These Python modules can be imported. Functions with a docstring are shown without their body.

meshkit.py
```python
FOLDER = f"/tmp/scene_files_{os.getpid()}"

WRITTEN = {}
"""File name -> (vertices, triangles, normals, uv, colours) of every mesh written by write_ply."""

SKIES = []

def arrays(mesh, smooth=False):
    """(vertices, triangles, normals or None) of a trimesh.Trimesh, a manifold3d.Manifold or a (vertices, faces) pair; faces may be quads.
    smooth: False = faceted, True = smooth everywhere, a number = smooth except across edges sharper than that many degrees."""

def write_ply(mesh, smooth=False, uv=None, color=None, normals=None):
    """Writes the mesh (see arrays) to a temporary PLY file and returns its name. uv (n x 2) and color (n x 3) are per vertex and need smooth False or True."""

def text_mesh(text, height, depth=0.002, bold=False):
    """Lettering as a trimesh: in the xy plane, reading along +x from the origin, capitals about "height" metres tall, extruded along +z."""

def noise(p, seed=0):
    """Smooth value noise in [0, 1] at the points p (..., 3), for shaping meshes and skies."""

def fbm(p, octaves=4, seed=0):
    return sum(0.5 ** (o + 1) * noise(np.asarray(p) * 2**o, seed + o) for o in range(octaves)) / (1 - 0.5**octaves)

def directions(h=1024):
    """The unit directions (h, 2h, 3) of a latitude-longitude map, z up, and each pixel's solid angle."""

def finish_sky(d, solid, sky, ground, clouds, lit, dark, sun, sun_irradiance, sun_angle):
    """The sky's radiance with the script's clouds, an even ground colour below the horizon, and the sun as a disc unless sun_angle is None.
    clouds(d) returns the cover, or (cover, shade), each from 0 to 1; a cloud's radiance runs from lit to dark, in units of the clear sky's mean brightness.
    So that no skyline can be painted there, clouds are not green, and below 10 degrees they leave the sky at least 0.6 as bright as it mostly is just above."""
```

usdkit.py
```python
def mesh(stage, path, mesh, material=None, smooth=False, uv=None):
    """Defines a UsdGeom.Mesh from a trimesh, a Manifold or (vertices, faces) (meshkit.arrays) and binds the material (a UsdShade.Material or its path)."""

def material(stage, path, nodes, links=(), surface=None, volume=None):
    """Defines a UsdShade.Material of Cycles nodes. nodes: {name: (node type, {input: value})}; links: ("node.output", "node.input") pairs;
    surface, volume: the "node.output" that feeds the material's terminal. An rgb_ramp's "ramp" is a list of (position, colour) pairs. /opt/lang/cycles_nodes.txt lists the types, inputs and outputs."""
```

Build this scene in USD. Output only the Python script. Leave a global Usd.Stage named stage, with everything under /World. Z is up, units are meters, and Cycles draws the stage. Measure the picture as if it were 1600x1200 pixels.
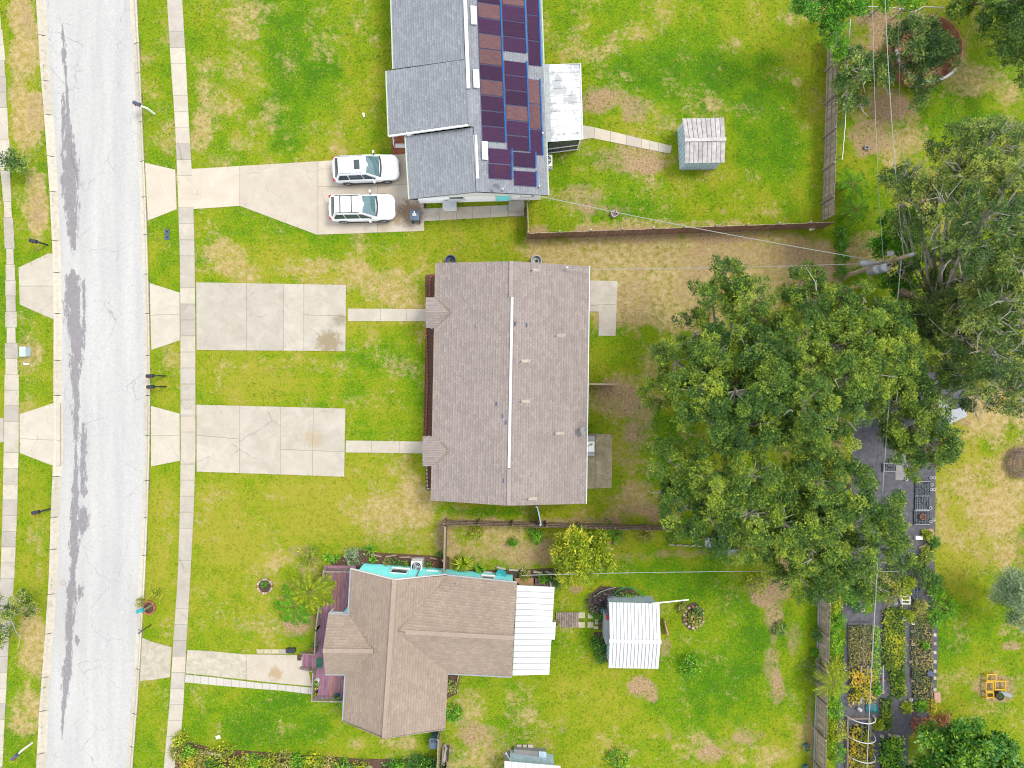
import math, numpy as np, trimesh, shapely, usdkit, meshkit
from shapely.geometry import Polygon, LineString, box as sbox
from shapely.ops import split as ssplit
from pxr import Usd, UsdGeom, UsdLux, UsdShade, Sdf, Gf, Vt

stage = Usd.Stage.CreateInMemory()
UsdGeom.Xform.Define(stage, '/World')
UsdGeom.Scope.Define(stage, '/World/Looks')

# ------------------------------------------------------------------ camera, sky, sun, exposure
H, S = 48.0, 21.5                       # drone height; photograph pixels per metre on the ground
cam = UsdGeom.Camera.Define(stage, '/World/camera')
cam.AddTranslateOp().Set(Gf.Vec3d(0, 0, H))
cam.CreateFocalLengthAttr(24.0)
cam.CreateHorizontalApertureAttr(24.0 * (1600 / S) / H)
cam.CreateVerticalApertureAttr(24.0 * (1200 / S) / H)
cam.CreateClippingRangeAttr(Gf.Vec2f(0.5, 2000))
cam.CreateExposureAttr(1.45)
SUN = np.array([0.62, 0.34, 0.0]); ELEV = math.radians(58)
SUN = np.array([SUN[0], SUN[1], 0]) / np.hypot(SUN[0], SUN[1]) * math.cos(ELEV) + np.array([0, 0, math.sin(ELEV)])
usdkit.material(stage, '/World/Looks/sky_look', {
    'sky': ('sky_texture', {'sky_type': 'single_scattering', 'sun_disc': False, 'sun_elevation': ELEV, 'sun_rotation': math.atan2(SUN[0], SUN[1]), 'aerosol_density': 2.0}),
    'tc': ('texture_coordinate', {}), 'n': ('noise_texture', {'scale': 2.2, 'detail': 6.0, 'roughness': 0.6}),
    'r': ('rgb_ramp', {'ramp': [(0, (.6, .6, .6)), (.45, (.75, .75, .75)), (1, (1, 1, 1))]}),
    'cloud': ('rgb_ramp', {'ramp': [(0, (4.6, 4.9, 5.4)), (1, (7.0, 6.9, 6.8))]}),
    'm': ('mix', {}), 'bg': ('background_shader', {'strength': 0.124})},
    [('tc.generated', 'n.vector'), ('n.fac', 'r.fac'), ('n.fac', 'cloud.fac'), ('r.color', 'm.fac'), ('sky.color', 'm.color1'), ('cloud.color', 'm.color2'), ('m.color', 'bg.color')], surface='bg.background')
dome = UsdLux.DomeLight.Define(stage, '/World/sky')
UsdShade.MaterialBindingAPI.Apply(dome.GetPrim()).Bind(UsdShade.Material.Get(stage, '/World/Looks/sky_look'))
dome.GetPrim().SetCustomDataByKey('kind', 'structure')
sun = UsdLux.DistantLight.Define(stage, '/World/sun')
sun.CreateNormalizeAttr(True); sun.CreateIntensityAttr(0.37); sun.CreateAngleAttr(20.0); sun.CreateColorAttr(Gf.Vec3f(1, .95, .87))
az = math.atan2(SUN[1], SUN[0])
sun.AddRotateZOp().Set(math.degrees(az)); sun.AddRotateYOp().Set(90 - math.degrees(ELEV))

# ------------------------------------------------------------------ helpers
R = np.random.default_rng(7)
def kk(z): return (H - z) / (S * H)
def P(px, py, z=0.0):                   # the point of the place seen at a pixel of the photograph, at height z
    return np.array([(px - 800) * kk(z), (600 - py) * kk(z), z])
def G2(pts, z=0.0): return [tuple(P(a, b, z)[:2]) for a, b in pts]
def lin(r, g, b):
    c = np.array([r, g, b], float) / 255
    return np.where(c < .04045, c / 12.92, ((c + .055) / 1.055) ** 2.4)
EXPO = 2.3
def C(r, g, b, f=1.0): return tuple(np.clip(lin(r, g, b) / EXPO * f, .002, .85))

used = {}
def numbered(path):
    n = used.get(path, 0); used[path] = n + 1
    return path if n == 0 else f'{path}_{n:03d}'
def data(prim, label=None, cat=None, group=None, kind=None):
    for k, v in (('label', label), ('category', cat), ('group', group), ('kind', kind)):
        if v: prim.SetCustomDataByKey(k, v)

class MB:
    def __init__(s): s.v, s.f, s.n, s.t = [], [], 0, []
    def add(s, v, f, tint=None):
        v = np.asarray(v, float).reshape(-1, 3); f = np.asarray(f, int)
        if len(f) == 0: return s
        if f.shape[1] == 4: f = np.vstack([f[:, [0, 1, 2]], f[:, [0, 2, 3]]])
        s.v.append(v); s.f.append(f + s.n); s.n += len(v)
        if tint is not None: s.t.append(np.broadcast_to(np.asarray(tint, float), (len(v),)))
        return s
    def box(s, c, size, rz=0.0, m=None, taper=1.0):
        x, y, z = np.array(size) / 2
        q = np.array([[-x, -y, -z], [x, -y, -z], [x, y, -z], [-x, y, -z], [-x * taper, -y * taper, z], [x * taper, -y * taper, z], [x * taper, y * taper, z], [-x * taper, y * taper, z]])
        if m is not None: q = q @ np.asarray(m).T
        elif rz: cs, sn = math.cos(rz), math.sin(rz); q = np.c_[q[:, 0] * cs - q[:, 1] * sn, q[:, 0] * sn + q[:, 1] * cs, q[:, 2]]
        return s.add(q + np.array(c, float), [[0, 3, 2, 1], [4, 5, 6, 7], [0, 1, 5, 4], [1, 2, 6, 5], [2, 3, 7, 6], [3, 0, 4, 7]])
    def beam(s, a, b, w, h, up=(0, 0, 1)):
        a, b = np.array(a, float), np.array(b, float); d = b - a; L = np.linalg.norm(d); d = d / L
        y = np.cross(up, d); y /= np.linalg.norm(y); z = np.cross(d, y)
        return s.box((a + b) / 2, (L, w, h), m=np.stack([d, y, z], 1))
    def prism(s, poly, z0, z1):
        poly = poly if isinstance(poly, Polygon) else Polygon(poly)
        if not poly.is_valid: poly = poly.buffer(0)
        for g in getattr(poly, 'geoms', [poly]):
            if g.area < 1e-5: continue
            m = trimesh.creation.extrude_polygon(g, z1 - z0, engine='earcut'); s.add(np.array(m.vertices) + [0, 0, z0], m.faces)
        return s
    def tube(s, pts, r, sides=6, cap=True):
        p = np.asarray(pts, float); r = np.broadcast_to(np.asarray(r, float), (len(p),))
        t = np.gradient(p, axis=0); t /= np.linalg.norm(t, axis=1, keepdims=True) + 1e-12
        ref = np.where(np.abs(t[:, 2:]) < .9, [[0, 0, 1.0]], [[1.0, 0, 0]]); a = np.cross(t, ref); a /= np.linalg.norm(a, axis=1, keepdims=True) + 1e-12
        b = np.cross(t, a); an = np.arange(sides) * 2 * np.pi / sides
        v = p[:, None] + r[:, None, None] * (np.cos(an)[None, :, None] * a[:, None] + np.sin(an)[None, :, None] * b[:, None])
        i, j = np.meshgrid(np.arange(len(p) - 1), np.arange(sides), indexing='ij')
        q = np.stack([i * sides + j, i * sides + (j + 1) % sides, (i + 1) * sides + (j + 1) % sides, (i + 1) * sides + j], -1).reshape(-1, 4)
        n = len(p); s.add(v.reshape(-1, 3), q)
        if cap:
            for k in (0, n - 1):
                s.add(np.vstack([v[k], p[k]]), [[(m + 1) % sides, m, sides] if k == 0 else [m, (m + 1) % sides, sides] for m in range(sides)])
        return s
    def lathe(s, prof, c=(0, 0, 0), seg=16):
        prof = np.array(prof, float); an = np.arange(seg) * 2 * np.pi / seg
        v = np.stack([prof[:, None, 0] * np.cos(an), prof[:, None, 0] * np.sin(an), np.broadcast_to(prof[:, None, 1], (len(prof), seg))], -1) + np.array(c)
        i, j = np.meshgrid(np.arange(len(prof) - 1), np.arange(seg), indexing='ij')
        q = np.stack([i * seg + j, i * seg + (j + 1) % seg, (i + 1) * seg + (j + 1) % seg, (i + 1) * seg + j], -1).reshape(-1, 4)
        return s.add(v.reshape(-1, 3), q)
    def poly3(s, pts): return s.add(pts, [[0, k, k + 1] for k in range(1, len(pts) - 1)])
    def grid(s, g, tint=None):
        g = np.asarray(g, float); a, b = g.shape[:2]
        i, j = np.meshgrid(np.arange(a - 1), np.arange(b - 1), indexing='ij')
        return s.add(g.reshape(-1, 3), np.stack([i * b + j, (i + 1) * b + j, (i + 1) * b + j + 1, i * b + j + 1], -1).reshape(-1, 4), tint)
    def out(s): return np.vstack(s.v), np.vstack(s.f)

def emit(path, mb, mat, off=(0, 0, 0), smooth=False):
    v, f = mb.out() if isinstance(mb, MB) else mb
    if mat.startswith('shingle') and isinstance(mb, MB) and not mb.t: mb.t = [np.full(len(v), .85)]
    m = usdkit.mesh(stage, path, (v - np.array(off), f), '/World/Looks/' + mat, smooth=smooth)
    if isinstance(mb, MB) and mb.t and smooth is False:
        UsdGeom.PrimvarsAPI(m).CreatePrimvar('tint', Sdf.ValueTypeNames.FloatArray, 'vertex').Set(Vt.FloatArray.FromNumpy(np.concatenate(mb.t).astype(np.float32)))
    return m.GetPrim()

class Thing:                            # one top-level object; its parts are given in world coordinates (local=True: in its own)
    def __init__(s, name, label=None, cat=None, loc=(0, 0, 0), rz=0.0, group=None, kind=None, local=False):
        s.path = numbered('/World/' + name); s.loc = np.array(loc, float); s.local = local
        x = UsdGeom.Xform.Define(stage, s.path)
        x.AddTranslateOp().Set(Gf.Vec3d(*map(float, loc)))
        if rz: x.AddRotateZOp().Set(math.degrees(rz))
        s.prim = x.GetPrim(); data(s.prim, label, cat, group, kind)
    def part(s, name, mb, mat, under=None, label=None, kind=None, smooth=False):
        p = numbered((under or s.path) + '/' + name)
        data(emit(p, mb, mat, (0, 0, 0) if s.local else s.loc, smooth), label, kind=kind)
        return p
def single(name, mb, mat, label=None, cat=None, group=None, kind=None, smooth=False):
    p = emit(numbered('/World/' + name), mb, mat, smooth=smooth); data(p, label, cat, group, kind); return p
def copy(src, name, loc, rz, label, cat, group=None, scale=None):
    x = UsdGeom.Xform.Define(stage, numbered('/World/' + name))
    x.AddTranslateOp().Set(Gf.Vec3d(*map(float, loc))); x.AddRotateZOp().Set(math.degrees(rz))
    if scale: x.AddScaleOp().Set(Gf.Vec3f(*[float(scale)] * 3))
    x.GetPrim().GetReferences().AddInternalReference(src.path); x.GetPrim().SetInstanceable(True)
    data(x.GetPrim(), label, cat, group); return x

# ------------------------------------------------------------------ materials
def M(name, a, b=None, scale=3.0, rough=.75, detail=4.0, bump=0.0, bscale=None, rnd=.18, metal=0.0, c=None, lo=.35, hi=.65, spec=.4, stretch=None, cscale=.6, coat=0.0, c_at=(.62, .72)):
    """Colour a broken up by b (noise), optional stain c in broad patches, each object a little lighter or darker."""
    b = b or tuple(np.array(a) * .8)
    nodes = {'g': ('geometry', {}), 'mp': ('mapping', {'scale': stretch or (1, 1, 1)}), 'n': ('noise_texture', {'scale': scale, 'detail': detail, 'roughness': .65}),
             'r': ('rgb_ramp', {'ramp': [(lo, b), (hi, a)]}), 'oi': ('object_info', {}), 'v': ('map_range', {'from_min': 0.0, 'from_max': 1.0, 'to_min': 1 - rnd, 'to_max': 1 + rnd * .6}),
             'h': ('hsv', {}), 'p': ('principled_bsdf', {'roughness': rough, 'metallic': metal, 'specular_ior_level': spec, 'coat_weight': coat})}
    links = [('g.position', 'mp.vector'), ('mp.vector', 'n.vector'), ('n.fac', 'r.fac'), ('oi.random', 'v.value'), ('v.result', 'h.value'), ('h.color', 'p.base_color')]
    if c is not None:
        nodes |= {'n2': ('noise_texture', {'scale': cscale, 'detail': 8.0, 'roughness': .7}), 'r2': ('rgb_ramp', {'ramp': [(c_at[0], (0, 0, 0)), (c_at[1], (1, 1, 1))]}), 'm': ('mix', {'color2': c})}
        links += [('g.position', 'n2.vector'), ('n2.fac', 'r2.fac'), ('r2.color', 'm.fac'), ('r.color', 'm.color1'), ('m.color', 'h.color')]
    else: links += [('r.color', 'h.color')]
    if bump:
        nodes |= {'nb': ('noise_texture', {'scale': bscale or scale * 4, 'detail': 3.0}), 'bu': ('bump', {'strength': bump, 'distance': .02})}
        links += [('g.position', 'nb.vector'), ('nb.fac', 'bu.height'), ('bu.normal', 'p.normal')]
    usdkit.material(stage, '/World/Looks/' + name, nodes, links, surface='p.BSDF'); return name
def MS(name, stops, rough=.9, bump=.3):                      # shingles: every tab its own tone and painted shadow line, weathered in broad streaks
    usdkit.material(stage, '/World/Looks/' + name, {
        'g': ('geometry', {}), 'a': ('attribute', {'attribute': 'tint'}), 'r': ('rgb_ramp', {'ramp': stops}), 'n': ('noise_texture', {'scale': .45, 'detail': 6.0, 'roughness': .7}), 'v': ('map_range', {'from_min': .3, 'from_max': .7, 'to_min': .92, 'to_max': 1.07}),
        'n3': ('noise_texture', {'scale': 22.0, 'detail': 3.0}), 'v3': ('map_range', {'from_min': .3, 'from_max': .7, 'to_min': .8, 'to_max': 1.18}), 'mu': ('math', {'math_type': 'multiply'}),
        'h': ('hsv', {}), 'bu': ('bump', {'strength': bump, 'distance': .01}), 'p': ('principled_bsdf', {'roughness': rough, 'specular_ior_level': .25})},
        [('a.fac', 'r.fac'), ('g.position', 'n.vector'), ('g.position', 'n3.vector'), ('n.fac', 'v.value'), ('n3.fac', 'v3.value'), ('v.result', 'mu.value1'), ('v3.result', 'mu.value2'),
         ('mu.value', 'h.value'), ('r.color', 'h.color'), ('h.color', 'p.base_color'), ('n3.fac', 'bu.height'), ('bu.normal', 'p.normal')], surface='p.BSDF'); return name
def ML(name, dark, mid, light, trans=.14, rough=.55, spec=.35):      # leaves: the tint of each spray, broken up leaf by leaf
    usdkit.material(stage, '/World/Looks/' + name, {
        'a': ('attribute', {'attribute': 'tint'}),
        'r': ('rgb_ramp', {'ramp': [(0, dark), (.5, mid), (1, light)]}), 'p': ('principled_bsdf', {'roughness': rough, 'specular_ior_level': spec}), 't': ('translucent_bsdf', {}), 'm': ('mix_closure', {'fac': trans})},
        [('a.fac', 'r.fac'), ('r.color', 'p.base_color'), ('r.color', 't.color'), ('p.BSDF', 'm.closure1'), ('t.BSDF', 'm.closure2')], surface='m.closure'); return name

M('kerb', C(234, 226, 208), C(214, 205, 186), 4, bump=.15, c=C(190, 178, 158), rnd=.12)
M('joint', C(120, 108, 84), C(90, 84, 60), 6)
M('white_paint', (.56, .56, .55), (.50, .50, .49), 6, rough=.5, rnd=.04)
M('white_metal', (.44, .45, .46), (.40, .41, .425), 2, rough=.38, rnd=.05, spec=.5)
M('white_stained', (.46, .47, .48), (.36, .37, .38), 1.6, rough=.5, rnd=.05, stretch=(.5, 3, 1), c=(.22, .23, .24), cscale=1.0, c_at=(.48, .54))
M('gutter_green', C(214, 232, 206), C(198, 216, 190), 4, rough=.5, rnd=.02)
M('grey_metal', C(190, 196, 200), C(168, 174, 180), 5, rough=.45, rnd=.1)
M('galvanised', C(200, 204, 208), C(176, 181, 186), 9, rough=.4, metal=.3, rnd=.08)
M('weathered_metal', C(228, 225, 222), C(190, 183, 180), 3, rough=.6, rnd=.16, c=C(150, 136, 132), cscale=1.4, bump=.1)
M('pale_blue_siding', C(190, 210, 222, 1.5), C(164, 186, 200, 1.5), 4, rough=.6, rnd=.05)
M('turquoise_wall', C(132, 234, 236, 2.1), C(120, 222, 222, 2.1), 2, rough=.6, rnd=.02)
M('turquoise', C(60, 196, 205), C(46, 180, 190), 6, rough=.4, rnd=.05)
M('white_wall', (.85, .85, .85), (.80, .80, .81), 2, rough=.6, rnd=.02)
M('tan_wall', C(196, 184, 166), C(182, 170, 152), 2, rough=.8, rnd=.03)
M('grey_wall', C(170, 170, 168), C(150, 150, 148), 3, rough=.8, rnd=.03)
M('dark_glass', (.02, .03, .035), (.03, .04, .045), 2, rough=.08, rnd=.0, spec=.6)
M('car_glass', (.05, .10, .11), (.07, .13, .14), 1.2, rough=.05, rnd=.0, spec=.8)
M('car_paint', (.60, .61, .62), (.58, .59, .60), .8, rough=.22, rnd=.02, spec=.5, coat=.6)
M('black_plastic', (.018, .019, .021), (.03, .03, .032), 8, rough=.5, rnd=.1)
M('tyre', (.02, .02, .02), (.03, .03, .03), 9, rough=.85, rnd=.05)
M('alloy', (.45, .46, .47), (.38, .39, .40), 9, rough=.3, metal=.7, rnd=.0)
M('lamp_red', (.28, .02, .02), (.22, .015, .015), 4, rough=.15, rnd=0)
M('lamp_clear', (.6, .62, .64), (.5, .52, .54), 9, rough=.12, rnd=0)
M('bin_blue', C(104, 124, 150), C(88, 108, 134), 5, rough=.5, rnd=.08)
M('mailbox_black', C(52, 60, 72), C(40, 46, 56), 5, rough=.4, rnd=.1)
M('mailbox_slate', C(92, 106, 128), C(78, 92, 112), 5, rough=.4, rnd=.1)
M('fence_grey', C(182, 170, 148, 1.3), C(136, 124, 104, 1.3), 6, rnd=.3, stretch=(1, 1, .2), c=C(128, 124, 96), bump=.2)
M('fence_brown', C(142, 104, 84, 1.4), C(104, 72, 56, 1.4), 6, rnd=.28, stretch=(1, 1, .2), bump=.2)
M('fence_dark', C(152, 132, 110, 1.35), C(108, 92, 74, 1.35), 6, rnd=.25, stretch=(1, 1, .2), bump=.2)
M('wood_pale', C(206, 190, 160), C(170, 150, 120), 8, rnd=.2)
M('pole_wood', C(188, 172, 142, 1.2), C(150, 132, 106, 1.2), 5, rnd=.05, stretch=(1, 1, .2))
M('deck_plum', C(162, 116, 136, 1.4), C(124, 86, 106, 1.4), 3, rnd=.22, stretch=(4, .4, 1), rough=.6)
M('deck_rust', C(172, 122, 118, 1.4), C(130, 88, 88, 1.4), 3, rnd=.22, stretch=(4, .4, 1), rough=.6)
M('slat_grey', C(190, 172, 160), C(150, 132, 122), 4, rnd=.2)
M('brick_red', C(196, 112, 80), C(160, 84, 60), 7, rnd=.15)
M('terracotta', C(206, 140, 100), C(170, 104, 70), 6, rnd=.1)
M('mulch', C(134, 92, 72), C(74, 48, 38), 14, bump=.6, rnd=.05)
M('soil', C(108, 84, 62), C(64, 48, 36), 9, bump=.5, rnd=.1)
M('rust', C(206, 142, 108), C(160, 104, 76), 3, c=C(216, 190, 166), rnd=.05, rough=.8)
M('fabric_black', C(112, 112, 120), C(86, 86, 94), 3, rough=.8, c=C(136, 130, 128), rnd=.05, bump=.2, cscale=.5)
M('tray_blue', C(48, 66, 84), C(32, 44, 60), 9, rough=.5, rnd=.15)
M('pot_black', C(50, 52, 56), C(34, 36, 40), 9, rough=.5, rnd=.2)
M('pot_white', (.75, .75, .74), (.62, .62, .60), 9, rough=.5, rnd=.08)
M('pot_blue', C(40, 120, 150), C(30, 96, 124), 9, rough=.4, rnd=.08)
M('tarp_teal', C(46, 140, 150), C(30, 108, 120), 3, rough=.4, rnd=.05)
M('green_plastic', C(30, 130, 96), C(20, 104, 76), 5, rough=.5, rnd=.05)
M('hose_green', C(40, 170, 96), C(28, 140, 80), 5, rough=.5, rnd=.05)
M('yellow_plastic', C(250, 206, 30), C(236, 184, 20), 5, rough=.45, rnd=.05)
M('red_plastic', C(214, 60, 44), C(190, 44, 34), 5, rough=.45, rnd=.05)
M('stone_pale', C(224, 214, 196), C(190, 178, 158), 7, rnd=.2, bump=.2)
M('paver', C(232, 222, 188), C(206, 194, 160), 6, rnd=.12)
M('gravel_white', C(238, 233, 222), C(206, 200, 188), 24, rnd=.05, bump=.6)
M('bark', C(150, 132, 106, 1.2), C(106, 90, 70, 1.2), 6, rnd=.1, bump=.4)
M('bark_pale', C(206, 200, 184, 1.2), C(166, 158, 142, 1.2), 6, rnd=.15, bump=.3)
M('twig_brown', C(178, 158, 138, 1.2), C(134, 114, 98, 1.2), 8, rnd=.15)
M('wire_pale', C(200, 206, 204), C(176, 182, 180), 5, rough=.5, rnd=.1)
M('wire_dark', C(120, 126, 124), C(100, 106, 104), 5, rough=.5, rnd=.1)
M('cardboard', C(206, 162, 110), C(184, 140, 92), 3, rnd=.05)
M('pipe_blue', C(40, 124, 200), C(28, 96, 176), 3, rough=.4, rnd=.05)
M('mat_blue', C(30, 44, 120), C(24, 30, 96), 3, rough=.5, rnd=.1)
M('solar_dark', C(82, 48, 78), C(66, 40, 80), 2, rough=.6, rnd=.3, stretch=(1, 8, 1), c=C(98, 54, 62), cscale=.5, spec=.08)
M('solar_light', C(132, 98, 98), C(112, 78, 84), 2, rough=.6, rnd=.2, stretch=(1, 8, 1), spec=.1)
M('cut_wood', C(222, 190, 120), C(196, 160, 96), 5)
M('pink_paint', C(232, 190, 186), C(222, 206, 200), 20, rnd=0)
M('pink_board', C(236, 190, 164), C(220, 172, 146), 6, rnd=.1)
M('blue_grey_lid', C(96, 112, 150), C(80, 96, 130), 6, rnd=.1)
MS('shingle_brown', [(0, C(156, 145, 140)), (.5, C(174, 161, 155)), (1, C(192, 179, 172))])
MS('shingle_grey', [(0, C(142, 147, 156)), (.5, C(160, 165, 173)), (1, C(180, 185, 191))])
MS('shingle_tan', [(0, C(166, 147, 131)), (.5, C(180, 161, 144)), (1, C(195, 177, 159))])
for k, c_ in (('brown', (120, 104, 98)), ('grey', (104, 108, 116)), ('tan', (130, 110, 94))): M('felt_' + k, C(*c_), None, 6)
def MC(name, a, b, crack=.5, spots=(), sc=.9, rnd=.1, blotch=None):
    """Concrete: cloudy wear, fine speckle, hairline cracks, stains where the photograph has them."""
    n = {'g': ('geometry', {}), 'n1': ('noise_texture', {'scale': sc, 'detail': 10.0, 'roughness': .68, 'distortion': .6}), 'r1': ('rgb_ramp', {'ramp': [(.32, b), (.5, tuple((np.array(a) + b) / 2)), (.66, a)]}),
         'n2': ('noise_texture', {'scale': 20.0, 'detail': 4.0, 'roughness': .7}), 'r2': ('rgb_ramp', {'ramp': [(.25, (.86, .86, .85)), (.75, (1.08, 1.08, 1.08))]}), 'mu': ('mix', {'mix_type': 'multiply', 'fac': 1.0}),
         'nd': ('noise_texture', {'scale': 1.1, 'detail': 5.0}), 'vm': ('vector_math', {'math_type': 'multiply_add', 'vector2': (.8, .8, 0)}), 'vo': ('voronoi_texture', {'feature': 'distance_to_edge', 'scale': .30}), 'rc': ('rgb_ramp', {'ramp': [(0, (crack,) * 3), (.004, (crack * .7,) * 3), (.009, (0, 0, 0))]}),
         'nm': ('noise_texture', {'scale': .5}), 'rm': ('rgb_ramp', {'ramp': [(.5, (0, 0, 0)), (.58, (1, 1, 1))]}), 'mc': ('math', {'math_type': 'multiply'}), 'mk': ('mix', {'color2': tuple(np.array(b) * .35)}),
         'oi': ('object_info', {}), 'v': ('map_range', {'from_min': 0.0, 'from_max': 1.0, 'to_min': 1 - rnd, 'to_max': 1 + rnd * .5}), 'h': ('hsv', {}), 'bu': ('bump', {'strength': .2, 'distance': .01}), 'p': ('principled_bsdf', {'roughness': .85, 'specular_ior_level': .3})}
    l = [('g.position', 'n1.vector'), ('n1.fac', 'r1.fac'), ('g.position', 'n2.vector'), ('n2.fac', 'r2.fac'), ('r1.color', 'mu.color1'), ('r2.color', 'mu.color2'), ('g.position', 'nd.vector'), ('nd.color', 'vm.vector1'), ('g.position', 'vm.vector3'), ('vm.vector', 'vo.vector'), ('vo.distance', 'rc.fac'),
         ('g.position', 'nm.vector'), ('nm.fac', 'rm.fac'), ('rc.color', 'mc.value1'), ('rm.color', 'mc.value2'), ('mc.value', 'mk.fac'), ('mu.color', 'mk.color1'), ('oi.random', 'v.value'), ('v.result', 'h.value'), ('n2.fac', 'bu.height'), ('bu.normal', 'p.normal'), ('h.color', 'p.base_color')]
    last = 'mk.color'
    for i, (x, y, r, c) in enumerate(spots):
        q = P(x, y, 0.03); n |= {f'd{i}': ('vector_math', {'math_type': 'distance', 'vector2': tuple(q)}), f'ns{i}': ('noise_texture', {'scale': 2.4, 'detail': 6.0, 'roughness': .7}), f'a{i}': ('math', {'math_type': 'multiply_add', 'value2': r * 2.2, 'value3': -r * 1.1}), f'b{i}': ('math', {'math_type': 'add'}), f'm{i}': ('map_range', {'from_min': r * 1.1, 'from_max': r * .55, 'to_min': 0.0, 'to_max': .85, 'clamp': True}), f'x{i}': ('mix', {'color2': c})}
        l += [('g.position', f'd{i}.vector1'), ('g.position', f'ns{i}.vector'), (f'ns{i}.fac', f'a{i}.value1'), (f'd{i}.value', f'b{i}.value1'), (f'a{i}.value', f'b{i}.value2'), (f'b{i}.value', f'm{i}.value'), (f'm{i}.result', f'x{i}.fac'), (last, f'x{i}.color1')]; last = f'x{i}.color'
    usdkit.material(stage, '/World/Looks/' + name, n, l + [(last, 'h.color')], surface='p.BSDF'); return name
SP = [(514, 535, 1.0, C(170, 152, 116)), (531, 500, .5, C(176, 164, 140)), (490, 685, .75, C(206, 190, 160)), (642, 332, 1.1, C(150, 120, 88)), (620, 342, .5, C(196, 172, 136)), (430, 1052, .55, C(204, 178, 136)), (600, 350, .6, C(206, 188, 160))]
MC('concrete_pale', C(234, 225, 208), C(216, 206, 189), crack=.3, spots=SP); MC('concrete_cream', C(238, 226, 207), C(222, 209, 190), crack=.3, spots=SP); MC('concrete_drive', C(228, 220, 205), C(206, 197, 181), crack=.38, spots=SP); MC('concrete_grey', C(220, 212, 199), C(196, 188, 175), rnd=.12, crack=.3)
MC('concrete_old', C(228, 214, 178), C(160, 146, 104), sc=1.2); MC('concrete_speckled', C(232, 223, 203), C(198, 189, 168), spots=SP, sc=2.0, crack=.3)
LEAF = 2.1
def LC(r, g, b): return C(r, g, b, LEAF)
ML('leaf_oak', LC(22, 50, 16), LC(58, 96, 24), LC(144, 160, 42))
ML('leaf_oak_grey', LC(24, 52, 18), LC(66, 98, 32), LC(152, 162, 66))
ML('leaf_bright', LC(30, 84, 10), LC(76, 136, 16), LC(150, 184, 34))
ML('leaf_yellow', LC(54, 92, 8), LC(118, 140, 14), LC(194, 190, 44))
ML('leaf_deep', LC(24, 70, 22), LC(50, 104, 28), LC(120, 156, 40), rough=.35)
ML('leaf_grey', LC(70, 96, 62), LC(116, 138, 98), LC(172, 186, 146))
ML('leaf_orange', LC(96, 114, 20), LC(166, 156, 34), LC(206, 164, 60))
ML('leaf_mixed', LC(60, 92, 24), LC(122, 130, 48), LC(184, 164, 96))
ML('leaf_red', LC(100, 56, 40), LC(140, 88, 62), LC(170, 120, 84))
ML('leaf_purple', LC(56, 40, 62), LC(84, 70, 80), LC(110, 130, 60))
ML('leaf_mango', LC(26, 60, 28), LC(72, 108, 44), LC(160, 174, 84), rough=.4)
ML('grass_blade', C(92, 130, 4, 1.5), C(140, 172, 8, 1.45), C(196, 190, 60, 1.4), trans=.3)
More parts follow.
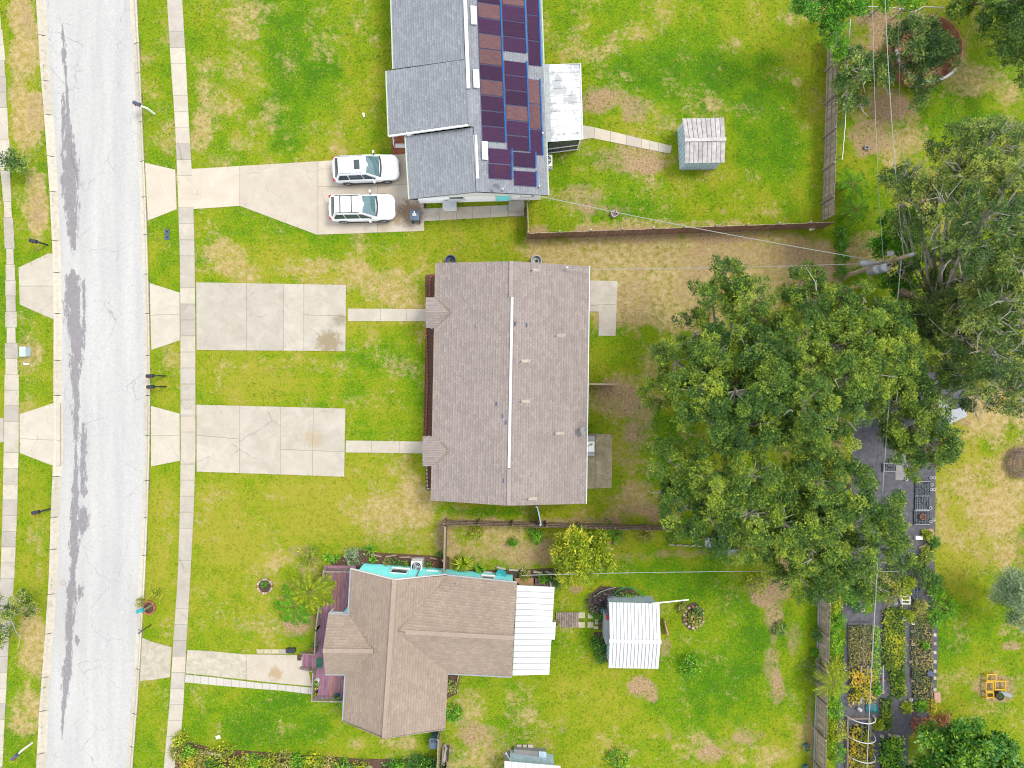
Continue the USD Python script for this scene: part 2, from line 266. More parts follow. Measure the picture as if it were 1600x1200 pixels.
# ------------------------------------------------------------------ road, kerbs, pavements
YK = np.array([-260, 0, 100, 200, 300, 400, 500, 600, 700, 800, 900, 1000, 1100, 1200, 1460.])
RL = np.array([46, 69, 75, 83, 89, 93, 95, 95.5, 97, 91, 88, 81, 74, 70, 58.])
RR = np.array([182, 201, 208, 213, 217, 221, 223.5, 223.5, 223, 221, 216, 211, 204, 196, 170.])
KL = np.array([34, 57, 63, 71, 78, 83, 84.5, 84, 84.5, 80, 77, 70.5, 62.5, 57, 42.])
KR = np.array([196, 214, 219, 223, 227.5, 231, 233.5, 235, 234, 231, 227, 221, 215, 207, 180.])
WL = np.array([240, 261, 267, 274, 278, 281, 282, 282, 282.5, 281, 278, 271, 265, 256, 232.])
WR = np.array([264, 285, 291, 296, 302, 304.5, 305.5, 305.5, 306, 303, 298, 292, 287, 279, 256.])
VL = np.array([-34, -22, -13, -9, 3, 7, 8, 7, 6, 4, 1, -9, -14, -20, -42.])
VR = np.array([-12, 1, 10, 14, 19, 25, 27, 30, 29.5, 27, 23, 14, 9, 4, -18.])
def at(a, y): return np.interp(y, YK, a)
def ribbon(a, b, y0, y1, n=10):
    ys = np.linspace(y0, y1, n); return [(at(a, y), y) for y in ys] + [(at(b, y), y) for y in ys[::-1]]

road_px = ribbon(RL, RR, -260, 1460, 60)
ys = np.linspace(-260, 1460, 900); nt = 46
tt = np.linspace(-.02, 1.02, nt)
px = at(RL, ys)[:, None] * (1 - tt) + at(RR, ys)[:, None] * tt; py = np.repeat(ys[:, None], nt, 1)
g = np.stack([(px - 800) / S, (600 - py) / S, -.07 - .05 * (2 * tt[None] - 1) ** 2 + 0 * px], -1)
seal = np.array([(20, 93, 1), (60, 97, 4), (85, 99, 8), (120, 102, 3), (180, 105, 5), (235, 107, 18), (270, 108, 27), (300, 108, 24), (345, 112, 17), (375, 114, 12), (395, 115, 0), (418, 113, 0), (432, 113, 22), (470, 112, 25), (520, 116, 22), (560, 117, 17), (600, 116, 10), (640, 117, 10), (680, 118, 8), (700, 117, 4),
                 (740, 116, 6), (790, 116, 11), (830, 115, 15), (880, 114, 9), (905, 112, 8), (925, 110, 15), (950, 109, 13), (1000, 107, 9), (1040, 105, 12), (1065, 102, 13), (1090, 100, 8), (1120, 97, 4), (1150, 95, 2), (1165, 95, 0)], float)
sc = np.interp(py, seal[:, 0], seal[:, 1]); sw = np.interp(py, seal[:, 0], seal[:, 2], left=0, right=0)
st = np.clip(1.15 - np.abs(px - sc) / np.maximum(sw * .50, .2), -1, 1) 
st = np.where(sw > .5, st, -1)
for y0, y1, x, w in ((425, 560, 130, 3), (650, 790, 129, 6), (780, 845, 128, 9), (900, 945, 123, 6), (980, 1020, 120, 4), (130, 240, 97, 3)):
    m = (py > y0) & (py < y1); st = np.maximum(st, np.where(m, (np.clip(.9 - np.abs(px - x) / w, -1, 1) + 1) * np.clip(np.minimum(py - y0, y1 - py) / 20, 0, 1) - 1, -1))
mb = MB().grid(g.transpose(1, 0, 2)[:, ::-1], np.clip((st + 1) / 2, 0, 1).T[:, ::-1].ravel())
usdkit.material(stage, '/World/Looks/asphalt', {
    'g': ('geometry', {}), 'a': ('attribute', {'attribute': 'tint'}), 'n': ('noise_texture', {'scale': 7.0, 'detail': 8.0, 'roughness': .75}), 'ns': ('noise_texture', {'scale': 1.5, 'detail': 10.0, 'roughness': .8}),
    'r': ('rgb_ramp', {'ramp': [(.28, C(182, 182, 180)), (.42, C(212, 212, 209)), (.58, C(221, 220, 217)), (.72, C(236, 235, 231))]}),
    'mps': ('mapping', {'scale': (2.6, .7, 1)}), 'mp': ('mapping', {'scale': (1.1, .10, 1)}), 'nw': ('noise_texture', {'scale': 1.0, 'detail': 4.0}), 'rw': ('rgb_ramp', {'ramp': [(.3, (.9, .9, .92)), (.7, (1.06, 1.06, 1.05))]}), 'mw': ('mix', {'mix_type': 'multiply', 'fac': 1.0}),
    'ad': ('math', {'math_type': 'multiply_add', 'value2': .60, 'value3': 0.04}), 'nsm': ('map_range', {'from_min': .3, 'from_max': .7, 'to_min': .12, 'to_max': .88}), 'sub': ('math', {'math_type': 'add'}), 'rs': ('rgb_ramp', {'ramp': [(.83, (0, 0, 0)), (.90, (1, 1, 1))]}),
    'sealc': ('rgb_ramp', {'ramp': [(.3, C(146, 142, 146)), (.7, C(178, 174, 176))]}), 'ms': ('mix', {}),
    'nd': ('noise_texture', {'scale': .7, 'detail': 4.0}), 'vm': ('vector_math', {'math_type': 'multiply_add', 'vector2': (1.5, 1.5, 0)}), 'vo': ('voronoi_texture', {'feature': 'distance_to_edge', 'scale': .32, 'randomness': 1.0}),
    'rc': ('rgb_ramp', {'ramp': [(0, (.75, .75, .75)), (.003, (.5, .5, .5)), (.008, (0, 0, 0))]}), 'nm': ('noise_texture', {'scale': .35, 'detail': 2.0}), 'rm': ('rgb_ramp', {'ramp': [(.44, (0, 0, 0)), (.56, (.6, .6, .6))]}), 'mc': ('math', {'math_type': 'multiply'}),
    'mk': ('mix', {'color2': C(120, 122, 126)}), 'bu': ('bump', {'strength': .35, 'distance': .02}), 'p': ('principled_bsdf', {'roughness': .92, 'specular_ior_level': .2})},
    [('g.position', 'n.vector'), ('g.position', 'mps.vector'), ('mps.vector', 'ns.vector'), ('n.fac', 'r.fac'), ('g.position', 'mp.vector'), ('mp.vector', 'nw.vector'), ('nw.fac', 'rw.fac'), ('r.color', 'mw.color1'), ('rw.color', 'mw.color2'),
     ('a.fac', 'ad.value1'), ('ad.value', 'sub.value1'), ('ns.fac', 'nsm.value'), ('nsm.result', 'sub.value2'), ('sub.value', 'rs.fac'), ('n.fac', 'sealc.fac'), ('rs.color', 'ms.fac'), ('mw.color', 'ms.color1'), ('sealc.color', 'ms.color2'),
     ('g.position', 'nd.vector'), ('nd.color', 'vm.vector1'), ('g.position', 'vm.vector3'), ('vm.vector', 'vo.vector'), ('vo.distance', 'rc.fac'), ('g.position', 'nm.vector'), ('nm.fac', 'rm.fac'), ('rc.color', 'mc.value1'), ('rm.color', 'mc.value2'),
     ('mc.value', 'mk.fac'), ('ms.color', 'mk.color1'), ('mk.color', 'p.base_color'), ('n.fac', 'bu.height'), ('bu.normal', 'p.normal')], surface='p.BSDF')
single('road', mb, 'asphalt', kind='structure')
# the pink survey mark sprayed on the asphalt
a = np.linspace(0, 2 * np.pi, 22); o = P(97, 911)
single('survey_mark', MB().grid(np.stack([np.stack([o[0] + (r + .03 * np.sin(3 * a)) * np.cos(a) * .8, o[1] + r * np.sin(a), a * 0 - .066 - 0 * a], -1) for r in (.24, .17)])), 'pink_paint', 'faded pink paint ring sprayed on the grey asphalt', 'road mark')

def kerb(name, inner, outer, sgn):
    t = Thing(name, kind='structure')
    edges = np.arange(-250, 1450, 62) + R.uniform(-9, 9, 28)[:len(np.arange(-250, 1450, 62))]
    for y0, y1 in zip(edges[:-1], edges[1:]):
        yy = np.linspace(y0 + .5, y1 - .5, 7)
        rows = []
        for y in yy:
            a, b = at(inner, y), at(outer, y); pr = [(-.03, -.30), (-.03, -.118), (.52, -.10), (.72, .02), (.80, .045), (1.0, .05), (1.0, -.3)]
            rows.append([((a + (b - a) * f - 800) / S, (600 - y) / S, z) for f, z in pr])
        m = MB().grid(np.array(rows) if sgn > 0 else np.array(rows)[:, ::-1])
        for k in (0, -1): m.poly3(rows[k])
        t.part('kerb_segment', m, 'kerb')
kerb('kerb', RR, KR, -1); kerb('kerb', RL, KL, 1)

def slabs(t, poly_px, cuts, mat, top=.03, gap=.02, z0=-.12, name='slab', lab=None):
    """A paved area cut along lines (pixels) into slabs, each one a part."""
    pieces = [Polygon(poly_px)]
    for c in cuts:
        l = LineString(c); nxt = []
        for p in pieces: nxt += list(ssplit(p, l).geoms) if l.crosses(p) else [p]
        pieces = nxt
    for i, p in enumerate(pieces):
        q = Polygon(G2(p.exterior.coords)).buffer(-gap / 2, join_style=2)
        if q.is_empty: continue
        m = mat[int(R.integers(len(mat)))] if isinstance(mat, (list, tuple)) else mat if isinstance(mat, str) else 'concrete_speckled' if p.centroid.x < 387 else 'concrete_cream'
        t.part(name, MB().prism(q, z0, top + R.uniform(-.006, .006)), m)
HARD = []                                # what no grass grows through (pixels on the ground)
def hard(p): HARD.append(Polygon(p).buffer(0))
hard(ribbon(KL, KR, -260, 1460, 40))

pv = ['concrete_grey', 'concrete_pale', 'concrete_grey', 'concrete_drive', 'concrete_pale']
t = Thing('pavement', kind='structure')
ye = np.arange(-150, 1360, 25.0); ye = ye[R.random(len(ye)) > .16]
for y0, y1 in zip(ye[:-1], ye[1:]):
    slabs(t, ribbon(WL, WR, y0, y1, 3), [], 'concrete_cream' if 255 < y0 < 318 else 'concrete_cream' if 640 < y0 < 664 or 1010 < y0 < 1045 else pv[int(R.integers(5))])
hard(ribbon(WL, WR, -200, 1400, 40))
t = Thing('pavement', kind='structure')
ye = np.arange(-150, 1360, 24.5); ye = ye[R.random(len(ye)) > .12]
for y0, y1 in zip(ye[:-1], ye[1:]): 
    j = R.uniform(-3.2, 3.2) if y0 < 600 else 0
    q = ribbon(VL, VR, y0, y1, 3); q = [(a + (abs(j) if i < 3 else -abs(j)) * (y0 < 580), b) for i, (a, b) in enumerate(q)]
    slabs(t, q, [], pv[int(R.integers(5))], top=.022)
hard(ribbon(VL, VR, -200, 1400, 40))

# driveways, aprons, garden paths
def drive(kind_name, poly, cuts, mat, **k):
    t = Thing(kind_name, kind='structure'); slabs(t, poly, cuts, mat, **k); hard(poly); return t
drive('driveway', [(226.5, 254), (274, 265), (276.5, 327), (231, 345)], [], 'concrete_cream')
drive('driveway', [(299, 264), (495, 252), (560, 248), (634, 240), (642, 312), (662, 313), (663, 361), (495, 367), (375, 322), (302.5, 327)],
      [[(375, 200), (375, 400)], [(497, 200), (497, 400)], [(590, 200), (590, 400)], [(497, 292), (700, 287)]], 'concrete_cream')
drive('driveway', [(234, 442), (281, 457), (281.5, 532), (236.5, 547)], [[(200, 494), (300, 490)]], 'concrete_pale')
drive('driveway', [(306.5, 441), (541, 445), (540, 549), (307.5, 547)], [[(385, 400), (385, 600)], [(443, 400), (443, 600)], [(475, 400), (475, 600)], [(443, 487), (475, 489)], [(475, 492), (600, 496)], [(385, 512), (443, 515)]], ['concrete_drive', 'concrete_pale', 'concrete_drive'])
drive('driveway', [(236, 634), (281, 646), (281.5, 720), (236, 729)], [[(200, 681), (300, 680)]], 'concrete_pale')
drive('driveway', [(307, 632), (540, 638), (538, 745), (307.5, 737)], [[(374, 600), (374, 800)], [(438, 600), (438, 800)], [(490, 600), (488, 800)], [(307, 680), (374, 686)], [(438, 702), (540, 706)]], ['concrete_drive', 'concrete_drive', 'concrete_pale'])
drive('garden_path', [(543.5, 482), (700, 483), (700, 502), (543.5, 502)], [[(595, 400), (595, 600)], [(635, 400), (635, 600)]], 'concrete_pale')
drive('garden_path', [(540.5, 688), (696, 690), (696, 709), (540, 707)], [[(581, 600), (581, 800)], [(625, 600), (625, 800)]], 'concrete_pale')
drive('driveway', [(222, 996), (240, 1003), (268.5, 1011), (266, 1058), (240, 1062), (218.5, 1064)], [], 'concrete_speckled')
LOWER = None                             # the older western slab is speckled, the eastern one cream
drive('driveway', [(293, 1015), (330, 1017), (380, 1022), (462, 1023), (478, 1028), (488, 1072), (440, 1068), (330, 1056), (290, 1052)], [[(385, 1000), (387, 1100)]], LOWER)
t = drive('edge_paving', [(290, 1053.5), (330, 1057.5), (400, 1066), (440, 1069.5), (487, 1074), (489, 1085), (440, 1079), (400, 1076), (340, 1071), (289, 1066)], [[(x, 1000), (x, 1150)] for x in range(302, 486, 12)], 'gravel_white', name='paver')
t = drive('edge_paving', [(400, 1014), (450, 1014), (450, 1021.5), (402, 1021)], [[(x, 1000), (x, 1040)] for x in (412, 425, 437)], ['paver', 'stone_pale'], name='paver')
drive('driveway', [(29, 418), (75, 396), (83, 396), (85.5, 500), (31, 476)], [[(0, 447), (100, 447)]], 'concrete_pale', top=.02)
drive('driveway', [(31, 647), (82, 630), (94, 630), (94, 728), (83, 728), (31, 708)], [[(0, 683), (60, 687), (100, 688)]], 'concrete_pale', top=.02)
drive('driveway', [(-40, 650), (6, 653), (6, 690), (-40, 705)], [], 'concrete_grey', top=.02)
t = drive('garden_path', [(660, 326), (820, 319), (820, 337), (660, 346)], [[(x, 300), (x - 1, 360)] for x in (688, 714, 739, 767, 793)], ['concrete_cream', 'concrete_pale'])
t = drive('garden_path', [(905, 195), (929, 199), (1050, 228), (1047, 240), (1034, 238), (925, 216), (905, 219)], [[(x + 3, 150), (x - 4, 280)] for x in (929, 954, 979, 1003, 1016, 1030)], ['concrete_pale', 'concrete_cream'])
t = drive('patio', [(919, 438), (965, 439), (962, 525), (935, 525), (935, 487), (919, 487)], [[(900, 478), (1000, 474)]], 'concrete_drive')
t = drive('patio', [(914, 677), (957, 678), (956, 762), (914, 764)], [[(931, 600), (931, 800)]], 'concrete_old')
# stepping pavers to the white shed
t = Thing('stepping_stones', kind='structure')
for x, y, w, h in ((909, 961, 10, 9), (909, 976, 10, 9), (922.5, 962, 8, 8), (922.5, 976, 9, 9), (933, 971, 7, 8), (932, 980.5, 9, 4)):
    q = [(x - w / 2, y - h / 2), (x + w / 2, y - h / 2), (x + w / 2, y + h / 2), (x - w / 2, y + h / 2)]
    t.part('paver', MB().prism(G2(q), -.05, .045), 'paver'); hard(q)
# brick paving before the grey-roofed house, beds of mulch along the house fronts
t = drive('brick_paving', [(611, 212), (640, 212), (640, 241), (612.5, 242)], [[(600, y), (650, y)] for y in np.arange(217, 242, 5.2)] + [[(x, 200), (x, 250)] for x in (620, 629)], 'brick_red', name='brick', gap=.012)
beds = [('mulch', [(667, 432), (690, 430), (690, 466), (667, 466)]), ('mulch', [(668, 511), (690, 511), (690, 684), (664, 684), (666, 600)]), ('mulch', [(667, 726), (684, 726), (684, 764), (668, 764)]),
        ('mulch', [(566, 862), (590, 866), (700, 872), (700, 893), (540, 893), (520, 880), (545, 868)]), ('mulch', [(694, 1056), (716, 1058), (713, 1082), (696, 1090)]), ('soil', [(706, 893), (800, 893), (870, 890), (870, 914), (706, 905)]),
        ('soil', [(925, 930), (938, 918), (985, 922), (1008, 940), (945, 960), (928, 950)]), ('soil', [(930, 990), (952, 990), (950, 1032), (936, 1028)]), ('soil', [(1068, 950), (1085, 943), (1098, 955), (1096, 975), (1078, 982), (1068, 970)]),
        ('soil', [(646, 312), (664, 312), (664, 330), (646, 330)]), ('mulch', [(280, 1155), (330, 1172), (420, 1178), (560, 1188), (690, 1190), (690, 1260), (270, 1260)])]
for m, p in beds:
    single('flower_bed', MB().prism(Polygon(G2(p)).buffer(.12).simplify(.03), -.1, .035 if m == 'mulch' else .028), m, kind='structure'); hard(p)
# black weed cloth of the plant nursery
cl = [[(1314, 932), (1352, 934), (1352, 962), (1364, 955), (1366, 930), (1462, 925), (1466, 1010), (1462, 1095), (1450, 1120), (1420, 1150), (1416, 1260), (1305, 1260), (1308, 1130), (1314, 1060), (1322, 985), (1316, 975)],
      [(1338, 600), (1372, 585), (1396, 560), (1420, 560), (1500, 575), (1515, 615), (1508, 652), (1480, 660), (1462, 700), (1460, 925), (1360, 925), (1335, 880), (1330, 700)]]
for i, p in enumerate(cl):
    gq = Polygon(G2(p)); mb = MB().prism(gq, -.05, .02 + .006 * i); single('weed_cloth', mb, 'fabric_black', kind='structure'); hard(p)

# ------------------------------------------------------------------ ground: one sheet, painted with what grows on it and some shade
fx = np.arange(-44, 44.01, .17); fy = np.arange(-34, 34.01, .17)
X = np.concatenate([[-400, -200, -100, -60], fx, [60, 100, 200, 400]]); Y = np.concatenate([[-400, -200, -100, -50], fy, [50, 100, 200, 400]])
GX, GY = np.meshgrid(X, Y, indexing='ij'); QX = GX * S + 800; QY = 600 - GY * S
P3 = np.stack([GX, GY, 0 * GX], -1)
nz = lambda s, k, o=4: meshkit.fbm(P3 * s, o, k)
dry = .25 + .35 * (nz(.12, 1) - .5) + .75 * (nz(.8, 2, 5) - .5); dirt = np.zeros_like(GX); lush_shade = .40 + .7 * (nz(.22, 3) - .5) + .6 * (nz(1.1, 4) - .5)
BN = 1.9 * (nz(.55, 9, 5) - .5)
def blob(field, cx, cy, rx, ry, s, soft=1.0):
    d = ((QX - cx) / rx) ** 2 + ((QY - cy) / ry) ** 2 + BN; field += (.82 if field is dry else 1) * s * np.clip(1.25 - d / soft, 0, 1)
# dry straw: x y rx ry strength
for b in ((35, 50, 22, 60, .55), (40, 175, 28, 60, .6), (55, 315, 22, 50, .5), (50, 530, 26, 40, .4), (45, 640, 24, 40, .35), (60, 850, 18, 60, .3), (50, 1010, 24, 70, .5), (40, 1110, 26, 50, .4), (370, 30, 50, 40, .32), (335, 135, 50, 50, .28), (312, 200, 18, 50, .35), (500, 45, 30, 40, .2), (430, 180, 30, 40, .15), (540, 235, 70, 12, .22),
          (915, 65, 60, 26, .3), (1000, 52, 45, 18, .3), (985, 118, 16, 10, .4), (1140, 80, 28, 20, .25), (1250, 20, 30, 20, .3), (1115, 155, 14, 16, .3), (1246, 128, 10, 8, .4), (1240, 240, 12, 40, .15), (350, 400, 40, 26, .4), (500, 415, 80, 14, .3), (590, 440, 110, 26, .26), (640, 470, 40, 30, .25), (390, 425, 80, 14, .25),
          (1080, 398, 290, 54, .85), (1060, 450, 150, 80, .5), (1200, 440, 120, 60, .4), (1380, 190, 60, 70, .4), (1560, 700, 60, 160, .35), (35, 60, 26, 80, .4), (45, 190, 24, 70, .4), (60, 330, 16, 50, .4), (56, 1040, 22, 90, .35), (40, 560, 30, 50, .2), (900, 400, 70, 26, .3), (1245, 420, 75, 50, .5), (1075, 480, 60, 60, .5), (990, 460, 70, 50, .25), (975, 620, 60, 40, .45), (1000, 700, 40, 50, .2), (985, 790, 50, 40, .5), (920, 805, 50, 14, .3), (1020, 560, 30, 60, .25), (330, 770, 40, 20, .25), (440, 770, 60, 20, .25), (600, 790, 90, 50, .28), (660, 780, 30, 40, .3), (700, 850, 18, 40, .6), (780, 850, 80, 40, .5),
          (420, 480, 120, 60, .0), (460, 880, 40, 12, .3), (500, 1150, 30, 12, .2), (1500, 560, 60, 30, .2), (1545, 640, 60, 45, .55), (1500, 760, 40, 100, .18), (1575, 770, 30, 60, .5), (1560, 830, 40, 60, .4), (1590, 980, 30, 20, .5), (1440, 260, 60, 60, .2), (1515, 110, 50, 40, .3), (1570, 140, 30, 40, .25), (1440, 330, 40, 30, .3),
          (980, 1160, 60, 24, .2), (1090, 1165, 50, 26, .35), (1180, 1180, 50, 20, .4), (720, 1140, 50, 40, .32), (760, 1190, 60, 26, .45), (820, 1120, 40, 14, .2), (1240, 1140, 20, 60, .3), (600, 1160, 60, 12, .3), (260, 870, 20, 60, .2), (260, 560, 20, 30, .3), (540, 1000, 10, 10, 0)): blob(dry, *b)
# bare soil
for b in ((945, 155, 38, 28, .8), (990, 172, 30, 22, .6), (975, 246, 70, 26, .62), (1003, 262, 40, 16, .5), (905, 308, 36, 22, .45), (950, 330, 42, 12, .4), (1130, 330, 10, 10, .5), (60, 170, 20, 40, .4), (40, 30, 14, 40, .4), (58, 330, 18, 30, .45), (1392, 165, 34, 26, 1.0), (1362, 212, 40, 26, .6), (1348, 236, 22, 14, .7), (1350, 60, 30, 40, .4), (1400, 30, 70, 18, .7), (1375, 60, 20, 30, .8), (1490, 90, 20, 30, .5), (1290, 20, 20, 40, .4),
          (985, 470, 45, 50, .4), (965, 620, 40, 30, .4), (985, 710, 26, 50, .35), (975, 790, 60, 30, .4), (1020, 366, 250, 14, .6), (1130, 400, 150, 30, .42), (760, 1160, 50, 30, .4), (1000, 1075, 40, 24, .35), (1120, 1165, 60, 20, .35), (1270, 400, 40, 60, .5), (1080, 470, 40, 50, .4), (1000, 655, 26, 50, .35), (960, 610, 40, 10, .4), (990, 800, 40, 14, .4), (870, 815, 170, 8, .6), (800, 865, 70, 30, .35), (855, 860, 40, 30, .5), (465, 970, 26, 30, .6), (452, 985, 30, 16, .4), (470, 860, 30, 10, .5), (1000, 1072, 22, 14, .9), (1020, 1088, 10, 10, .6), (1195, 925, 26, 22, .8), (1212, 960, 18, 36, .7), (1226, 905, 12, 40, .7), (1205, 1040, 16, 40, .5), (1215, 1075, 12, 26, .6), (1190, 940, 14, 14, .5),
          (1580, 1010, 18, 8, .7), (1556, 1074, 34, 26, .8), (1600, 850, 20, 50, .4), (1590, 720, 28, 24, .6), (730, 1140, 26, 22, .4), (700, 1180, 14, 30, .5), (800, 1180, 30, 14, .4), (880, 1130, 8, 20, .3), (1045, 1150, 10, 12, .5), (1110, 1180, 24, 16, .5), (1170, 1150, 30, 14, .45), (900, 920, 12, 8, .7), (930, 1035, 8, 6, .6), (1040, 1010, 10, 14, .5), (695, 830, 14, 30, .5), (1265, 1150, 8, 70, .6), (1240, 990, 14, 40, .4), (1500, 660, 24, 10, .5), (990, 870, 60, 10, .35), (1070, 865, 50, 10, .5), (545, 890, 20, 20, .5), (612, 900, 40, 20, .3)): blob(dirt, *b)
for b in ((460, 100, 70, 160, .35), (560, 60, 20, 100, .1), (1050, 120, 150, 60, .3), (1210, 200, 60, 120, .3), (1000, 330, 100, 30, .2), (470, 350, 140, 20, .2), (590, 560, 60, 30, .25), (640, 600, 20, 80, .1), (1020, 480, 22, 22, .55), (1040, 497, 16, 14, .4), (970, 480, 14, 40, .5), (1010, 690, 30, 70, .45), (1060, 690, 40, 50, .6), (450, 1130, 100, 50, .4), (480, 1090, 60, 40, .1), (1130, 980, 90, 120, .25), (1030, 900, 110, 40, .25), (1090, 1080, 110, 60, .2), (970, 900, 60, 30, .2), (780, 800, 70, 10, .5), (1312, 390, 10, 60, .5), (1350, 360, 40, 90, .3), (1490, 160, 60, 80, .3), (1530, 200, 40, 30, .4), (1465, 950, 60, 100, .3), (1330, 870, 60, 40, .5), (1310, 1000, 12, 200, .4), (250, 300, 30, 60, .2), (260, 380, 20, 60, .15)): blob(lush_shade, *b)  # greener grass, plus shade painted below the south eave and beside the oaks
lush_shade += np.where((QX > 306) & (QX < 690) & (QY > 345) & (QY < 890), .05 * np.sin(QY * .42 + .4 * nz(.3, 12)), 0)
for b in ((400, 560, 140, 90, -.24), (420, 800, 190, 80, -.26), (560, 460, 160, 60, -.2), (600, 760, 90, 60, -.2), (480, 410, 180, 40, -.2), (250, 800, 20, 200, -.1), (1510, 760, 80, 200, -.45), (360, 880, 60, 70, -.1)): blob(lush_shade, *b)
dry = np.clip(dry, 0, 1); dirt = np.clip(dirt, 0, 1); lush_shade = np.clip(lush_shade, 0, 1)
inroad = (QX > at(KL, QY) + 1.5) & (QX < at(KR, QY) - 1.5)
GZ = np.where(inroad, -.4, .02 * (nz(.3, 5) - .5) - .008)
HU = shapely.union_all(HARD); shapely.prepare(HU)
usdkit.material(stage, '/World/Looks/ground', {
    'a': ('attribute', {'attribute': 'gmap'}), 's': ('separate_color', {}), 'g': ('geometry', {}),
    'n1': ('noise_texture', {'scale': 2.6, 'detail': 9.0, 'roughness': .78}), 'n2': ('noise_texture', {'scale': 7.0, 'detail': 6.0, 'roughness': .75}), 'n3': ('noise_texture', {'scale': 1.5, 'detail': 9.0, 'roughness': .74}), 'n4': ('noise_texture', {'scale': 28.0, 'detail': 3.0}),
    'lm': ('math', {'math_type': 'multiply_add', 'value2': 2.3}), 'gr': ('rgb_ramp', {'ramp': [(.14, C(184, 180, 62)), (.4, C(160, 176, 28)), (.68, C(124, 168, 10)), (1, C(86, 142, 8))]}), 'n2o': ('math', {'math_type': 'subtract', 'value2': .46}),
    'dm': ('math', {'math_type': 'multiply_add', 'value2': .62}), 'dr': ('rgb_ramp', {'ramp': [(.72, (0, 0, 0)), (.80, (.55, .55, .55)), (.9, (.85, .85, .85)), (1.0, (.9, .9, .9))]}), 'nn': ('noise_texture', {'scale': 2.4, 'detail': 9.0, 'roughness': .8}), 'nr': ('rgb_ramp', {'ramp': [(.36, (.35, .35, .35)), (.5, (1, 1, 1))]}), 'dmul': ('math', {'math_type': 'multiply'}), 'bmul': ('math', {'math_type': 'multiply'}), 'straw': ('rgb_ramp', {'ramp': [(.3, C(160, 128, 72)), (.42, C(196, 166, 106)), (.55, C(222, 196, 140)), (.7, C(244, 226, 184))]}), 'm1': ('mix', {}),
    'bm': ('math', {'math_type': 'multiply_add', 'value2': .62}), 'br': ('rgb_ramp', {'ramp': [(.64, (0, 0, 0)), (.76, (.45, .45, .45)), (.95, (.95, .95, .95))]}), 'soil': ('rgb_ramp', {'ramp': [(.3, C(124, 98, 66)), (.45, C(186, 154, 112)), (.56, C(210, 180, 142)), (.7, C(236, 212, 182))]}), 'm2': ('mix', {}),
    'bh': ('math', {'math_type': 'add'}), 'bu': ('bump', {'strength': .7, 'distance': .05}), 'p': ('principled_bsdf', {'roughness': .95, 'specular_ior_level': .1})},
    [('a.color', 's.color'), ('g.position', 'n1.vector'), ('g.position', 'n2.vector'), ('g.position', 'n3.vector'), ('g.position', 'n4.vector'),
     ('n2.fac', 'n2o.value1'), ('n2o.value', 'lm.value1'), ('s.g', 'lm.value3'), ('lm.value', 'gr.fac'),
     ('s.r', 'dm.value1'), ('n1.fac', 'dm.value3'), ('dm.value', 'dr.fac'), ('nn.fac', 'straw.fac'), ('g.position', 'nn.vector'), ('nn.fac', 'nr.fac'), ('dr.color', 'dmul.value1'), ('nr.color', 'dmul.value2'), ('dmul.value', 'm1.fac'), ('gr.color', 'm1.color1'), ('straw.color', 'm1.color2'),
     ('s.b', 'bm.value1'), ('n3.fac', 'bm.value3'), ('bm.value', 'br.fac'), ('n2.fac', 'soil.fac'), ('br.color', 'm2.fac'), ('m1.color', 'm2.color1'), ('soil.color', 'm2.color2'),
     ('n2.fac', 'bh.value1'), ('n4.fac', 'bh.value2'), ('bh.value', 'bu.height'), ('bu.normal', 'p.normal'), ('m2.color', 'p.base_color')], surface='p.BSDF')

mb = MB().grid(np.stack([GX, GY, GZ], -1))
gp = emit('/World/lawn_ground', mb, 'ground'); data(gp, kind='structure')
UsdGeom.PrimvarsAPI(gp).CreatePrimvar('gmap', Sdf.ValueTypeNames.Color3fArray, 'vertex').Set(Vt.Vec3fArray.FromNumpy(np.stack([dry, lush_shade, dirt], -1).reshape(-1, 3).astype(np.float32)))

# grass: tufts of blades wherever the lawn is green
def sample(field, x, y):
    i = np.clip(np.round((x + 44) / .17).astype(int) + 4, 0, len(X) - 1); j = np.clip(np.round((y + 34) / .17).astype(int) + 4, 0, len(Y) - 1); return field[i, j]
NT = 130000
gx, gy = R.uniform(-38.5, 38.5, NT), R.uniform(-29.2, 29.2, NT)
gd, gb, gl = sample(dry, gx, gy), sample(dirt, gx, gy), sample(lush_shade, gx, gy)
pn = meshkit.fbm(np.stack([gx, gy, 0 * gx], -1) * 1.6, 4, 21)
qx, qy = gx * S + 800, 600 - gy * S
rag = meshkit.fbm(np.stack([gx, gy, 0 * gx], -1) * .9, 4, 33)
ok = ~shapely.contains_xy(HU.buffer(-1.2), qx, qy) | ((qx < 84) & (rag > .5) & ~shapely.contains_xy(HU.buffer(-5), qx, qy))
ok = ok & (R.random(NT) > gd * 1.1 - .1) & (pn > gb * .72)
gx, gy, gd, gl, pn = (q[ok] for q in (gx, gy, gd, gl, pn)); n = len(gx)
nb = 4
ang = R.uniform(0, 2 * np.pi, (n, nb)); ln = R.uniform(.05, .13, (n, nb)) * (.7 + .6 * gl[:, None]); wd = R.uniform(.018, .034, (n, nb))
dx, dy = np.cos(ang), np.sin(ang); bx, by = gx[:, None] + R.normal(0, .03, (n, nb)), gy[:, None] + R.normal(0, .03, (n, nb)); z0 = np.zeros((n, nb)) - .02
v = np.stack([np.stack([bx - dy * wd, by + dx * wd, z0], -1), np.stack([bx + dy * wd, by - dx * wd, z0], -1), np.stack([bx + dx * ln, by + dy * ln, z0 + R.uniform(.04, .10, (n, nb))], -1)], 2).reshape(-1, 3)
tint = np.repeat(np.clip(.62 - .55 * (gl - .3) + .5 * (gd - .3) + .9 * (pn - .5) + R.normal(0, .27, n), 0, 1), nb * 3)
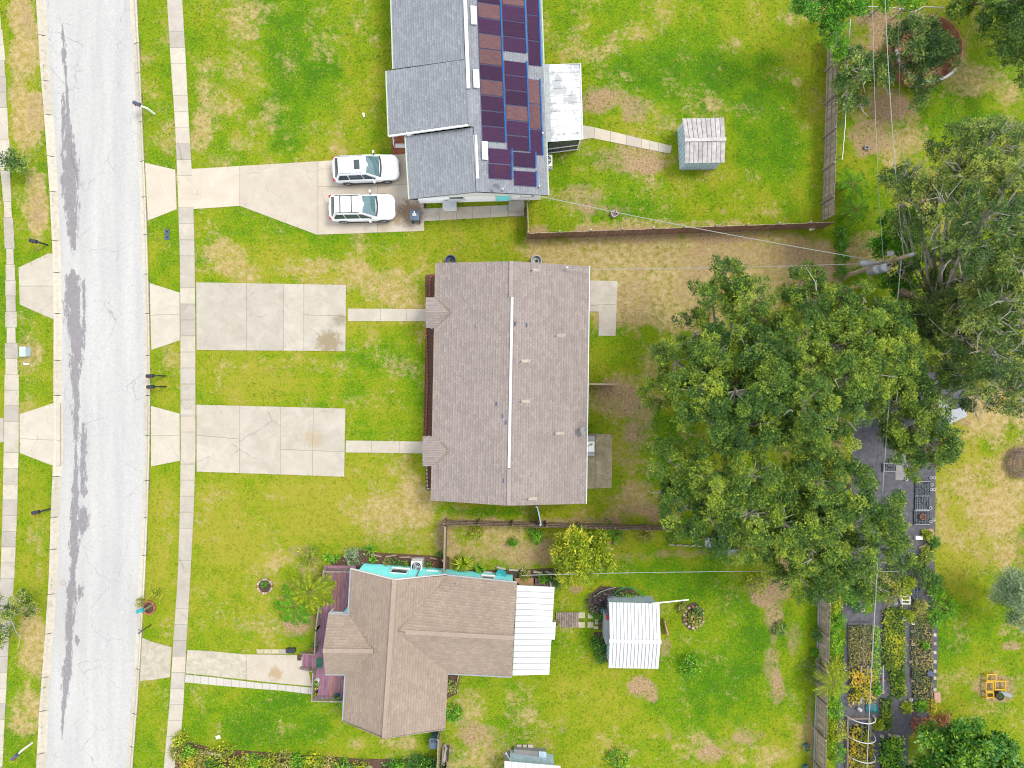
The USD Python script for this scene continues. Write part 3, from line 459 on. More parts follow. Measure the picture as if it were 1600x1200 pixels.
single('lawn_grass', MB().add(v, np.arange(len(v)).reshape(-1, 3), tint), 'grass_blade', 'short green and yellowing grass growing over the lawns', 'grass', kind='stuff')
# ------------------------------------------------------------------ roofs and walls
def frame_of(poly):
    p = np.array(poly, float); u = p[1] - p[0]; u /= np.linalg.norm(u)
    n = np.zeros(3)
    for i in range(len(p)): n += np.cross(p[i] - p[0], p[(i + 1) % len(p)] - p[0])
    n /= np.linalg.norm(n)
    if n[2] < 0: n = -n
    w = np.cross(n, u); c = p.mean(0) - p[0]
    if c @ w < 0: w = -w
    return p[0], u, w, n
def shingles(poly, course=.19, tab=.34):
    """Courses of tabs over a roof slope; poly starts with the two ends of its eave."""
    o, u, w, n = frame_of(poly)
    q = Polygon([((p - o) @ u, (p - o) @ w) for p in np.array(poly)])
    if not q.is_valid: q = q.buffer(0)
    inner = q.buffer(-.01); shapely.prepare(inner)
    x0, y0, x1, y1 = q.bounds; mb = MB(); V, F, TT, k = [], [], [], 0
    for r, v0 in enumerate(np.arange(y0 - .02, y1, course)):
        us = np.arange(x0 - tab * (r % 2) * .5 - R.uniform(0, .1), x1, tab); us = us + R.uniform(-.03, .03, len(us))
        for a, b in zip(us, np.append(us[1:], x1 + .05)):
            a2, b2 = a + .003, b - .003; lift = R.uniform(.012, .022); v1 = v0 + course + .02
            c = [(a2, v0), (b2, v0), (b2, v1), (a2, v1)]
            pts = None
            if shapely.contains(inner, sbox(a2, v0, b2, v1)): pts = c
            else:
                g = q.intersection(sbox(a2, v0, b2, v1))
                if g.geom_type == 'Polygon' and g.area > 1e-3: pts = list(shapely.geometry.polygon.orient(g).exterior.coords)[:-1]
            if pts is None: continue
            hh = [lift * (1 - (y - v0) / (v1 - v0)) + .004 for _, y in pts]
            top = [o + u * x + w * y + n * h for (x, y), h in zip(pts, hh)]
            V += top; F += [[k, k + i, k + i + 1] for i in range(1, len(pts) - 1)]; m = len(top)
            if pts is c:
                V += [top[0] - n * (lift + .01), top[1] - n * (lift + .01)]; F += [[k, k + m, k + m + 1], [k, k + m + 1, k + 1]]; m += 2
            b0 = R.uniform(-.22, .22); TT += [float(np.clip(.78 - .62 * (y - v0) / (v1 - v0) + b0, 0, 1)) for _, y in pts] + [.1] * (m - len(pts)); k += m  # tab tone graded darker upward, painting in the shadow line between courses
    return mb.add(V, F, TT)
def deck(poly, th=.14):
    o, u, w, n = frame_of(poly); p = np.array(poly, float); lo = p - [0, 0, th]; m = len(p)
    q = Polygon([((x - o) @ u, (x - o) @ w) for x in p])
    vv, ff = trimesh.creation.triangulate_polygon(q, engine='earcut')
    mb = MB(); top = o + vv[:, :1] * u + vv[:, 1:] * w; mb.add(top - n * .004, ff); mb.add(top - [0, 0, th], ff[:, ::-1])
    for i in range(m): mb.add([p[i], p[(i + 1) % m], lo[(i + 1) % m], lo[i]], [[0, 1, 2, 3]])
    return mb
def slope(t, poly, mat, edge=None, **k):
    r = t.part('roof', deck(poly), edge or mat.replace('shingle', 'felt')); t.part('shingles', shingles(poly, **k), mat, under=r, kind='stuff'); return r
def walls(t, poly2, z, mat, gable=None, th=.15):
    q = Polygon(poly2); t.part('wall', MB().prism(q.difference(q.buffer(-th, join_style=2)), -.1, z), mat)
    if gable is not None:
        for tri in gable: t.part('gable', MB().poly3(tri), mat)
def opening(t, a, b, z0, z1, kind='window', out=.03, frame='white_paint', fill='dark_glass'):
    """A window or door on the wall line from a to b (outside on the left of a->b), with frame, pane and bars of its own."""
    a, b = np.array(a, float), np.array(b, float); d = (b - a) / np.linalg.norm(b - a); nn = np.array([-d[1], d[0]]); L = np.linalg.norm(b - a)
    mb = MB(); f = .07; pt = lambda s, o, z: np.array([*(a + d * s + nn * o), z])
    for s0, s1, q0, q1 in ((0, L, z1 - f, z1), (0, L, z0, z0 + f), (0, f, z0 + f, z1 - f), (L - f, L, z0 + f, z1 - f)):
        mb.beam(pt(s0, out, (q0 + q1) / 2), pt(s1, out, (q0 + q1) / 2), .06, q1 - q0)
    p = t.part(kind, mb, frame)
    t.part('pane' if kind == 'window' else 'panel', MB().beam(pt(f, out - .015, (z0 + z1) / 2), pt(L - f, out - .015, (z0 + z1) / 2), .03, z1 - z0 - 2 * f), fill, under=p)
    if kind == 'window': t.part('sill', MB().beam(pt(-.05, out + .03, z0 - .03), pt(L + .05, out + .03, z0 - .03), .12, .05), frame, under=p)
def gutter(t, a, b, mat): t.part('gutter', MB().beam(a, b, .085, .10), mat)

# ---- the brown-roofed duplex in the middle
t = Thing('brown_roof_house', 'long brown shingled house with white ridge strip, between the two driveways and the oaks', 'house', (-.25, 0, 0))
ze, zr = 2.6, 4.4
A, B, Cc, D = P(681, 411, ze), P(674, 782, ze), P(916, 787, ze), P(921, 416, ze)
r0, r1 = P(799, 408, zr), P(795, 790, zr)
W = lambda p, q, f: np.array(p) * (1 - f) + np.array(q) * f
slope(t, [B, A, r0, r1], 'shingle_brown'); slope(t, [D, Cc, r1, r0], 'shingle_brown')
ins = Polygon([A[:2], B[:2], Cc[:2], D[:2]]).buffer(-.42, join_style=2); ic = np.array(ins.exterior.coords)[:-1]
walls(t, ins, 2.62, 'tan_wall', [[W(A, D, .05) + [0, -.45, .0], W(A, D, .95) + [0, -.45, 0], r0 + [0, -.45, -.12]], [W(B, Cc, .05) + [0, .45, 0], W(B, Cc, .95) + [0, .45, 0], r1 + [0, .45, -.12]]])
xw = ins.bounds[0]; xe = ins.bounds[2]
for y in (6.6, 2.4, -1.2, -6.2): opening(t, (xw + .05, y + .9), (xw + .05, y - .9) if False else (xw + .05, y + 2.4), .9, 2.1) if False else opening(t, (xw + .16, y), (xw + .16, y + 1.5), .9, 2.1)
for y in (4.1, -4.9): opening(t, (xw + .14, y), (xw + .14, y + .95), .02, 2.1, 'door', fill='turquoise_wall' if False else 'grey_wall')
for y in (7.2, 1.2, -2.0, -6.6): opening(t, (xe - .14, y), (xe - .14, y - 1.5), .9, 2.1)
t.part('ridge_vent', MB().beam(P(800.3, 464, zr + .05), P(795.3, 731, zr + .05), .17, .05), 'white_metal')
rc = MB()
for a, b in ((408, 462), (733, 790)):
    for s in np.arange(a, b - 3, 4.2):
        f0, f1 = (s - 408) / 382, (s + 5.4 - 408) / 382; rc.beam(W(r0, r1, f0) + [0, 0, .03], W(r0, r1, min(f1, 1)) + [0, 0, .045], .26, .02)
t.part('ridge_cap', rc, 'shingle_brown', kind='stuff')
# the two little porch gables
for yl, yh, yc, xo, xa in ((465, 512, 488.5, 665.5, 702), (682, 728, 704.5, 660.5, 698)):
    zz = ze + .01; za = ze + .56
    p0, p1, q0, q1 = P(xo, yl, zz), P(xo, yh, zz), P(680.5, yl, zz), P(680.5, yh, zz); ro = P(xo - .5, yc, za); ra = P(xa, yc, za)
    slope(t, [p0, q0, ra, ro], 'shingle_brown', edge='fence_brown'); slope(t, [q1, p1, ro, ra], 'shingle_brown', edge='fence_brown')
    for a, b in ((q0, ra), (q1, ra)): t.part('valley', MB().beam(a + [0, 0, .02], b + [0, 0, .03], .09, .03), 'twig_brown')
    for pp in (p0, p1): t.part('post', MB().box((pp[0] + .15, pp[1] + (.18 if pp is p1 else -.18), 1.3), (.12, .12, 2.6)), 'white_paint')
def on_slope(px, py, side, lift=.05):   # a point of the roof slope by its place in the photograph
    lo, hi = 2.4, 4.6
    for _ in range(40):
        z = (lo + hi) / 2; p = P(px, py, z); e = (W(A, B, (py - 411) / 371) if side < 0 else W(D, Cc, (py - 416) / 371)); r = W(r0, r1, (py - 408) / 382)
        zt = ze + (zr - ze) * np.clip((p[0] - e[0]) / (r[0] - e[0]), 0, 1)
        if z < zt: lo = z
        else: hi = z
    return P(px, py, z) + [0, 0, lift]
for x, y in ((832, 422), (870, 524), (815, 564), (815, 627), (868, 677), (826, 779)):      # pipe vents with pale flashing
    p = on_slope(x, y, 1); f = t.part('pipe_vent', MB().tube([p, p + [0, 0, .3]], .05, 8), 'grey_metal')
    t.part('flashing', MB().beam(p + [0, 0, -.025], on_slope(x + 13, y, 1) + [0, 0, -.035], .2, .012), 'stone_pale', under=f)
for x, y, sd in ((822, 508, 1), (776, 631, -1), (786, 650, -1), (787, 751, -1), (727, 466, -1), (745, 508, -1), (791, 660, -1), (804, 506, 1)):
    p = on_slope(x, y, sd, .03); t.part('roof_patch', MB().box(p, (.14, .28, .02), m=np.array([[.95, 0, -.3], [0, 1, 0], [.3, 0, .95]]) if sd > 0 else np.array([[.95, 0, .3], [0, 1, 0], [-.3, 0, .95]])), 'blue_grey_lid' if x > 770 else 'grey_wall')
for a, b in ((A, B), (D, Cc)): t.part('drip_edge', MB().beam(a + [-.02 if a is A else .02, 0, .0], b + [-.02 if a is A else .02, 0, 0], .05, .05), 'white_metal' if a is D else 'twig_brown')
t = Thing('service_mast', 'small grey electric mast on the north-east corner of the brown roof', 'mast', P(885, 421, 3.0))
p = P(885, 421, 2.9); t.part('pipe', MB().tube([p, p + [0, 0, .7]], .035, 8), 'grey_metal'); t.part('weatherhead', MB().lathe([(0, .16), (.07, .12), (.09, 0), (0, -.04)], p + [0, 0, .7], 10), 'white_metal'); t.part('boot', MB().lathe([(.16, 0), (.12, .05), (.04, .12)], p, 10), 'blue_grey_lid')
def dish(name, x, y, z, label, face=(1, .25), r=.3):
    t = Thing(name, label, 'satellite dish', P(x, y, z)); p = P(x, y, z)
    t.part('mast', MB().tube([p - [0, 0, .42], p - [0, 0, .02], p + [0, 0, .16]], .03, 6), 'grey_metal')
    f = np.array([face[0], face[1], .75]); f /= np.linalg.norm(f); a = np.cross([0, 0, 1], f); a /= np.linalg.norm(a); b = np.cross(f, a)
    c = p + [0, 0, .22]; m = MB().lathe([(0, -.05), (r * .5, -.03), (r, .05), (r * 1.02, .045), (r * .5, -.05), (0, -.07)], (0, 0, 0), 18); v, fc = m.out(); v = c + v[:, :1] * a + v[:, 1:2] * b * 1.1 + v[:, 2:] * f
    t.part('reflector', (v, fc), 'grey_metal'); t.part('arm', MB().tube([c - b * r * .9, c + f * .35 - b * r * .5], .018, 5), 'galvanised'); t.part('receiver', MB().box(c + f * .36 - b * r * .45, (.09, .07, .07)), 'grey_metal')
dish('satellite_dish', 909, 673, 3.0, 'oval grey satellite dish on the east eave of the brown roof')

# ---- the grey-roofed house with the pool heating mats
ze = 2.65; X = lambda y: (845 + (y) * 11 / 305)
t = Thing('grey_roof_house', 'grey shingled house with blue pool-heating mats on its east slope, two white cars before it', 'house', (-3, 18, 0))
zr, zn = 4.15, 4.4
E0, E1 = P(X(-90), -90, ze), P(X(305), 305, ze)
S1, S0 = P(743.5, 300, zr), P(737, 176, zr + .0); N1, N0 = P(731.5, 196, zn), P(717, -90, zn)
S0 = P(739.5, 199, zr)
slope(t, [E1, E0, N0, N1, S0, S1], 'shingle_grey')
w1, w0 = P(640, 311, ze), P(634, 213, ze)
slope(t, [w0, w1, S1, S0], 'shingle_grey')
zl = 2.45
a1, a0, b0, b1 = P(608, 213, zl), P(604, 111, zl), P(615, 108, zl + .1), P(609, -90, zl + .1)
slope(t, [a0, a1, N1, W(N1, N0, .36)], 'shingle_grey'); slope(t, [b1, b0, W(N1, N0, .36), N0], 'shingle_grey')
t.part('rake', MB().beam(a1 + [0, 0, .03], N1 + [0, 0, .03], .10, .14), 'white_paint')
for a, b in ((a0, a1), (b1, b0), (w0, w1), (E0, E1)): gutter(t, a + [-.05 if a[0] < -5 else .06, 0, -.02], b + [-.05 if a[0] < -5 else .06, 0, -.02], 'gutter_green')
walls(t, [a0[:2] + [1.1, .0], a1[:2] + [1.1, .35], w0[:2] + [.35, .35], w1[:2] + [.35, .42], E1[:2] + [-.4, .42], E0[:2] + [-.4, 0]][::-1], 2.62, 'white_wall', [[w1 + [.35, .42, 0], E1 + [-.4, .42, 0], S1 + [0, .42, -.12]], [a1 + [.5, .36, 0], w0 + [.2, .36, 0], N1 + [-.2, .36, -.2]]])
t.part('siding_band', MB().poly3([w1 + [.1, .05, -.02], E1 + [-.05, .05, -.02], S1 + [0, .05, -.1]]), 'white_paint')
ys = w1[1] + .42; xa = w1[0] + .35; xb = E1[0] - .4; yl = lambda x: ys + (E1[1] - w1[1]) * (x - xa) / (xb - xa) - .0
opening(t, (xa + 6.6, yl(xa + 6.6)), (xa + 5.5, yl(xa + 5.5)), .1, 2.15, 'door', fill='turquoise_wall', out=.02); opening(t, (xa + 3.3, yl(xa + 3.3)), (xa + 2.2, yl(xa + 2.2)), .9, 2.1, out=.02); opening(t, (xb - .5, yl(xb)), (xb - 1.5, yl(xb)), .9, 2.0, out=.02)
for y, x in ((1, 752), (2, 745)):
    pass
t.part('ridge_vent', MB().beam(P(724.5, -60, zn + .04), P(732, 138, zn + .04) , .24, .06), 'white_metal'); t.part('ridge_vent', MB().beam(P(742.5, 211, zr + .04), P(746, 279, zr + .04), .24, .06), 'white_metal')
nrm = frame_of([E1, E0, N0, N1])[3]
ue = (E1 - E0) / np.linalg.norm(E1 - E0); we = np.cross(nrm, ue); we = we if we[0] < 0 else -we      # along the eave, up the slope
def eslope(px, py, lift=0.0):
    lo, hi = 2.5, 4.8
    for _ in range(40):
        z = (lo + hi) / 2; p = P(px, py, z)
        if (p - E0) @ nrm < 0: lo = z
        else: hi = z
    return P(px, py, z) + nrm * lift
def flat_on(px0, py0, px1, py1, lift, th):       # a thin slab lying on the east slope
    c = [eslope(px0, py0), eslope(px1, py0), eslope(px1, py1), eslope(px0, py1)]; mid = sum(c) / 4; mb = MB()
    sx = abs((c[1] - c[0]) @ we); sy = abs((c[3] - c[0]) @ ue)
    return mb.box(mid + nrm * lift, (sx, sy, th), m=np.stack([-we, -ue, nrm], 1))
for x, y, w, h in ((739.5, 25, 9, 28), (743.5, 124, 9, 28), (757, 236, 8.5, 28)): t.part('roof_vent', flat_on(x - w / 2, y - h / 2, x + w / 2, y + h / 2, .08, .14), 'white_metal')
for x, y in ((843, 301 - 9), (786, 297), (848, 210)): t.part('pipe_vent', MB().tube([eslope(x, y), eslope(x, y) + [0, 0, .3]], .05, 8), 'white_metal')
dish('satellite_dish', 776, 293, 4.2, 'white satellite dish near the south gable of the grey roof', (-.3, -1), .26)

t2 = Thing('solar_array', 'dark plum pool-heating mats with bright blue header pipes on the grey roof', 'solar panels', eslope(790, 120))
mx = lambda x, y: x + y * 8 / 215.0
cols = [(745, 781, [-18, 6, 30, 54, 78, 102, 126, 150, 174, 198, 222], ()), (783.5, 819, [-17, 8, 32, 57, 80.5], ()), (783.5, 818.5, [94.5, 117, 140.5, 164, 187.5, 211, 234.5], ()), (822, 841, [-17, 21, 61, 100], ()), (819.5, 838.5, [121, 160, 199.5, 239.5], ())]
light = {(0, 1), (0, 3), (0, 4), (0, 6), (1, 0), (2, 3), (4, 0), (4, 1), (0, 2)} - {(0, 2)}
for ci, (x0, x1, rows, _) in enumerate(cols):
    for ri, (a, b) in enumerate(zip(rows[:-1], rows[1:])):
        ym = (a + b) / 2; o = ym * 8 / 215
        t2.part('solar_mat', flat_on(x0 + o + 1, a + 1.2 + (x0 - 745) * .04, x1 + o - 1.2, b - 1.0 + (x0 - 745) * .04, .035, .03), 'solar_light' if (ci, ri) in light else 'solar_dark')
        t2.part('backing', flat_on(x0 + o, a + .3 + (x0 - 745) * .04, x1 + o - .2, b - .2 + (x0 - 745) * .04, .012, .012), 'mat_blue')
    a, b = rows[0], rows[-1]
    t2.part('header_pipe', MB().tube([eslope(x1 + y * 8 / 215 + .6, y + (x0 - 745) * .04, .06) for y in (a, (a + b) / 2, b)], .055, 7), 'pipe_blue')
for x0, x1, rows in ((763, 799, [232.5, 256.5, 280]), (801.5, 836, [238, 262]), (802.5, 837, [267.5, 291])):
    for a, b in zip(rows[:-1], rows[1:]):
        t2.part('solar_mat', flat_on(x0 + 1, a + 1, x1 - 1, b - 1, .035, .03), 'solar_dark'); t2.part('backing', flat_on(x0, a, x1, b, .012, .012), 'mat_blue')
    t2.part('header_pipe', MB().tube([eslope(x1 + .6, y, .06) for y in (rows[0], rows[-1])], .055, 7), 'pipe_blue')

# metal patio roof on the east side, front porch steps
t = Thing('patio_cover', 'white ribbed metal patio roof streaked with grey dirt, against the grey-roofed house', 'patio cover', P(878, 160, 0))
q = [(850.5, 101), (906, 99), (909.5, 218), (854.5, 222)]
zt = (2.62, 2.35, 2.35, 2.62); c = [P(x, y, z) for (x, y), z in zip(q, zt)]
for i in range(10):
    f0, f1 = i / 10 + .002, (i + 1) / 10 - .002
    a, b, d, e = W(c[0], c[3], f0), W(c[1], c[2], f0), W(c[1], c[2], f1), W(c[0], c[3], f1)
    mb = MB(); lo = [0, 0, -.05]
    mb.add([a, b, d, e, a + lo, b + lo, d + lo, e + lo], [[3, 2, 1, 0], [4, 5, 6, 7], [0, 1, 5, 4], [1, 2, 6, 5], [2, 3, 7, 6], [3, 0, 4, 7]]); mb.beam(a + [0, -.03, .02], b + [0, -.03, .02], .05, .05)
    t.part('roof_panel', mb, 'white_stained')
t.part('fascia', MB().beam(c[1] + [.04, 0, -.02], c[2] + [.04, 0, -.02], .07, .16), 'white_metal'); t.part('flashing', MB().beam(c[0] + [.15, 0, .07], c[3] + [.15, 0, .07], .3, .02), 'grey_metal')
for f in (.02, .5, .98): p = W(c[1], c[2], f); t.part('post', MB().box((p[0] - .1, p[1], 1.17), (.08, .08, 2.34)), 'white_paint')
for a, b, nm in (((c[2] + [-.15, .1, 0]), c[3] + [.2, .1, 0], 'screen'), (c[1] + [-.15, 0, 0], c[2] + [-.15, .1, 0], 'screen')):
    t.part(nm, MB().beam((a[0], a[1], 1.2), (b[0], b[1], 1.2), .03, 2.0), 'black_plastic')
t.part('screen_frame', MB().beam((c[2][0] - .15, c[2][1] + .07, .25), (c[3][0] + .2, c[3][1] + .07, .25), .06, .08).beam((c[2][0] - .15, c[2][1] + .07, 1.1), (c[3][0] + .2, c[3][1] + .07, 1.1), .06, .06), 'white_paint')
t = Thing('entry_steps', 'white railed porch step on red brick paving before the grey-roofed house', 'porch step', P(622, 222, 0))
p = P(617, 222, 0); t.part('landing', MB().box((p[0] + .55, p[1] + .2, .12), (1.0, .7, .24)), 'brick_red'); t.part('step', MB().box((p[0] + .55, p[1] - .3, .07), (1.0, .3, .13)), 'white_paint')
for dx in (0, .9): 
    rl = t.part('railing', MB().beam((p[0] + dx, p[1] + .5, .95), (p[0] + dx + .05, p[1] - .5, .8), .06, .06), 'white_paint')
    for s in (.4, 0, -.4): t.part('baluster', MB().box((p[0] + dx + .02, p[1] + s, .45), (.04, .04, .85)), 'white_paint', under=rl)

# ---- the tan-roofed house with turquoise walls
t = Thing('tan_roof_house', 'tan shingled house with turquoise walls and plum deck, below the brown-roofed house', 'house', (-7, -19, 0))
ze, zr = 2.7, 4.62
NW, NE_, SW, SE_ = P(548.5, 889, ze), P(697, 898, ze), P(536, 1125.5, ze), P(695.5, 1138, ze); RN, RS = P(616.5, 906, zr), P(600.5, 1152.5, zr)
k0, k1, k2, k3 = P(697, 898.5, ze), P(808, 910, ze), P(800, 1057, ze), P(700, 1052, ze)
zw = 4.45; WE = P(803, 996.5, zw)
e = W(NE_, SE_, .5); nE = frame_of([SE_, NE_, RN, RS])[3]
d = P(640, 988, zw) - WE; WW = WE + d * (((SE_ - WE) @ nE) / (d @ nE))          # where the wing's ridge meets the main slope
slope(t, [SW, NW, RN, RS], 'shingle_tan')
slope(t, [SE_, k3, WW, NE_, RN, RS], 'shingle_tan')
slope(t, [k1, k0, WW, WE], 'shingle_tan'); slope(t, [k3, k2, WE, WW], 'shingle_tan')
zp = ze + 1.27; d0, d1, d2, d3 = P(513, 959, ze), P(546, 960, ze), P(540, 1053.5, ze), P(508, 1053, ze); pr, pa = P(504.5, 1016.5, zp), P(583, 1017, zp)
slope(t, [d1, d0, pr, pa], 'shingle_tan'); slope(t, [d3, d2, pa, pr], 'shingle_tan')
for nm, a, b in (('ridge_cap', RN, RS), ('ridge_cap', pr, pa), ('ridge_cap', WW + [.5, 0, .04], WE)):
    L = np.linalg.norm(b - a); m = MB(); n_ = int(L / .2)
    for i in range(n_): m.beam(W(a, b, i / n_) + [0, 0, .025], W(a, b, (i + 1.3) / n_ if i < n_ - 1 else 1) + [0, 0, .045], .30, .02)
    t.part(nm, m, 'shingle_tan', kind='stuff')
for a, b in ((d1, pa), (d2, pa)): t.part('valley', MB().beam(a + [.05, 0, .03], b + [0, 0, .03], .12, .03), 'twig_brown')
for a, b in ((NW, RN), (RN, NE_), (RN + [0, 0, 0], RN + [.01, .01, 0])): 
    if np.linalg.norm(b - a) > .1: t.part('rake', MB().beam(a + [0, .04, .01], b + [0, .04, .01], .05, .16), 'white_metal')
t.part('rake', MB().beam(SW + [0, -.04, 0], RS + [0, -.04, 0], .04, .14), 'slat_grey'); t.part('rake', MB().beam(RS + [0, -.04, 0], SE_ + [0, -.04, 0], .06, .14), 'slat_grey')
for a, b in ((NW, W(NW, SW, .29)), (W(NW, SW, .7), SW), (d1, d0), (d3, d2), (k0, k1), (k2, k3)):
    o = np.cross((b - a) / np.linalg.norm(b - a), [0, 0, 1]); mid = (a + b) / 2 - np.array([-7.5, -19, 0]); o = o if o @ mid > 0 else -o
    gutter(t, a + o * .03, b + o * .03, 'grey_metal')
wm = Polygon([NW[:2], NE_[:2], SE_[:2], SW[:2]]).buffer(-.32, join_style=2); ww = Polygon([k0[:2] + [-1, 0], k1[:2], k2[:2], k3[:2] + [-1, 0]]).buffer(-.28, join_style=2); wp = wm.union(ww)
walls(t, wp, 2.68, 'turquoise_wall', [[NW + [.3, -.3, 0], NE_ + [-.3, -.3, 0], RN + [0, -.3, -.12]], [SW + [.3, .3, 0], SE_ + [-.3, .3, 0], RS + [0, .3, -.12]], [k1 + [-.28, -.2, 0], k2 + [-.28, .2, 0], WE + [-.28, 0, -.12]]])
nw2 = np.array(NW[:2]) + [.32, -.30]; ne2 = np.array(k1[:2]) + [-.28, -.27]; dd = (ne2 - nw2) / np.linalg.norm(ne2 - nw2)
for s, L_ in ((2.2, 1.2), (4.7, 1.0), (8.6, .9)): opening(t, nw2 + dd * (s + 0), nw2 + dd * (s + L_), .95, 2.05, out=.05)
t.part('downpipe', MB().beam((*(nw2 + dd * 4.1 + [0, .06]), .05), (*(nw2 + dd * 4.15 + [0, .06]), 2.6), .09, .07, up=(1, 0, 0)), 'grey_wall')
for x, y in ((676, 911), (713, 912)):
    p = P(x, y, 3.0); t.part('pipe_vent', MB().tube([p - [0, 0, .2], p + [0, 0, .12]], .05, 8), 'grey_metal')
t2 = Thing('porch_trellis', 'small white framed turquoise gate panel standing at the plum deck', 'gate panel', P(538, 953, 0))
a, b = P(515, 957, 1.6), P(546, 957.5, 1.6); t2.part('frame', MB().beam(a, b, .09, .12).beam((a[0] + .04, a[1], .8), (a[0] + .045, a[1], 1.6), .08, .08, up=(1, 0, 0)), 'white_paint'); t2.part('panel', MB().beam((a[0] + 1.0, a[1] + .02, .9), (b[0] - .05, b[1] + .02, .9), .04, 1.2), 'turquoise_wall')
# white ribbed roof behind it
t = Thing('porch_cover', 'clean white ribbed metal roof joined to the east end of the tan roof', 'patio cover', P(835, 985, 0))
left, right = ((807.5, 914), (800.5, 1056)), None
rows = 15
for i in range(rows):
    f0, f1 = i / rows + .0015, (i + 1) / rows - .0015
    l0, l1 = W(P(807.8, 914, 2.68), P(800.8, 1055.5, 2.68), f0), W(P(807.8, 914, 2.68), P(800.8, 1055.5, 2.68), f1); ex = 5.5 if 6 <= i <= 8 else 0
    e0, e1 = W(P(866.5 + ex, 917, 2.4), P(858 + ex, 1054.5, 2.4), f0), W(P(866.5 + ex, 917, 2.4), P(858 + ex, 1054.5, 2.4), f1); lo = [0, 0, -.05]
    mb = MB().add([l0, e0, e1, l1, l0 + lo, e0 + lo, e1 + lo, l1 + lo], [[3, 2, 1, 0], [4, 5, 6, 7], [0, 1, 5, 4], [1, 2, 6, 5], [2, 3, 7, 6], [3, 0, 4, 7]]).beam(l0 + [0, -.04, .025], e0 + [0, -.04, .025], .07, .05)
    t.part('roof_panel', mb, 'white_metal')
for x, y in ((862, 922), (862, 985), (855, 1048)): p = P(x, y, 2.2); t.part('post', MB().box((p[0], p[1], 1.15), (.1, .1, 2.3)), 'white_paint')

# ---- deck, ramp, small things of the tan-roofed house
t = Thing('timber_deck', 'plum painted board deck with railing along the west side of the tan-roofed house', 'deck', P(515, 990, 0))
zd = .45
xs = np.arange(487, 560, 4.3)
dk = Polygon([(504, 893), (556, 893), (556, 1090), (489.5, 1093), (489.5, 1040), (493, 985)])
for i, x in enumerate(xs):
    q = dk.intersection(Polygon([(x + 8, 880), (x + 12.1, 880), (x - 3.9 + 4, 1100), (x - 4, 1100)]))
    if q.area > 10: t.part('board', MB().prism(Polygon(G2(q.exterior.coords, zd)), zd - .04, zd + R.uniform(-.004, .004)), 'deck_plum' if R.random() < .72 else 'deck_rust')
t.part('board', MB().prism(Polygon(G2([(506, 883.5), (556, 884), (556, 892), (505, 891.5)], zd)), zd - .04, zd), 'deck_plum')
def rail(t, pts, h, mat, z0=0, posts=True, w=.08):
    for a, b in zip(pts[:-1], pts[1:]):
        a, b = np.array(a), np.array(b); r = t.part('rail', MB().beam((*a, z0 + h), (*b, z0 + h), w, .05), mat)
        L = np.linalg.norm(b - a); n_ = max(2, int(L / .14)); m = MB()
        for i in range(n_ + 1):
            p = a + (b - a) * i / n_; m.box((*p, z0 + h / 2), (.035, .035, h) if i % 10 else (.09, .09, h + .06))
        t.part('balusters', m, mat, under=r, kind='stuff')
        m = MB()
rail(t, [P(506, 891, 1.3)[:2], P(493.5, 985, 1.3)[:2], P(491.5, 1022, 1.3)[:2]], .9, 'slat_grey', zd); rail(t, [P(489, 1052, 1.3)[:2], P(487.5, 1095, 1.3)[:2], P(538, 1096, 1.3)[:2]], .9, 'slat_grey', zd)
rail(t, [P(506, 893, 1.3)[:2], P(549, 893, 1.3)[:2]], .9, 'slat_grey', zd)
t = Thing('entry_ramp', 'plum board ramp with slatted side rails at the end of the speckled driveway', 'ramp', P(482, 1035, 0))
for i in range(7):
    x = 472.5 + i * 2.9; z = .12 + .05 * i; t.part('board', MB().prism(Polygon(G2([(x, 1022), (x + 2.6, 1023), (x + 2.6, 1045), (x, 1044)], z)), z - .04, z), 'deck_plum')
for y0, y1, zz in ((1018, 1026, .9), (1042, 1050, .9)):
    r = t.part('rail', MB().beam(P(469, y0 + 3, .5), P(491, y1 - (3 if y0 < 1030 else 0), 1.2), .07, .07), 'slat_grey')
    for i in range(6):
        f = i / 5; a = W(P(469, y0 + 3, .5), P(491, y1 - (3 if y0 < 1030 else 0), 1.2), f); t.part('baluster', MB().beam(a, (a[0], a[1], .1), .06, .06, up=(1, 0, 0)), 'slat_grey', under=r)
a = P(499, 1035.5, zd); single('door_mat', MB().box((a[0], a[1], zd + .02), (.42, .72, .02)), 'green_plastic', 'green door mat on the plum deck at the top of the ramp', 'door mat')
a = P(468, 1027, 0); single('step_mat', MB().box((a[0], a[1], .05), (.3, .42, .02)), 'soil', 'small dark olive mat at the foot of the plum ramp', 'door mat')
a = P(456, 1014.5, 0); single('planter_box', MB().box((a[0], a[1], .16), (.6, .3, .3), taper=1.06), 'mailbox_black', 'dark box standing beside the pavers before the plum ramp', 'box')
t = Thing('foot_bridge', 'grey slatted wooden walk between the white porch roof and the stepping stones', 'boardwalk', P(887, 968, 0))
for i in range(13):
    x = 869 + i * 2.75; t.part('slat', MB().prism(Polygon(G2([(x, 956.5), (x + 2.2, 956.8), (x + 2.2, 980.8), (x, 980.5)], .1)), .05, .1), 'slat_grey')
a = P(939, 975.5, 0); single('door_mat', MB().box((a[0], a[1], .06), (.42, .7, .03)), 'soil', 'dark brown door mat before the white shed', 'door mat')

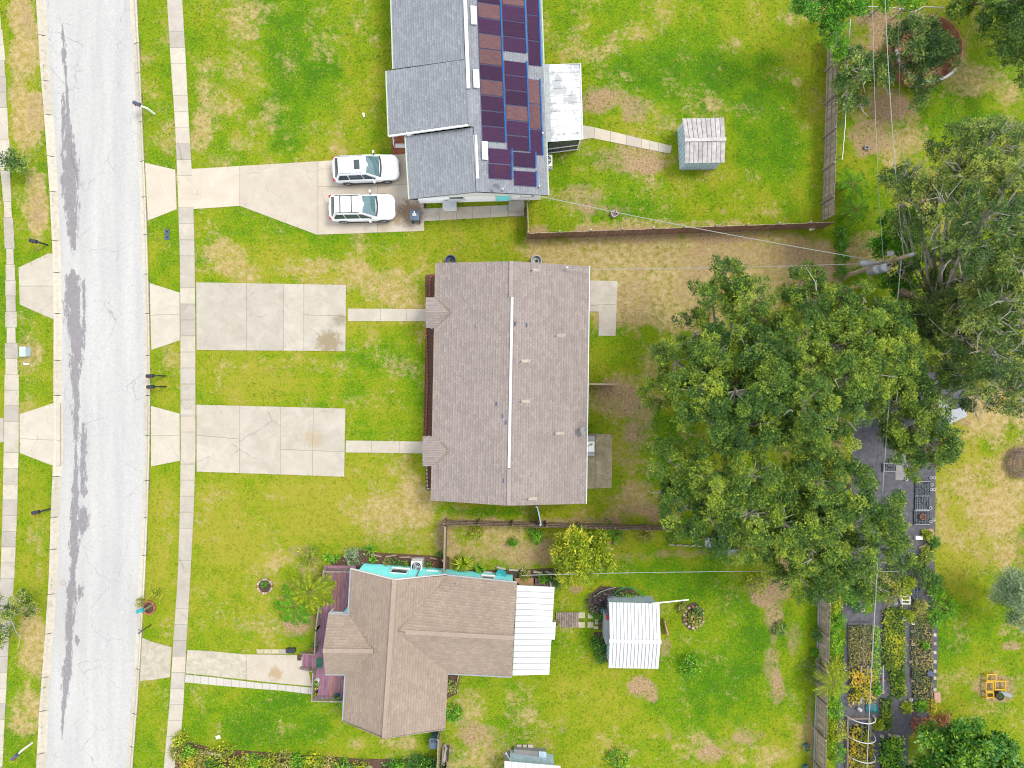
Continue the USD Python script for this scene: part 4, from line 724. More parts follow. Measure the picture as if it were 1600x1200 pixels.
# ---- sheds
def shed(name, label, pts, zs, n, mat, wall, base, ridge_mat, zb=0.0, walls_in=.12):
    """pts: eave-left, eave-right of the far slope, ridge-left, ridge-right, eave-left, eave-right of the near slope."""
    t = Thing(name, label, 'shed', P(*np.mean(pts, 0), 0)); p = [P(x, y, z) for (x, y), z in zip(pts, (zs[0], zs[0], zs[1], zs[1], zs[0], zs[0]))]
    for a, b, c, d in ((p[0], p[1], p[2], p[3]), (p[4], p[5], p[2], p[3])):
        for i in range(n):
            f0, f1 = i / n + .004, (i + 1) / n - .004; q = [W(a, b, f0), W(a, b, f1), W(c, d, f1), W(c, d, f0)]; lo = np.array([0, 0, -.03]); v = q + [x + lo for x in q]
            o = np.array([0, 0, R.uniform(0, .004)])
            mb = MB().add(np.array(v) + o, [[0, 1, 2, 3], [7, 6, 5, 4], [0, 4, 5, 1], [1, 5, 6, 2], [2, 6, 7, 3], [3, 7, 4, 0]]).beam(q[0] + [.03, 0, .02], q[3] + [.03, 0, .02], .05, .045)
            t.part('roof_panel', mb, mat)
    t.part('ridge_cap', MB().beam(p[2] + [-.03, 0, .04], p[3] + [.03, 0, .04], .24, .04), ridge_mat)
    q = [p[0] + [walls_in, -walls_in, 0], p[1] + [-walls_in, -walls_in, 0], p[5] + [-walls_in, walls_in, 0], p[4] + [walls_in, walls_in, 0]]
    t.part('wall', MB().prism(Polygon([x[:2] for x in q]), -.05, zs[0] - .04), wall)
    for i, j, r in ((0, 3, 2), (1, 2, 3)): t.part('gable', MB().poly3([q[i] - [0, 0, .04], q[j] - [0, 0, .04], np.array([q[i][0], p[r][1], zs[1] - .06])]), wall)
    for s, e in ((q[3], q[2]), (q[0], q[3])):
        L = np.linalg.norm(e - s)
        for k in range(1, int(L / .3)): c = W(s, e, k / int(L / .3)); t.part('wall_rib', MB().box((c[0] - (.02 if s is q[0] else 0), c[1] - (.02 if s is q[3] else 0), zs[0] / 2 - .05), (.04, .04, zs[0] - .12)), wall)
    return t, q
t, q = shed('garden_shed', 'weathered ribbed metal shed with pale blue walls on the north back lawn', [(1065.5, 185), (1131.5, 184), (1070.5, 219), (1133.5, 217.5), (1069.5, 255), (1132.5, 254)], (1.8, 2.15), 9, 'weathered_metal', 'pale_blue_siding', None, 'weathered_metal')
t, q = shed('garden_shed', 'white ribbed metal garden shed on the lawn east of the white porch roof', [(951.5, 941), (1030.5, 943), (952.5, 1001), (1032.5, 1003), (950.5, 1043.5), (1029, 1045)], (2.0, 2.9), 14, 'white_metal', 'pale_blue_siding', None, 'white_metal')
p = P(946, 975, 0); t2 = Thing('shed_doors', 'grey double door leaf standing open at the white shed', 'door', p); t2.part('leaf', MB().beam(P(946.5, 955, .9), P(946.5, 999, .9), .25, 1.7), 'grey_metal'); t2.part('red_sign', MB().box(P(949, 964.5, 1.85), (.24, .3, .03)), 'red_plastic')
t = Thing('garden_shed', 'white shed roof with a grey green porch slab cut by the bottom edge', 'shed', P(832, 1205, 0))
c = [P(788, 1189.5, 2.1), P(876, 1197, 2.1), P(876, 1250, 2.1), P(788, 1250, 2.1)]
for i in range(8):
    a, b, d, e = W(c[0], c[1], i / 8 + .003), W(c[0], c[1], (i + 1) / 8 - .003), W(c[3], c[2], (i + 1) / 8 - .003), W(c[3], c[2], i / 8 + .003); lo = [0, 0, -.06]
    t.part('roof_panel', MB().add([a, b, d, e, a + lo, b + lo, d + lo, e + lo], [[3, 2, 1, 0], [4, 5, 6, 7], [0, 1, 5, 4], [1, 2, 6, 5], [2, 3, 7, 6], [3, 0, 4, 7]]), 'white_metal')
t.part('wall', MB().prism(Polygon([c[0][:2] + [.4, -.35], c[1][:2] + [-.4, -.35], c[2][:2] + [-.4, 0], c[3][:2] + [.4, 0]]), -.05, 2.0), 'pale_blue_siding')
single('tank_lid', MB().prism(Polygon(G2([(803, 1171), (853, 1175), (855, 1200), (803, 1200)], .5)), -.05, .5), 'grey_wall', 'grey green boxed platform before the white shed roof at the bottom edge', 'platform')
single('platform_edge', MB().prism(Polygon(G2([(842, 1174), (853.5, 1175.2), (855.5, 1200), (842, 1200)], .56)), .503, .56), 'pale_blue_siding', 'pale strip along the east side of the grey green platform', 'edging')
a = P(826, 1187, .55); t = Thing('potted_plant', 'round dark pot with yellow flowers on the grey green platform', 'potted plant', a); t.part('pot', MB().lathe([(0, 0), (.14, 0), (.18, .2), (.15, .2), (.14, .14), (0, .14)], a - [0, 0, .05], 12), 'pot_black'); t.part('leaves', MB().lathe([(0, .26), (.08, .24), (.1, .15)], a - [0, 0, .05], 7), 'yellow_plastic')
for i, (x, w) in enumerate(((811, 8), (820, 7), (829, 9))):
    a = P(x, 1167, .1); single('paver_block', MB().box((a[0], a[1], .05), (w / S - .04, .3, .1)), 'stone_pale', ['white block at the left end of the row by the grey green platform', 'white block in the middle of the row by the grey green platform', 'white block at the right end of the row by the grey green platform'][i], 'block')
# ------------------------------------------------------------------ cars
def patch(c, nu=7, nv=4, bulge=(0, 0, 0)):      # a curved panel from four corners
    c = np.array(c, float); u = np.linspace(0, 1, nu)[:, None, None]; v = np.linspace(0, 1, nv)[None, :, None]
    g = c[0] * (1 - u) * (1 - v) + c[1] * u * (1 - v) + c[2] * u * v + c[3] * (1 - u) * v
    return g + np.array(bulge) * (4 * u * (1 - u)) * (.35 + .65 * 4 * v * (1 - v) if nv > 2 else 1)
def section_loft(st):
    """st: (x, half width, sill z, belt z, crown z): body sections from tail to nose."""
    rings = []
    for x, w, z0, zb, zc in st:
        pr = [(w * .86, z0), (w * .97, z0 + .12), (w, z0 + .32), (w * .985, zb - .14), (w * .93, zb - .03), (w * .80, zb + .35 * (zc - zb)), (w * .45, zc - .01), (0, zc)]
        ring = [(x, -a, b) for a, b in pr] + [(x, a, b) for a, b in pr[-2::-1]]; rings.append(ring)
    m = MB().grid(np.array(rings)); 
    for r in (rings[0], rings[-1]): m.add(np.vstack([r, np.mean(r, 0)[None]]), [[i, (i + 1) % len(r), len(r)] for i in range(len(r))])
    return m
def car(name, label, loc, rz, rack):
    t = Thing(name, label, 'car', loc, rz, 'white cars parked side by side', local=True)
    L = 2.36
    body = [(-L, .60, .48, .80, .86), (-L + .05, .78, .36, .96, 1.0), (-L + .18, .88, .28, 1.02, 1.06), (-L + .5, .93, .26, 1.03, 1.05), (-1.2, .95, .25, 1.02, 1.04), (0, .955, .25, 1.0, 1.03), (.75, .95, .25, .97, 1.03), (1.1, .945, .26, .95, 1.02), (1.6, .93, .27, .90, .99), (1.95, .88, .28, .84, .92), (2.2, .78, .32, .75, .80), (L - .04, .60, .36, .62, .66), (L, .42, .42, .56, .58)]
    t.part('body', section_loft(body), 'car_paint', smooth=40)
    z0, z1 = 1.0, 1.66
    bw, tw = .86, .66; xb0, xb1, xt0, xt1 = -2.12, 1.0, -1.78, .22
    cab = [(xb0, bw * .93, z0), (xb0 + .5, bw, z0), (.1, bw, z0), (xb1 - .02, bw * .8, z0)]
    import manifold3d as m3
    pts = [(xb0, s * bw * .92, z0 - .05) for s in (-1, 1)] + [(xb0 + .25, s * bw, z0 - .05) for s in (-1, 1)] + [(.7, s * bw, z0 - .05) for s in (-1, 1)] + [(xb1, s * bw * .86, z0 - .05) for s in (-1, 1)] + [(xb1 + .06, 0, z0 - .05)]
    pts += [(xt0, s * tw * .9, z1 - .06) for s in (-1, 1)] + [(xt0 + .2, s * tw, z1 - .02) for s in (-1, 1)] + [(-.5, s * tw, z1) for s in (-1, 1)] + [(-.7, 0, z1 + .04), (xt0 + .1, 0, z1), (xt1 - .05, 0, z1)] + [(xt1 - .1, s * tw * .96, z1 - .05) for s in (-1, 1)]
    t.part('cabin', m3.Manifold.hull_points(np.array(pts, float)).to_mesh() if False else trimesh_hull(pts), 'car_paint', smooth=25)
    o = .012
    w = t.part('windscreen', MB().grid(patch([(xb1 - .02, -bw * .84, z0 + .01), (xb1 - .02, bw * .84, z0 + .01), (xt1 - .05, tw * .9, z1 - .06), (xt1 - .05, -tw * .9, z1 - .06)], bulge=(.085, 0, .035))), 'car_glass', smooth=True)
    t.part('cowl', MB().grid(patch([(xb1 + .10, -bw * .86, z0 + .03), (xb1 + .10, bw * .86, z0 + .03), (xb1 - .02, bw * .86, z0 + .035), (xb1 - .02, -bw * .86, z0 + .035)], 7, 2, bulge=(.09, 0, .02))), 'black_plastic')
    t.part('rear_window', MB().grid(patch([(xb0 - .015, bw * .84, z0 + .08), (xb0 - .015, -bw * .84, z0 + .08), (xt0 - .02, -tw * .82, z1 - .10), (xt0 - .02, tw * .82, z1 - .10)], bulge=(-.06, 0, .01))), 'dark_glass', smooth=True)
    for s in (-1, 1):
        f = lambda x, y, z: (x, s * y, z)
        for a, b, c, d in ((-1.95, -1.15, -1.22, -1.72), (-1.08, -.12, -.22, -1.14), (-.05, .74, .12, -.15)):
            t.part('side_window', MB().grid(patch([f(a, bw + .008, z0 + .05), f(b, bw + .008, z0 + .05), f(c, tw + .055, z1 - .14), f(d, tw + .055, z1 - .14)][::s], 5, 3)), 'dark_glass')
        t.part('sill_trim', MB().box((-.1, s * .95, .27), (2.6, .05, .09)), 'black_plastic')
        for x in (-1.42, 1.42):
            wv = MB(); an = np.linspace(0, 2 * np.pi, 25)
            prof = [(.22, -.10), (.33, -.10), (.35, -.06), (.35, .06), (.33, .10), (.22, .10)]
            ring = np.array([[(x + r * math.cos(q), s * .86 + y, .35 + r * math.sin(q)) for q in an] for r, y in prof]); wh = t.part('wheel', wv.grid(ring), 'tyre')
            rm = MB(); 
            for k in range(5):
                q = k * 2 * np.pi / 5; rm.beam((x, s * .95, .35), (x + .22 * math.cos(q), s * .95, .35 + .22 * math.sin(q)), .03, .06, up=(0, 1, 0))
            t.part('rim', rm, 'alloy', under=wh)
            t.part('arch', MB().grid(np.array([[(x + r * math.cos(q), s * (.955 if abs(x) > 0 else 0), .35 + r * math.sin(q)) for q in np.linspace(-.1, np.pi + .1, 13)] for r in (.36, .42)])), 'black_plastic')
        mr = t.part('mirror', MB().box((.62, s * 1.06, 1.06), (.14, .22, .14), taper=.8), 'car_paint'); t.part('mirror_arm', MB().box((.64, s * .92, 1.02), (.06, .14, .05)), 'black_plastic', under=mr)
        t.part('headlight', MB().grid(patch([(2.14, s * .83, .70), (1.78, s * .91, .80), (1.70, s * .84, .87), (2.12, s * .68, .80)][::s], 4, 3, (.03, s * .015, .02))), 'lamp_clear'); t.part('taillight', MB().box((-2.24, s * .76, .92), (.18, .2, .16)), 'lamp_red')
        for x in (-1.6,): t.part('roof_rail', MB().tube([(-1.72, s * .60, z1 - .02), (-1.6, s * .60, z1 + .06), (-.2, s * .60, z1 + .06), (-.05, s * .60, z1 - .02)], .024, 6), 'black_plastic' if rack else 'grey_metal')
        t.part('bonnet_crease', MB().tube([(1.15, s * .55, 1.005), (1.7, s * .50, .975), (2.1, s * .42, .86)], .008, 4), 'grey_metal')
    if rack:
        for x in (-1.35, -.55): t.part('cross_bar', MB().beam((x, -.62, z1 + .08), (x, .62, z1 + .08), .06, .035), 'black_plastic')
    else: t.part('sunroof', MB().grid(patch([(-.66, -.33, z1 + .035), (-.66, .33, z1 + .035), (-.24, .33, z1 + .032), (-.24, -.33, z1 + .032)], 3, 3, (0, 0, .008))[:, ::-1]), 'dark_glass')
    t.part('grille', MB().box((2.33, 0, .58), (.06, .62, .12)), 'black_plastic'); t.part('number_plate', MB().box((-2.40, 0, .78), (.02, .34, .16)), 'white_paint'); t.part('wiper', MB().tube([(.98, -.5, 1.05), (.80, .02, 1.2)], .01, 4).tube([(.98, .1, 1.06), (.8, .5, 1.2)], .01, 4), 'black_plastic')
def trimesh_hull(pts):
    h = trimesh.convex.convex_hull(np.array(pts, float)); return np.array(h.vertices), np.array(h.faces)
car('parked_car', 'white car with a sunroof parked nearer the lawn, beside the brick paving', P(575.5, 268.5, 0) * [1, 1, 0] + [0, 0, .03], math.radians(2.6), False)
car('parked_car', 'white car with dark roof bars parked beside the wheeled bin', P(570, 328.5, 0) * [1, 1, 0] + [0, 0, .03], math.radians(1.2), True)

# ------------------------------------------------------------------ fences
def fence(name, label, a, b, h, mat, board=.14, faces=1, rails=(.3, 1.5), cap=None, posts=2.4, slat=.018, rail_side=-1, railmat=None):
    a, b = np.array(a[:2]), np.array(b[:2]); L = np.linalg.norm(b - a); d = (b - a) / L; nn = np.array([-d[1], d[0]]); ang = math.atan2(d[1], d[0])
    t = Thing(name, label, 'fence', (*((a + b) / 2), 0)); n_ = int(L / board)
    for i in range(n_):
        c = a + d * (i + .5) * L / n_; hh = h + R.uniform(-.025, .025); t.part('board', MB().box((*(c + nn * R.uniform(-.008, .008)), hh / 2), (L / n_ - .016, slat, hh), ang + R.normal(0, .02)), mat)
    for z in rails: t.part('rail', MB().beam((*(a + nn * .05 * rail_side), z), (*(b + nn * .05 * rail_side), z), .05, .09), railmat or mat)
    for i in range(int(L / posts) + 1):
        c = a + d * min(L, i * posts); t.part('post', MB().box((*(c + nn * .1 * rail_side), h / 2 + .04), (.1, .1, h + .1), ang), railmat or mat)
    if cap: t.part('cap', MB().beam((*a, h + .02), (*b, h + .02), .13, .04), cap)
    return t
F = P(1292, 75), P(1284.5, 346)
fence('board_fence', 'tall grey board fence with two rails along the east side of the north back lawn', P(1293, 60), P(1284.5, 346), 1.8, 'fence_grey', .14, rails=(.35, 1.0, 1.62), rail_side=-1, railmat='slat_grey')
fence('board_fence', 'brown board fence with pale post tops between the north lawn and the brown-roofed house', P(824.5, 373.5), P(1287, 356.5), 1.75, 'fence_brown', .15, rail_side=1, posts=2.2, railmat='stone_pale')
fence('board_fence', 'short board fence between the grey-roofed house and the brown fence corner', P(822.5, 324), P(824, 373), 1.75, 'fence_dark', .15, rail_side=1, railmat='wood_pale')
fence('board_fence', 'weathered dark board fence south of the brown-roofed house', P(697.5, 812), P(1040, 821), 1.75, 'fence_dark', .14, rails=(.4, .95, 1.5), rail_side=1)
fence('board_fence', 'narrow pale capped fence running from the dark fence to the turquoise wall', P(699, 815), P(697, 893), 1.6, 'fence_dark', .15, cap='wood_pale')
fence('board_fence', 'grey board fence beside the plant nursery along the south back lawn', P(1280, 930), P(1271, 1230), 1.75, 'fence_grey', .14, rails=(.08, .4, 1.5), rail_side=-1)
single('base_pipe', MB().tube([P(1281, 930, .1) + [-.06, 0, 0], P(1277, 1080, .12) + [-.06, 0, 0], P(1272, 1230, .1) + [-.06, 0, 0]], .07, 7), 'galvanised', 'pale pipe lying along the west foot of the grey nursery fence', 'pipe')
fence('board_fence', 'low weathered fence south of the tan-roofed house beside the blue bin', P(689.5, 1138), P(685, 1240), 1.5, 'wood_pale', .15)
fence('lattice_panel', 'grey lattice gate leaning between the brown roof and the dark fence', P(839, 785), P(845, 813), 1.6, 'pale_blue_siding', .09, rails=(.1, .5, .9, 1.3, 1.55), posts=1.3)
fence('divider_wall', 'short wooden privacy wall on the east side of the brown-roofed house', P(915, 600), P(960, 600.5), 1.75, 'wood_pale', .15, cap='wood_pale')
def pipe_fence(label, pts, h=1.2):
    t = Thing('chain_link_fence', label, 'fence', (*P(*pts[0])[:2], 0)); w = [P(x, y, h) for x, y in pts]
    t.part('top_rail', MB().tube(w, .03, 6), 'galvanised')
    for a, b in zip(w[:-1], w[1:]):
        for f in np.arange(0, 1.01, 2.4 / max(np.linalg.norm(b - a), 2.5)): c = W(a, b, f); t.part('post', MB().tube([(c[0], c[1], 0), c], .03, 6), 'galvanised')
        m = MB(); L = np.linalg.norm(b - a); n_ = int(L / .3)
        for i in range(n_):
            for s in (-1, 1):
                p0, p1 = W(a, b, i / n_), W(a, b, min(1, (i + 1) / n_)); z = (h - .02, .03) if s > 0 else (.03, h - .02); m.beam((p0[0], p0[1], z[0]), (p1[0], p1[1], z[1]), .006, .006)
        if n_: t.part('mesh_wire', m, 'galvanised', kind='stuff')
pipe_fence('chain link fence with grey top rail running beside the tall grey board fence', [(1329, 30), (1325, 80), (1321, 190), (1316, 250)])
pipe_fence('bent chain link fence under the trees at the top edge', [(1340, 10), (1375, 10), (1412, 14), (1427, 19), (1444, 10), (1475, 12)])
# ------------------------------------------------------------------ utility pole and wires
t = Thing('utility_pole', 'leaning-looking wooden utility pole with two grey transformers and a street lamp between the oaks', 'utility pole', P(1318, 432, 0))
pb = P(1318, 432, 0); top = pb + [0, 0, 8.0]
t.part('post', MB().tube([pb - [0, 0, .3], pb + [0, 0, 4], top], [.17, .15, .11], 12), 'pole_wood'); t.part('insulator', MB().lathe([(0, .5), (.06, .45), (.12, .25), (.09, .1), (.1, 0)], top, 10), 'grey_metal')
for x, y, z in ((1384, 418, 6.4), (1371, 421, 6.0)):
    c = P(x, y, z); c = pb + (c - pb) * [1, 1, 0] * .999 + [0, 0, z] if False else c
    tr = t.part('transformer', MB().lathe([(0, -.9), (.24, -.9), (.27, -.8), (.27, -.08), (.29, -.06), (.29, 0), (.24, .06), (0, .1)], c, 18), 'galvanised')
    t.part('bushing', MB().lathe([(.05, .0), (.07, .1), (.03, .22), (0, .24)], c + [.1, .12, .06], 8), 'black_plastic', under=tr); t.part('bracket', MB().beam(c - [0, 0, .4], (*(pb + (top - pb) * 0)[:2], z - .4), .07, .1), 'galvanised', under=tr)
la = P(1356, 411.5, 5.7); pm = pb + [0, 0, 5.6]
t.part('lamp_arm', MB().tube([pm, W(pm, la, .5) + [0, 0, .2], la + [.5, 0, .05]], .04, 7), 'galvanised')
an = np.linspace(0, 2 * np.pi, 15)
t.part('lamp_head', MB().grid(np.array([[(la[0] + x, la[1] + w * math.cos(q), la[2] + hh * math.sin(q)) for q in an] for x, w, hh in ((-.55, .03, .03), (-.48, .17, .10), (-.2, .22, .14), (.15, .17, .12), (.45, .08, .07), (.55, .03, .04))])), 'grey_metal', smooth=True)
c = P(1391, 396, 6.7); t.part('cutout', MB().box(c, (.26, .3, .2)).box(c + [0, 0, .12], (.14, .18, .06)), 'grey_metal'); t.part('crossarm', MB().beam(c, pb + [0, 0, 6.8], .08, .08), 'pole_wood')
def wire(label, pts, sag=.35, r=.02, mat='wire_pale'):
    p = []; 
    for a, b in zip(pts[:-1], pts[1:]):
        a, b = np.array(a), np.array(b); 
        for f in np.linspace(0, 1, 24): p.append(W(a, b, f) - [0, 0, sag * 4 * f * (1 - f)])
    single('power_line', MB().tube(p, r, 5), mat, label, 'power line')
pt = lambda z: pb + [0, 0, z * .84]
wire('pale overhead wire running north from the transformers, right of the darker one', [P(1381, -60, 8.4), pt(8.6) + [.1, 0, 0]], .3, .022); wire('thin overhead wire running north, left of the pale one beside the chain link fence', [P(1363, -60, 7.2), pt(7.0) + [-.4, 0, 0]], .3, .014)
wire('thin dark overhead wire running north nearest the pool shell', [P(1404, -60, 8.6), pt(8.7) + [.3, .1, 0]], .3, .012, 'wire_dark'); wire('pale overhead wire running south over the nursery beds and white hoops', [pt(8.5), P(1352, 1260, 7.6)], .4, .026); wire('thin overhead wire running south beside the pale one', [pt(7.2), P(1342, 1260, 6.6)], .3, .011, 'wire_dark')
wire('service wire from the pole to the grey-roofed house', [pt(6.6), P(846, 307, 3.0)], .5, .024); wire('service wire from the pole to the mast on the brown roof', [pt(6.4), P(886, 421, 3.5)], .5, .022); wire('service wire crossing the south back lawn to the tan-roofed house', [P(1405, 893, 6.0), P(815, 899, 3.0)], .4, .02, 'wire_pale')
# ------------------------------------------------------------------ trees and plants
def leaves(mb, c, up, n, spread, size, tint, aspect=.5, droop=.0, flat=.75):
    """n leaves in a spray round each centre c (k, 3) that opens along up (k, 3)."""
    k = len(c); d = R.normal(0, 1, (k, n, 3)); d[..., 2] *= flat; d /= np.linalg.norm(d, axis=-1, keepdims=True)
    d = d + up[:, None] * .55; d /= np.linalg.norm(d, axis=-1, keepdims=True)
    b = c[:, None] + d * spread * R.uniform(.15, 1, (k, n, 1)); L = size * R.uniform(.65, 1.25, (k, n, 1))
    d2 = d + R.normal(0, .45, d.shape) - np.array([0, 0, droop]); d2 /= np.linalg.norm(d2, axis=-1, keepdims=True)
    nrm = up[:, None] + R.normal(0, .55, d.shape) + [0, 0, .35]; s = np.cross(d2, nrm); s /= np.linalg.norm(s, axis=-1, keepdims=True) + 1e-9
    w = L * aspect * .5; m = b + d2 * L * .45
    v = np.stack([b, m + s * w, b + d2 * L, m - s * w], 2).reshape(-1, 3); N = k * n; i = np.arange(N)[:, None] * 4
    t = np.clip(np.repeat(tint, n) + R.normal(0, .11, N), 0, 1)
    mb.add(v, np.vstack([i + [0, 1, 2], i + [0, 2, 3]]), np.repeat(t, 4))
def dome_points(n, lo=-.35):
    z = R.uniform(lo, 1, n); a = R.uniform(0, 2 * np.pi, n); q = np.sqrt(np.maximum(0, 1 - z * z)); return np.stack([q * np.cos(a), q * np.sin(a), z], -1)
def tree(name, label, lobes, base, leaf, bark='bark', dens=1.0, size=.15, sprays=46, nleaf=11, clump=.75, trunk=.35, group=None, twigs=0, cat='tree', zs=1.0, gap=.0, twigmat=None, aspect=.5, tint0=.5):
    """lobes: x, y, radius in the photograph's pixels and the height of each lobe's middle."""
    b0 = P(*base); t = Thing(name, label, cat, b0, group=group); lb = [(P(x, y, z + R.uniform(-.9, .7) * min(1, r / 35)), r * kk(z) * R.uniform(.80, .98)) for x, y, r, z in lobes]
    zc = np.mean([c[2] for c, _ in lb]); m = MB()
    fork = b0 + [0, 0, zc * .38]; m.tube([b0 - [0, 0, .3], b0 + [0, 0, .2], fork], [trunk * 1.5, trunk * 1.1, trunk * .85], 9)
    t.part('trunk', m, bark)
    if trunk > .3:                       # inner boughs over the fork
        for k in range(7): q = k * .9; lb.append((fork * [1, 1, 0] + [(.4 + .42 * k) * math.cos(q * 2.1), (.4 + .42 * k) * math.sin(q * 2.1), zc * R.uniform(.72, .92)], R.uniform(1.3, 1.7)))
    cr, br = MB(), MB()
    for c, r in lb:
        a = W(fork, c, R.uniform(.0, .12)); mid = W(a, c, .5) + R.normal(0, .12, 3) * r + [0, 0, -.25 * r]; e = c + [0, 0, .1 * r]
        rr = np.clip(r * .07, .03, trunk * .5); br.tube([a, W(a, mid, .5) + R.normal(0, .05, 3) * r, mid, W(mid, e, .55) + R.normal(0, .06, 3) * r, e], [rr * 1.7, rr * 1.4, rr * 1.1, rr * .8, rr * .5], 6)
        nc = max(4, int(dens * 3.1 * (r / clump) ** 2)); dp = dome_points(nc); rad = r * R.uniform(.72, 1.03, (nc, 1)) * (1 + .0 * dp[:, :1])
        cc = c + dp * rad * [1, 1, zs]; up = dp * .7 + [0, 0, .6]; up /= np.linalg.norm(up, axis=1, keepdims=True)
        for q, u in zip(cc[::3], up[::3]): br.tube([e - [0, 0, r * .3], W(e, q, .5) + R.normal(0, .08, 3) * r, q], [rr * .5, rr * .32, rr * .14], 4, cap=False)
        lt = tint0 - .5 + np.clip(.5 + R.normal(0, .10), 0, 1)
        for q, u in zip(cc, up):
            if R.random() < gap: continue
            sp = dome_points(sprays, -.5); ck = clump * R.uniform(.6, 1.15); sc_ = q + sp * ck * R.uniform(.45, 1.0, (sprays, 1)) * [1, 1, .7]
            su = sp * .6 + u * .7; su /= np.linalg.norm(su, axis=1, keepdims=True)
            tn = np.clip(lt + R.normal(0, .14) + R.normal(0, .16, sprays), 0, 1)
            leaves(cr, sc_, su, nleaf, .17 * (size / .15), size, tn, aspect)
        for _ in range(twigs):
            d = dome_points(1, .1)[0]; p0 = c + d * r * .55 * [1, 1, zs]; p1 = c + d * r * R.uniform(.95, 1.1) * [1, 1, zs]; k_ = R.normal(0, .2, 3) * [1, 1, .3]
            br.tube([p0, W(p0, p1, .55) + k_, p1 + k_ * .3], [.05, .035, .015], 4, cap=False)
            p2 = W(p0, p1, .6) + k_; br.tube([p2, p2 + (d + R.normal(0, .7, 3)) * .5], [.03, .012], 4, cap=False)
    t.part('branches', br, twigmat or bark, kind='stuff'); t.part('crown', cr, leaf, kind='stuff'); return t
def expand(rows, k=.0): return rows
oak = dict(size=.125, sprays=36, nleaf=12, clump=.60, dens=.95)
tree('oak_tree', 'broad dark green oak, the nearest one to the brown-roofed house and the brown fence', [(1133, 436, 36, 7.2), (1112, 470, 36, 7), (1165, 470, 40, 7.5), (1195, 500, 34, 7.2), (1085, 520, 36, 6.6), (1130, 520, 34, 7.4), (1056, 566, 40, 6.6), (1032, 605, 34, 6.2), (1110, 560, 42, 8), (1170, 548, 44, 8.4), (1090, 610, 46, 8.4), (1150, 612, 50, 9.4), (1110, 660, 44, 8.6), (1160, 672, 46, 9.2), (1205, 610, 46, 9.4), (1215, 560, 40, 8.6), (1195, 660, 44, 9)], (1120, 580, 0), 'leaf_oak', trunk=.42, twigs=1, twigmat='bark_pale', **oak)
tree('oak_tree', 'dense olive green oak standing west of the utility pole', [(1250, 446, 36, 7), (1228, 470, 20, 6), (1275, 470, 36, 7.6), (1310, 492, 40, 8), (1352, 482, 42, 8.4), (1385, 500, 34, 8), (1260, 520, 40, 8.2), (1306, 540, 44, 9), (1350, 530, 44, 9), (1386, 545, 34, 8.4), (1260, 580, 46, 9.4), (1320, 590, 46, 9.2), (1258, 632, 46, 9.4), (1308, 640, 42, 8.8), (1350, 585, 34, 8), (1255, 680, 44, 9), (1300, 690, 40, 8.6)], (1290, 560, 0), 'leaf_oak', trunk=.42, twigs=1, twigmat='bark_pale', tint0=.56, **oak)
tree('oak_tree', 'oak with the southernmost crown, reaching down to the dark fence and the south lawn', [(1045, 722, 36, 7), (1030, 768, 26, 6.4), (1080, 745, 40, 7.8), (1072, 795, 42, 7.2), (1125, 760, 46, 8.6), (1118, 812, 42, 7.8), (1172, 745, 46, 8.8), (1172, 805, 48, 8.6), (1166, 850, 36, 7.2), (1222, 760, 46, 9), (1226, 820, 50, 8.6), (1222, 866, 36, 7.2), (1276, 750, 44, 8.8), (1284, 810, 46, 8.4), (1272, 862, 42, 7.6), (1250, 900, 32, 6.4), (1328, 760, 42, 8.2), (1336, 812, 44, 8), (1324, 866, 42, 7.2), (1372, 790, 34, 7.4), (1380, 840, 38, 7), (1396, 862, 30, 6.2), (1352, 905, 34, 6), (1290, 912, 26, 5.6)], (1200, 790, 0), 'leaf_oak', trunk=.45, twigs=1, twigmat='bark_pale', **oak)
tree('oak_tree', 'smaller bright oak overhanging the nursery cloth on its east side', [(1432, 560, 28, 6.4), (1446, 596, 34, 7), (1424, 622, 30, 7), (1452, 640, 34, 7.4), (1424, 668, 36, 7.4), (1454, 690, 36, 7), (1412, 706, 30, 6.6), (1440, 722, 30, 6), (1396, 684, 26, 6)], (1430, 650, 0), 'leaf_oak', trunk=.25, twigs=1, tint0=.56, **oak)
tree('moss_oak', 'huge greyish oak with pale bare twigs at the right edge', [(1500, 232, 44, 8.6), (1545, 226, 46, 9), (1590, 236, 46, 9), (1466, 282, 44, 8.4), (1516, 284, 50, 9.8), (1570, 290, 52, 10), (1402, 292, 30, 6.4), (1432, 318, 36, 7.6), (1482, 336, 46, 9.4), (1536, 346, 54, 10.4), (1592, 350, 50, 10.2), (1440, 362, 34, 8), (1500, 392, 46, 9.8), (1552, 408, 54, 10.6), (1600, 420, 46, 10.2), (1512, 436, 30, 9), (1570, 466, 50, 10.2), (1540, 500, 44, 9.6), (1600, 510, 46, 9.6), (1496, 530, 36, 8), (1552, 550, 48, 9.2), (1600, 570, 44, 8.8), (1520, 584, 42, 8.2), (1566, 606, 40, 7.6), (1490, 590, 30, 7), (1600, 622, 30, 7), (1462, 548, 24, 6.2), (1530, 626, 26, 6.6), (1460, 418, 30, 5), (1438, 500, 30, 5), (1472, 494, 34, 6), (1404, 520, 24, 5), (1432, 538, 28, 5.6), (1408, 420, 22, 4.6), (1480, 440, 26, 5.4), (1450, 455, 20, 4), (1420, 480, 22, 4), (1500, 470, 30, 7), (1530, 460, 30, 8.2), (1476, 380, 26, 7), (1500, 300, 30, 8.6), (1556, 520, 30, 8.6), (1400, 350, 22, 5), (1420, 270, 20, 6)], (1425, 500, 0), 'leaf_oak_grey', bark='bark', trunk=.5, twigs=11, twigmat='bark_pale', size=.12, sprays=32, nleaf=10, clump=.62, dens=.95, gap=.06)
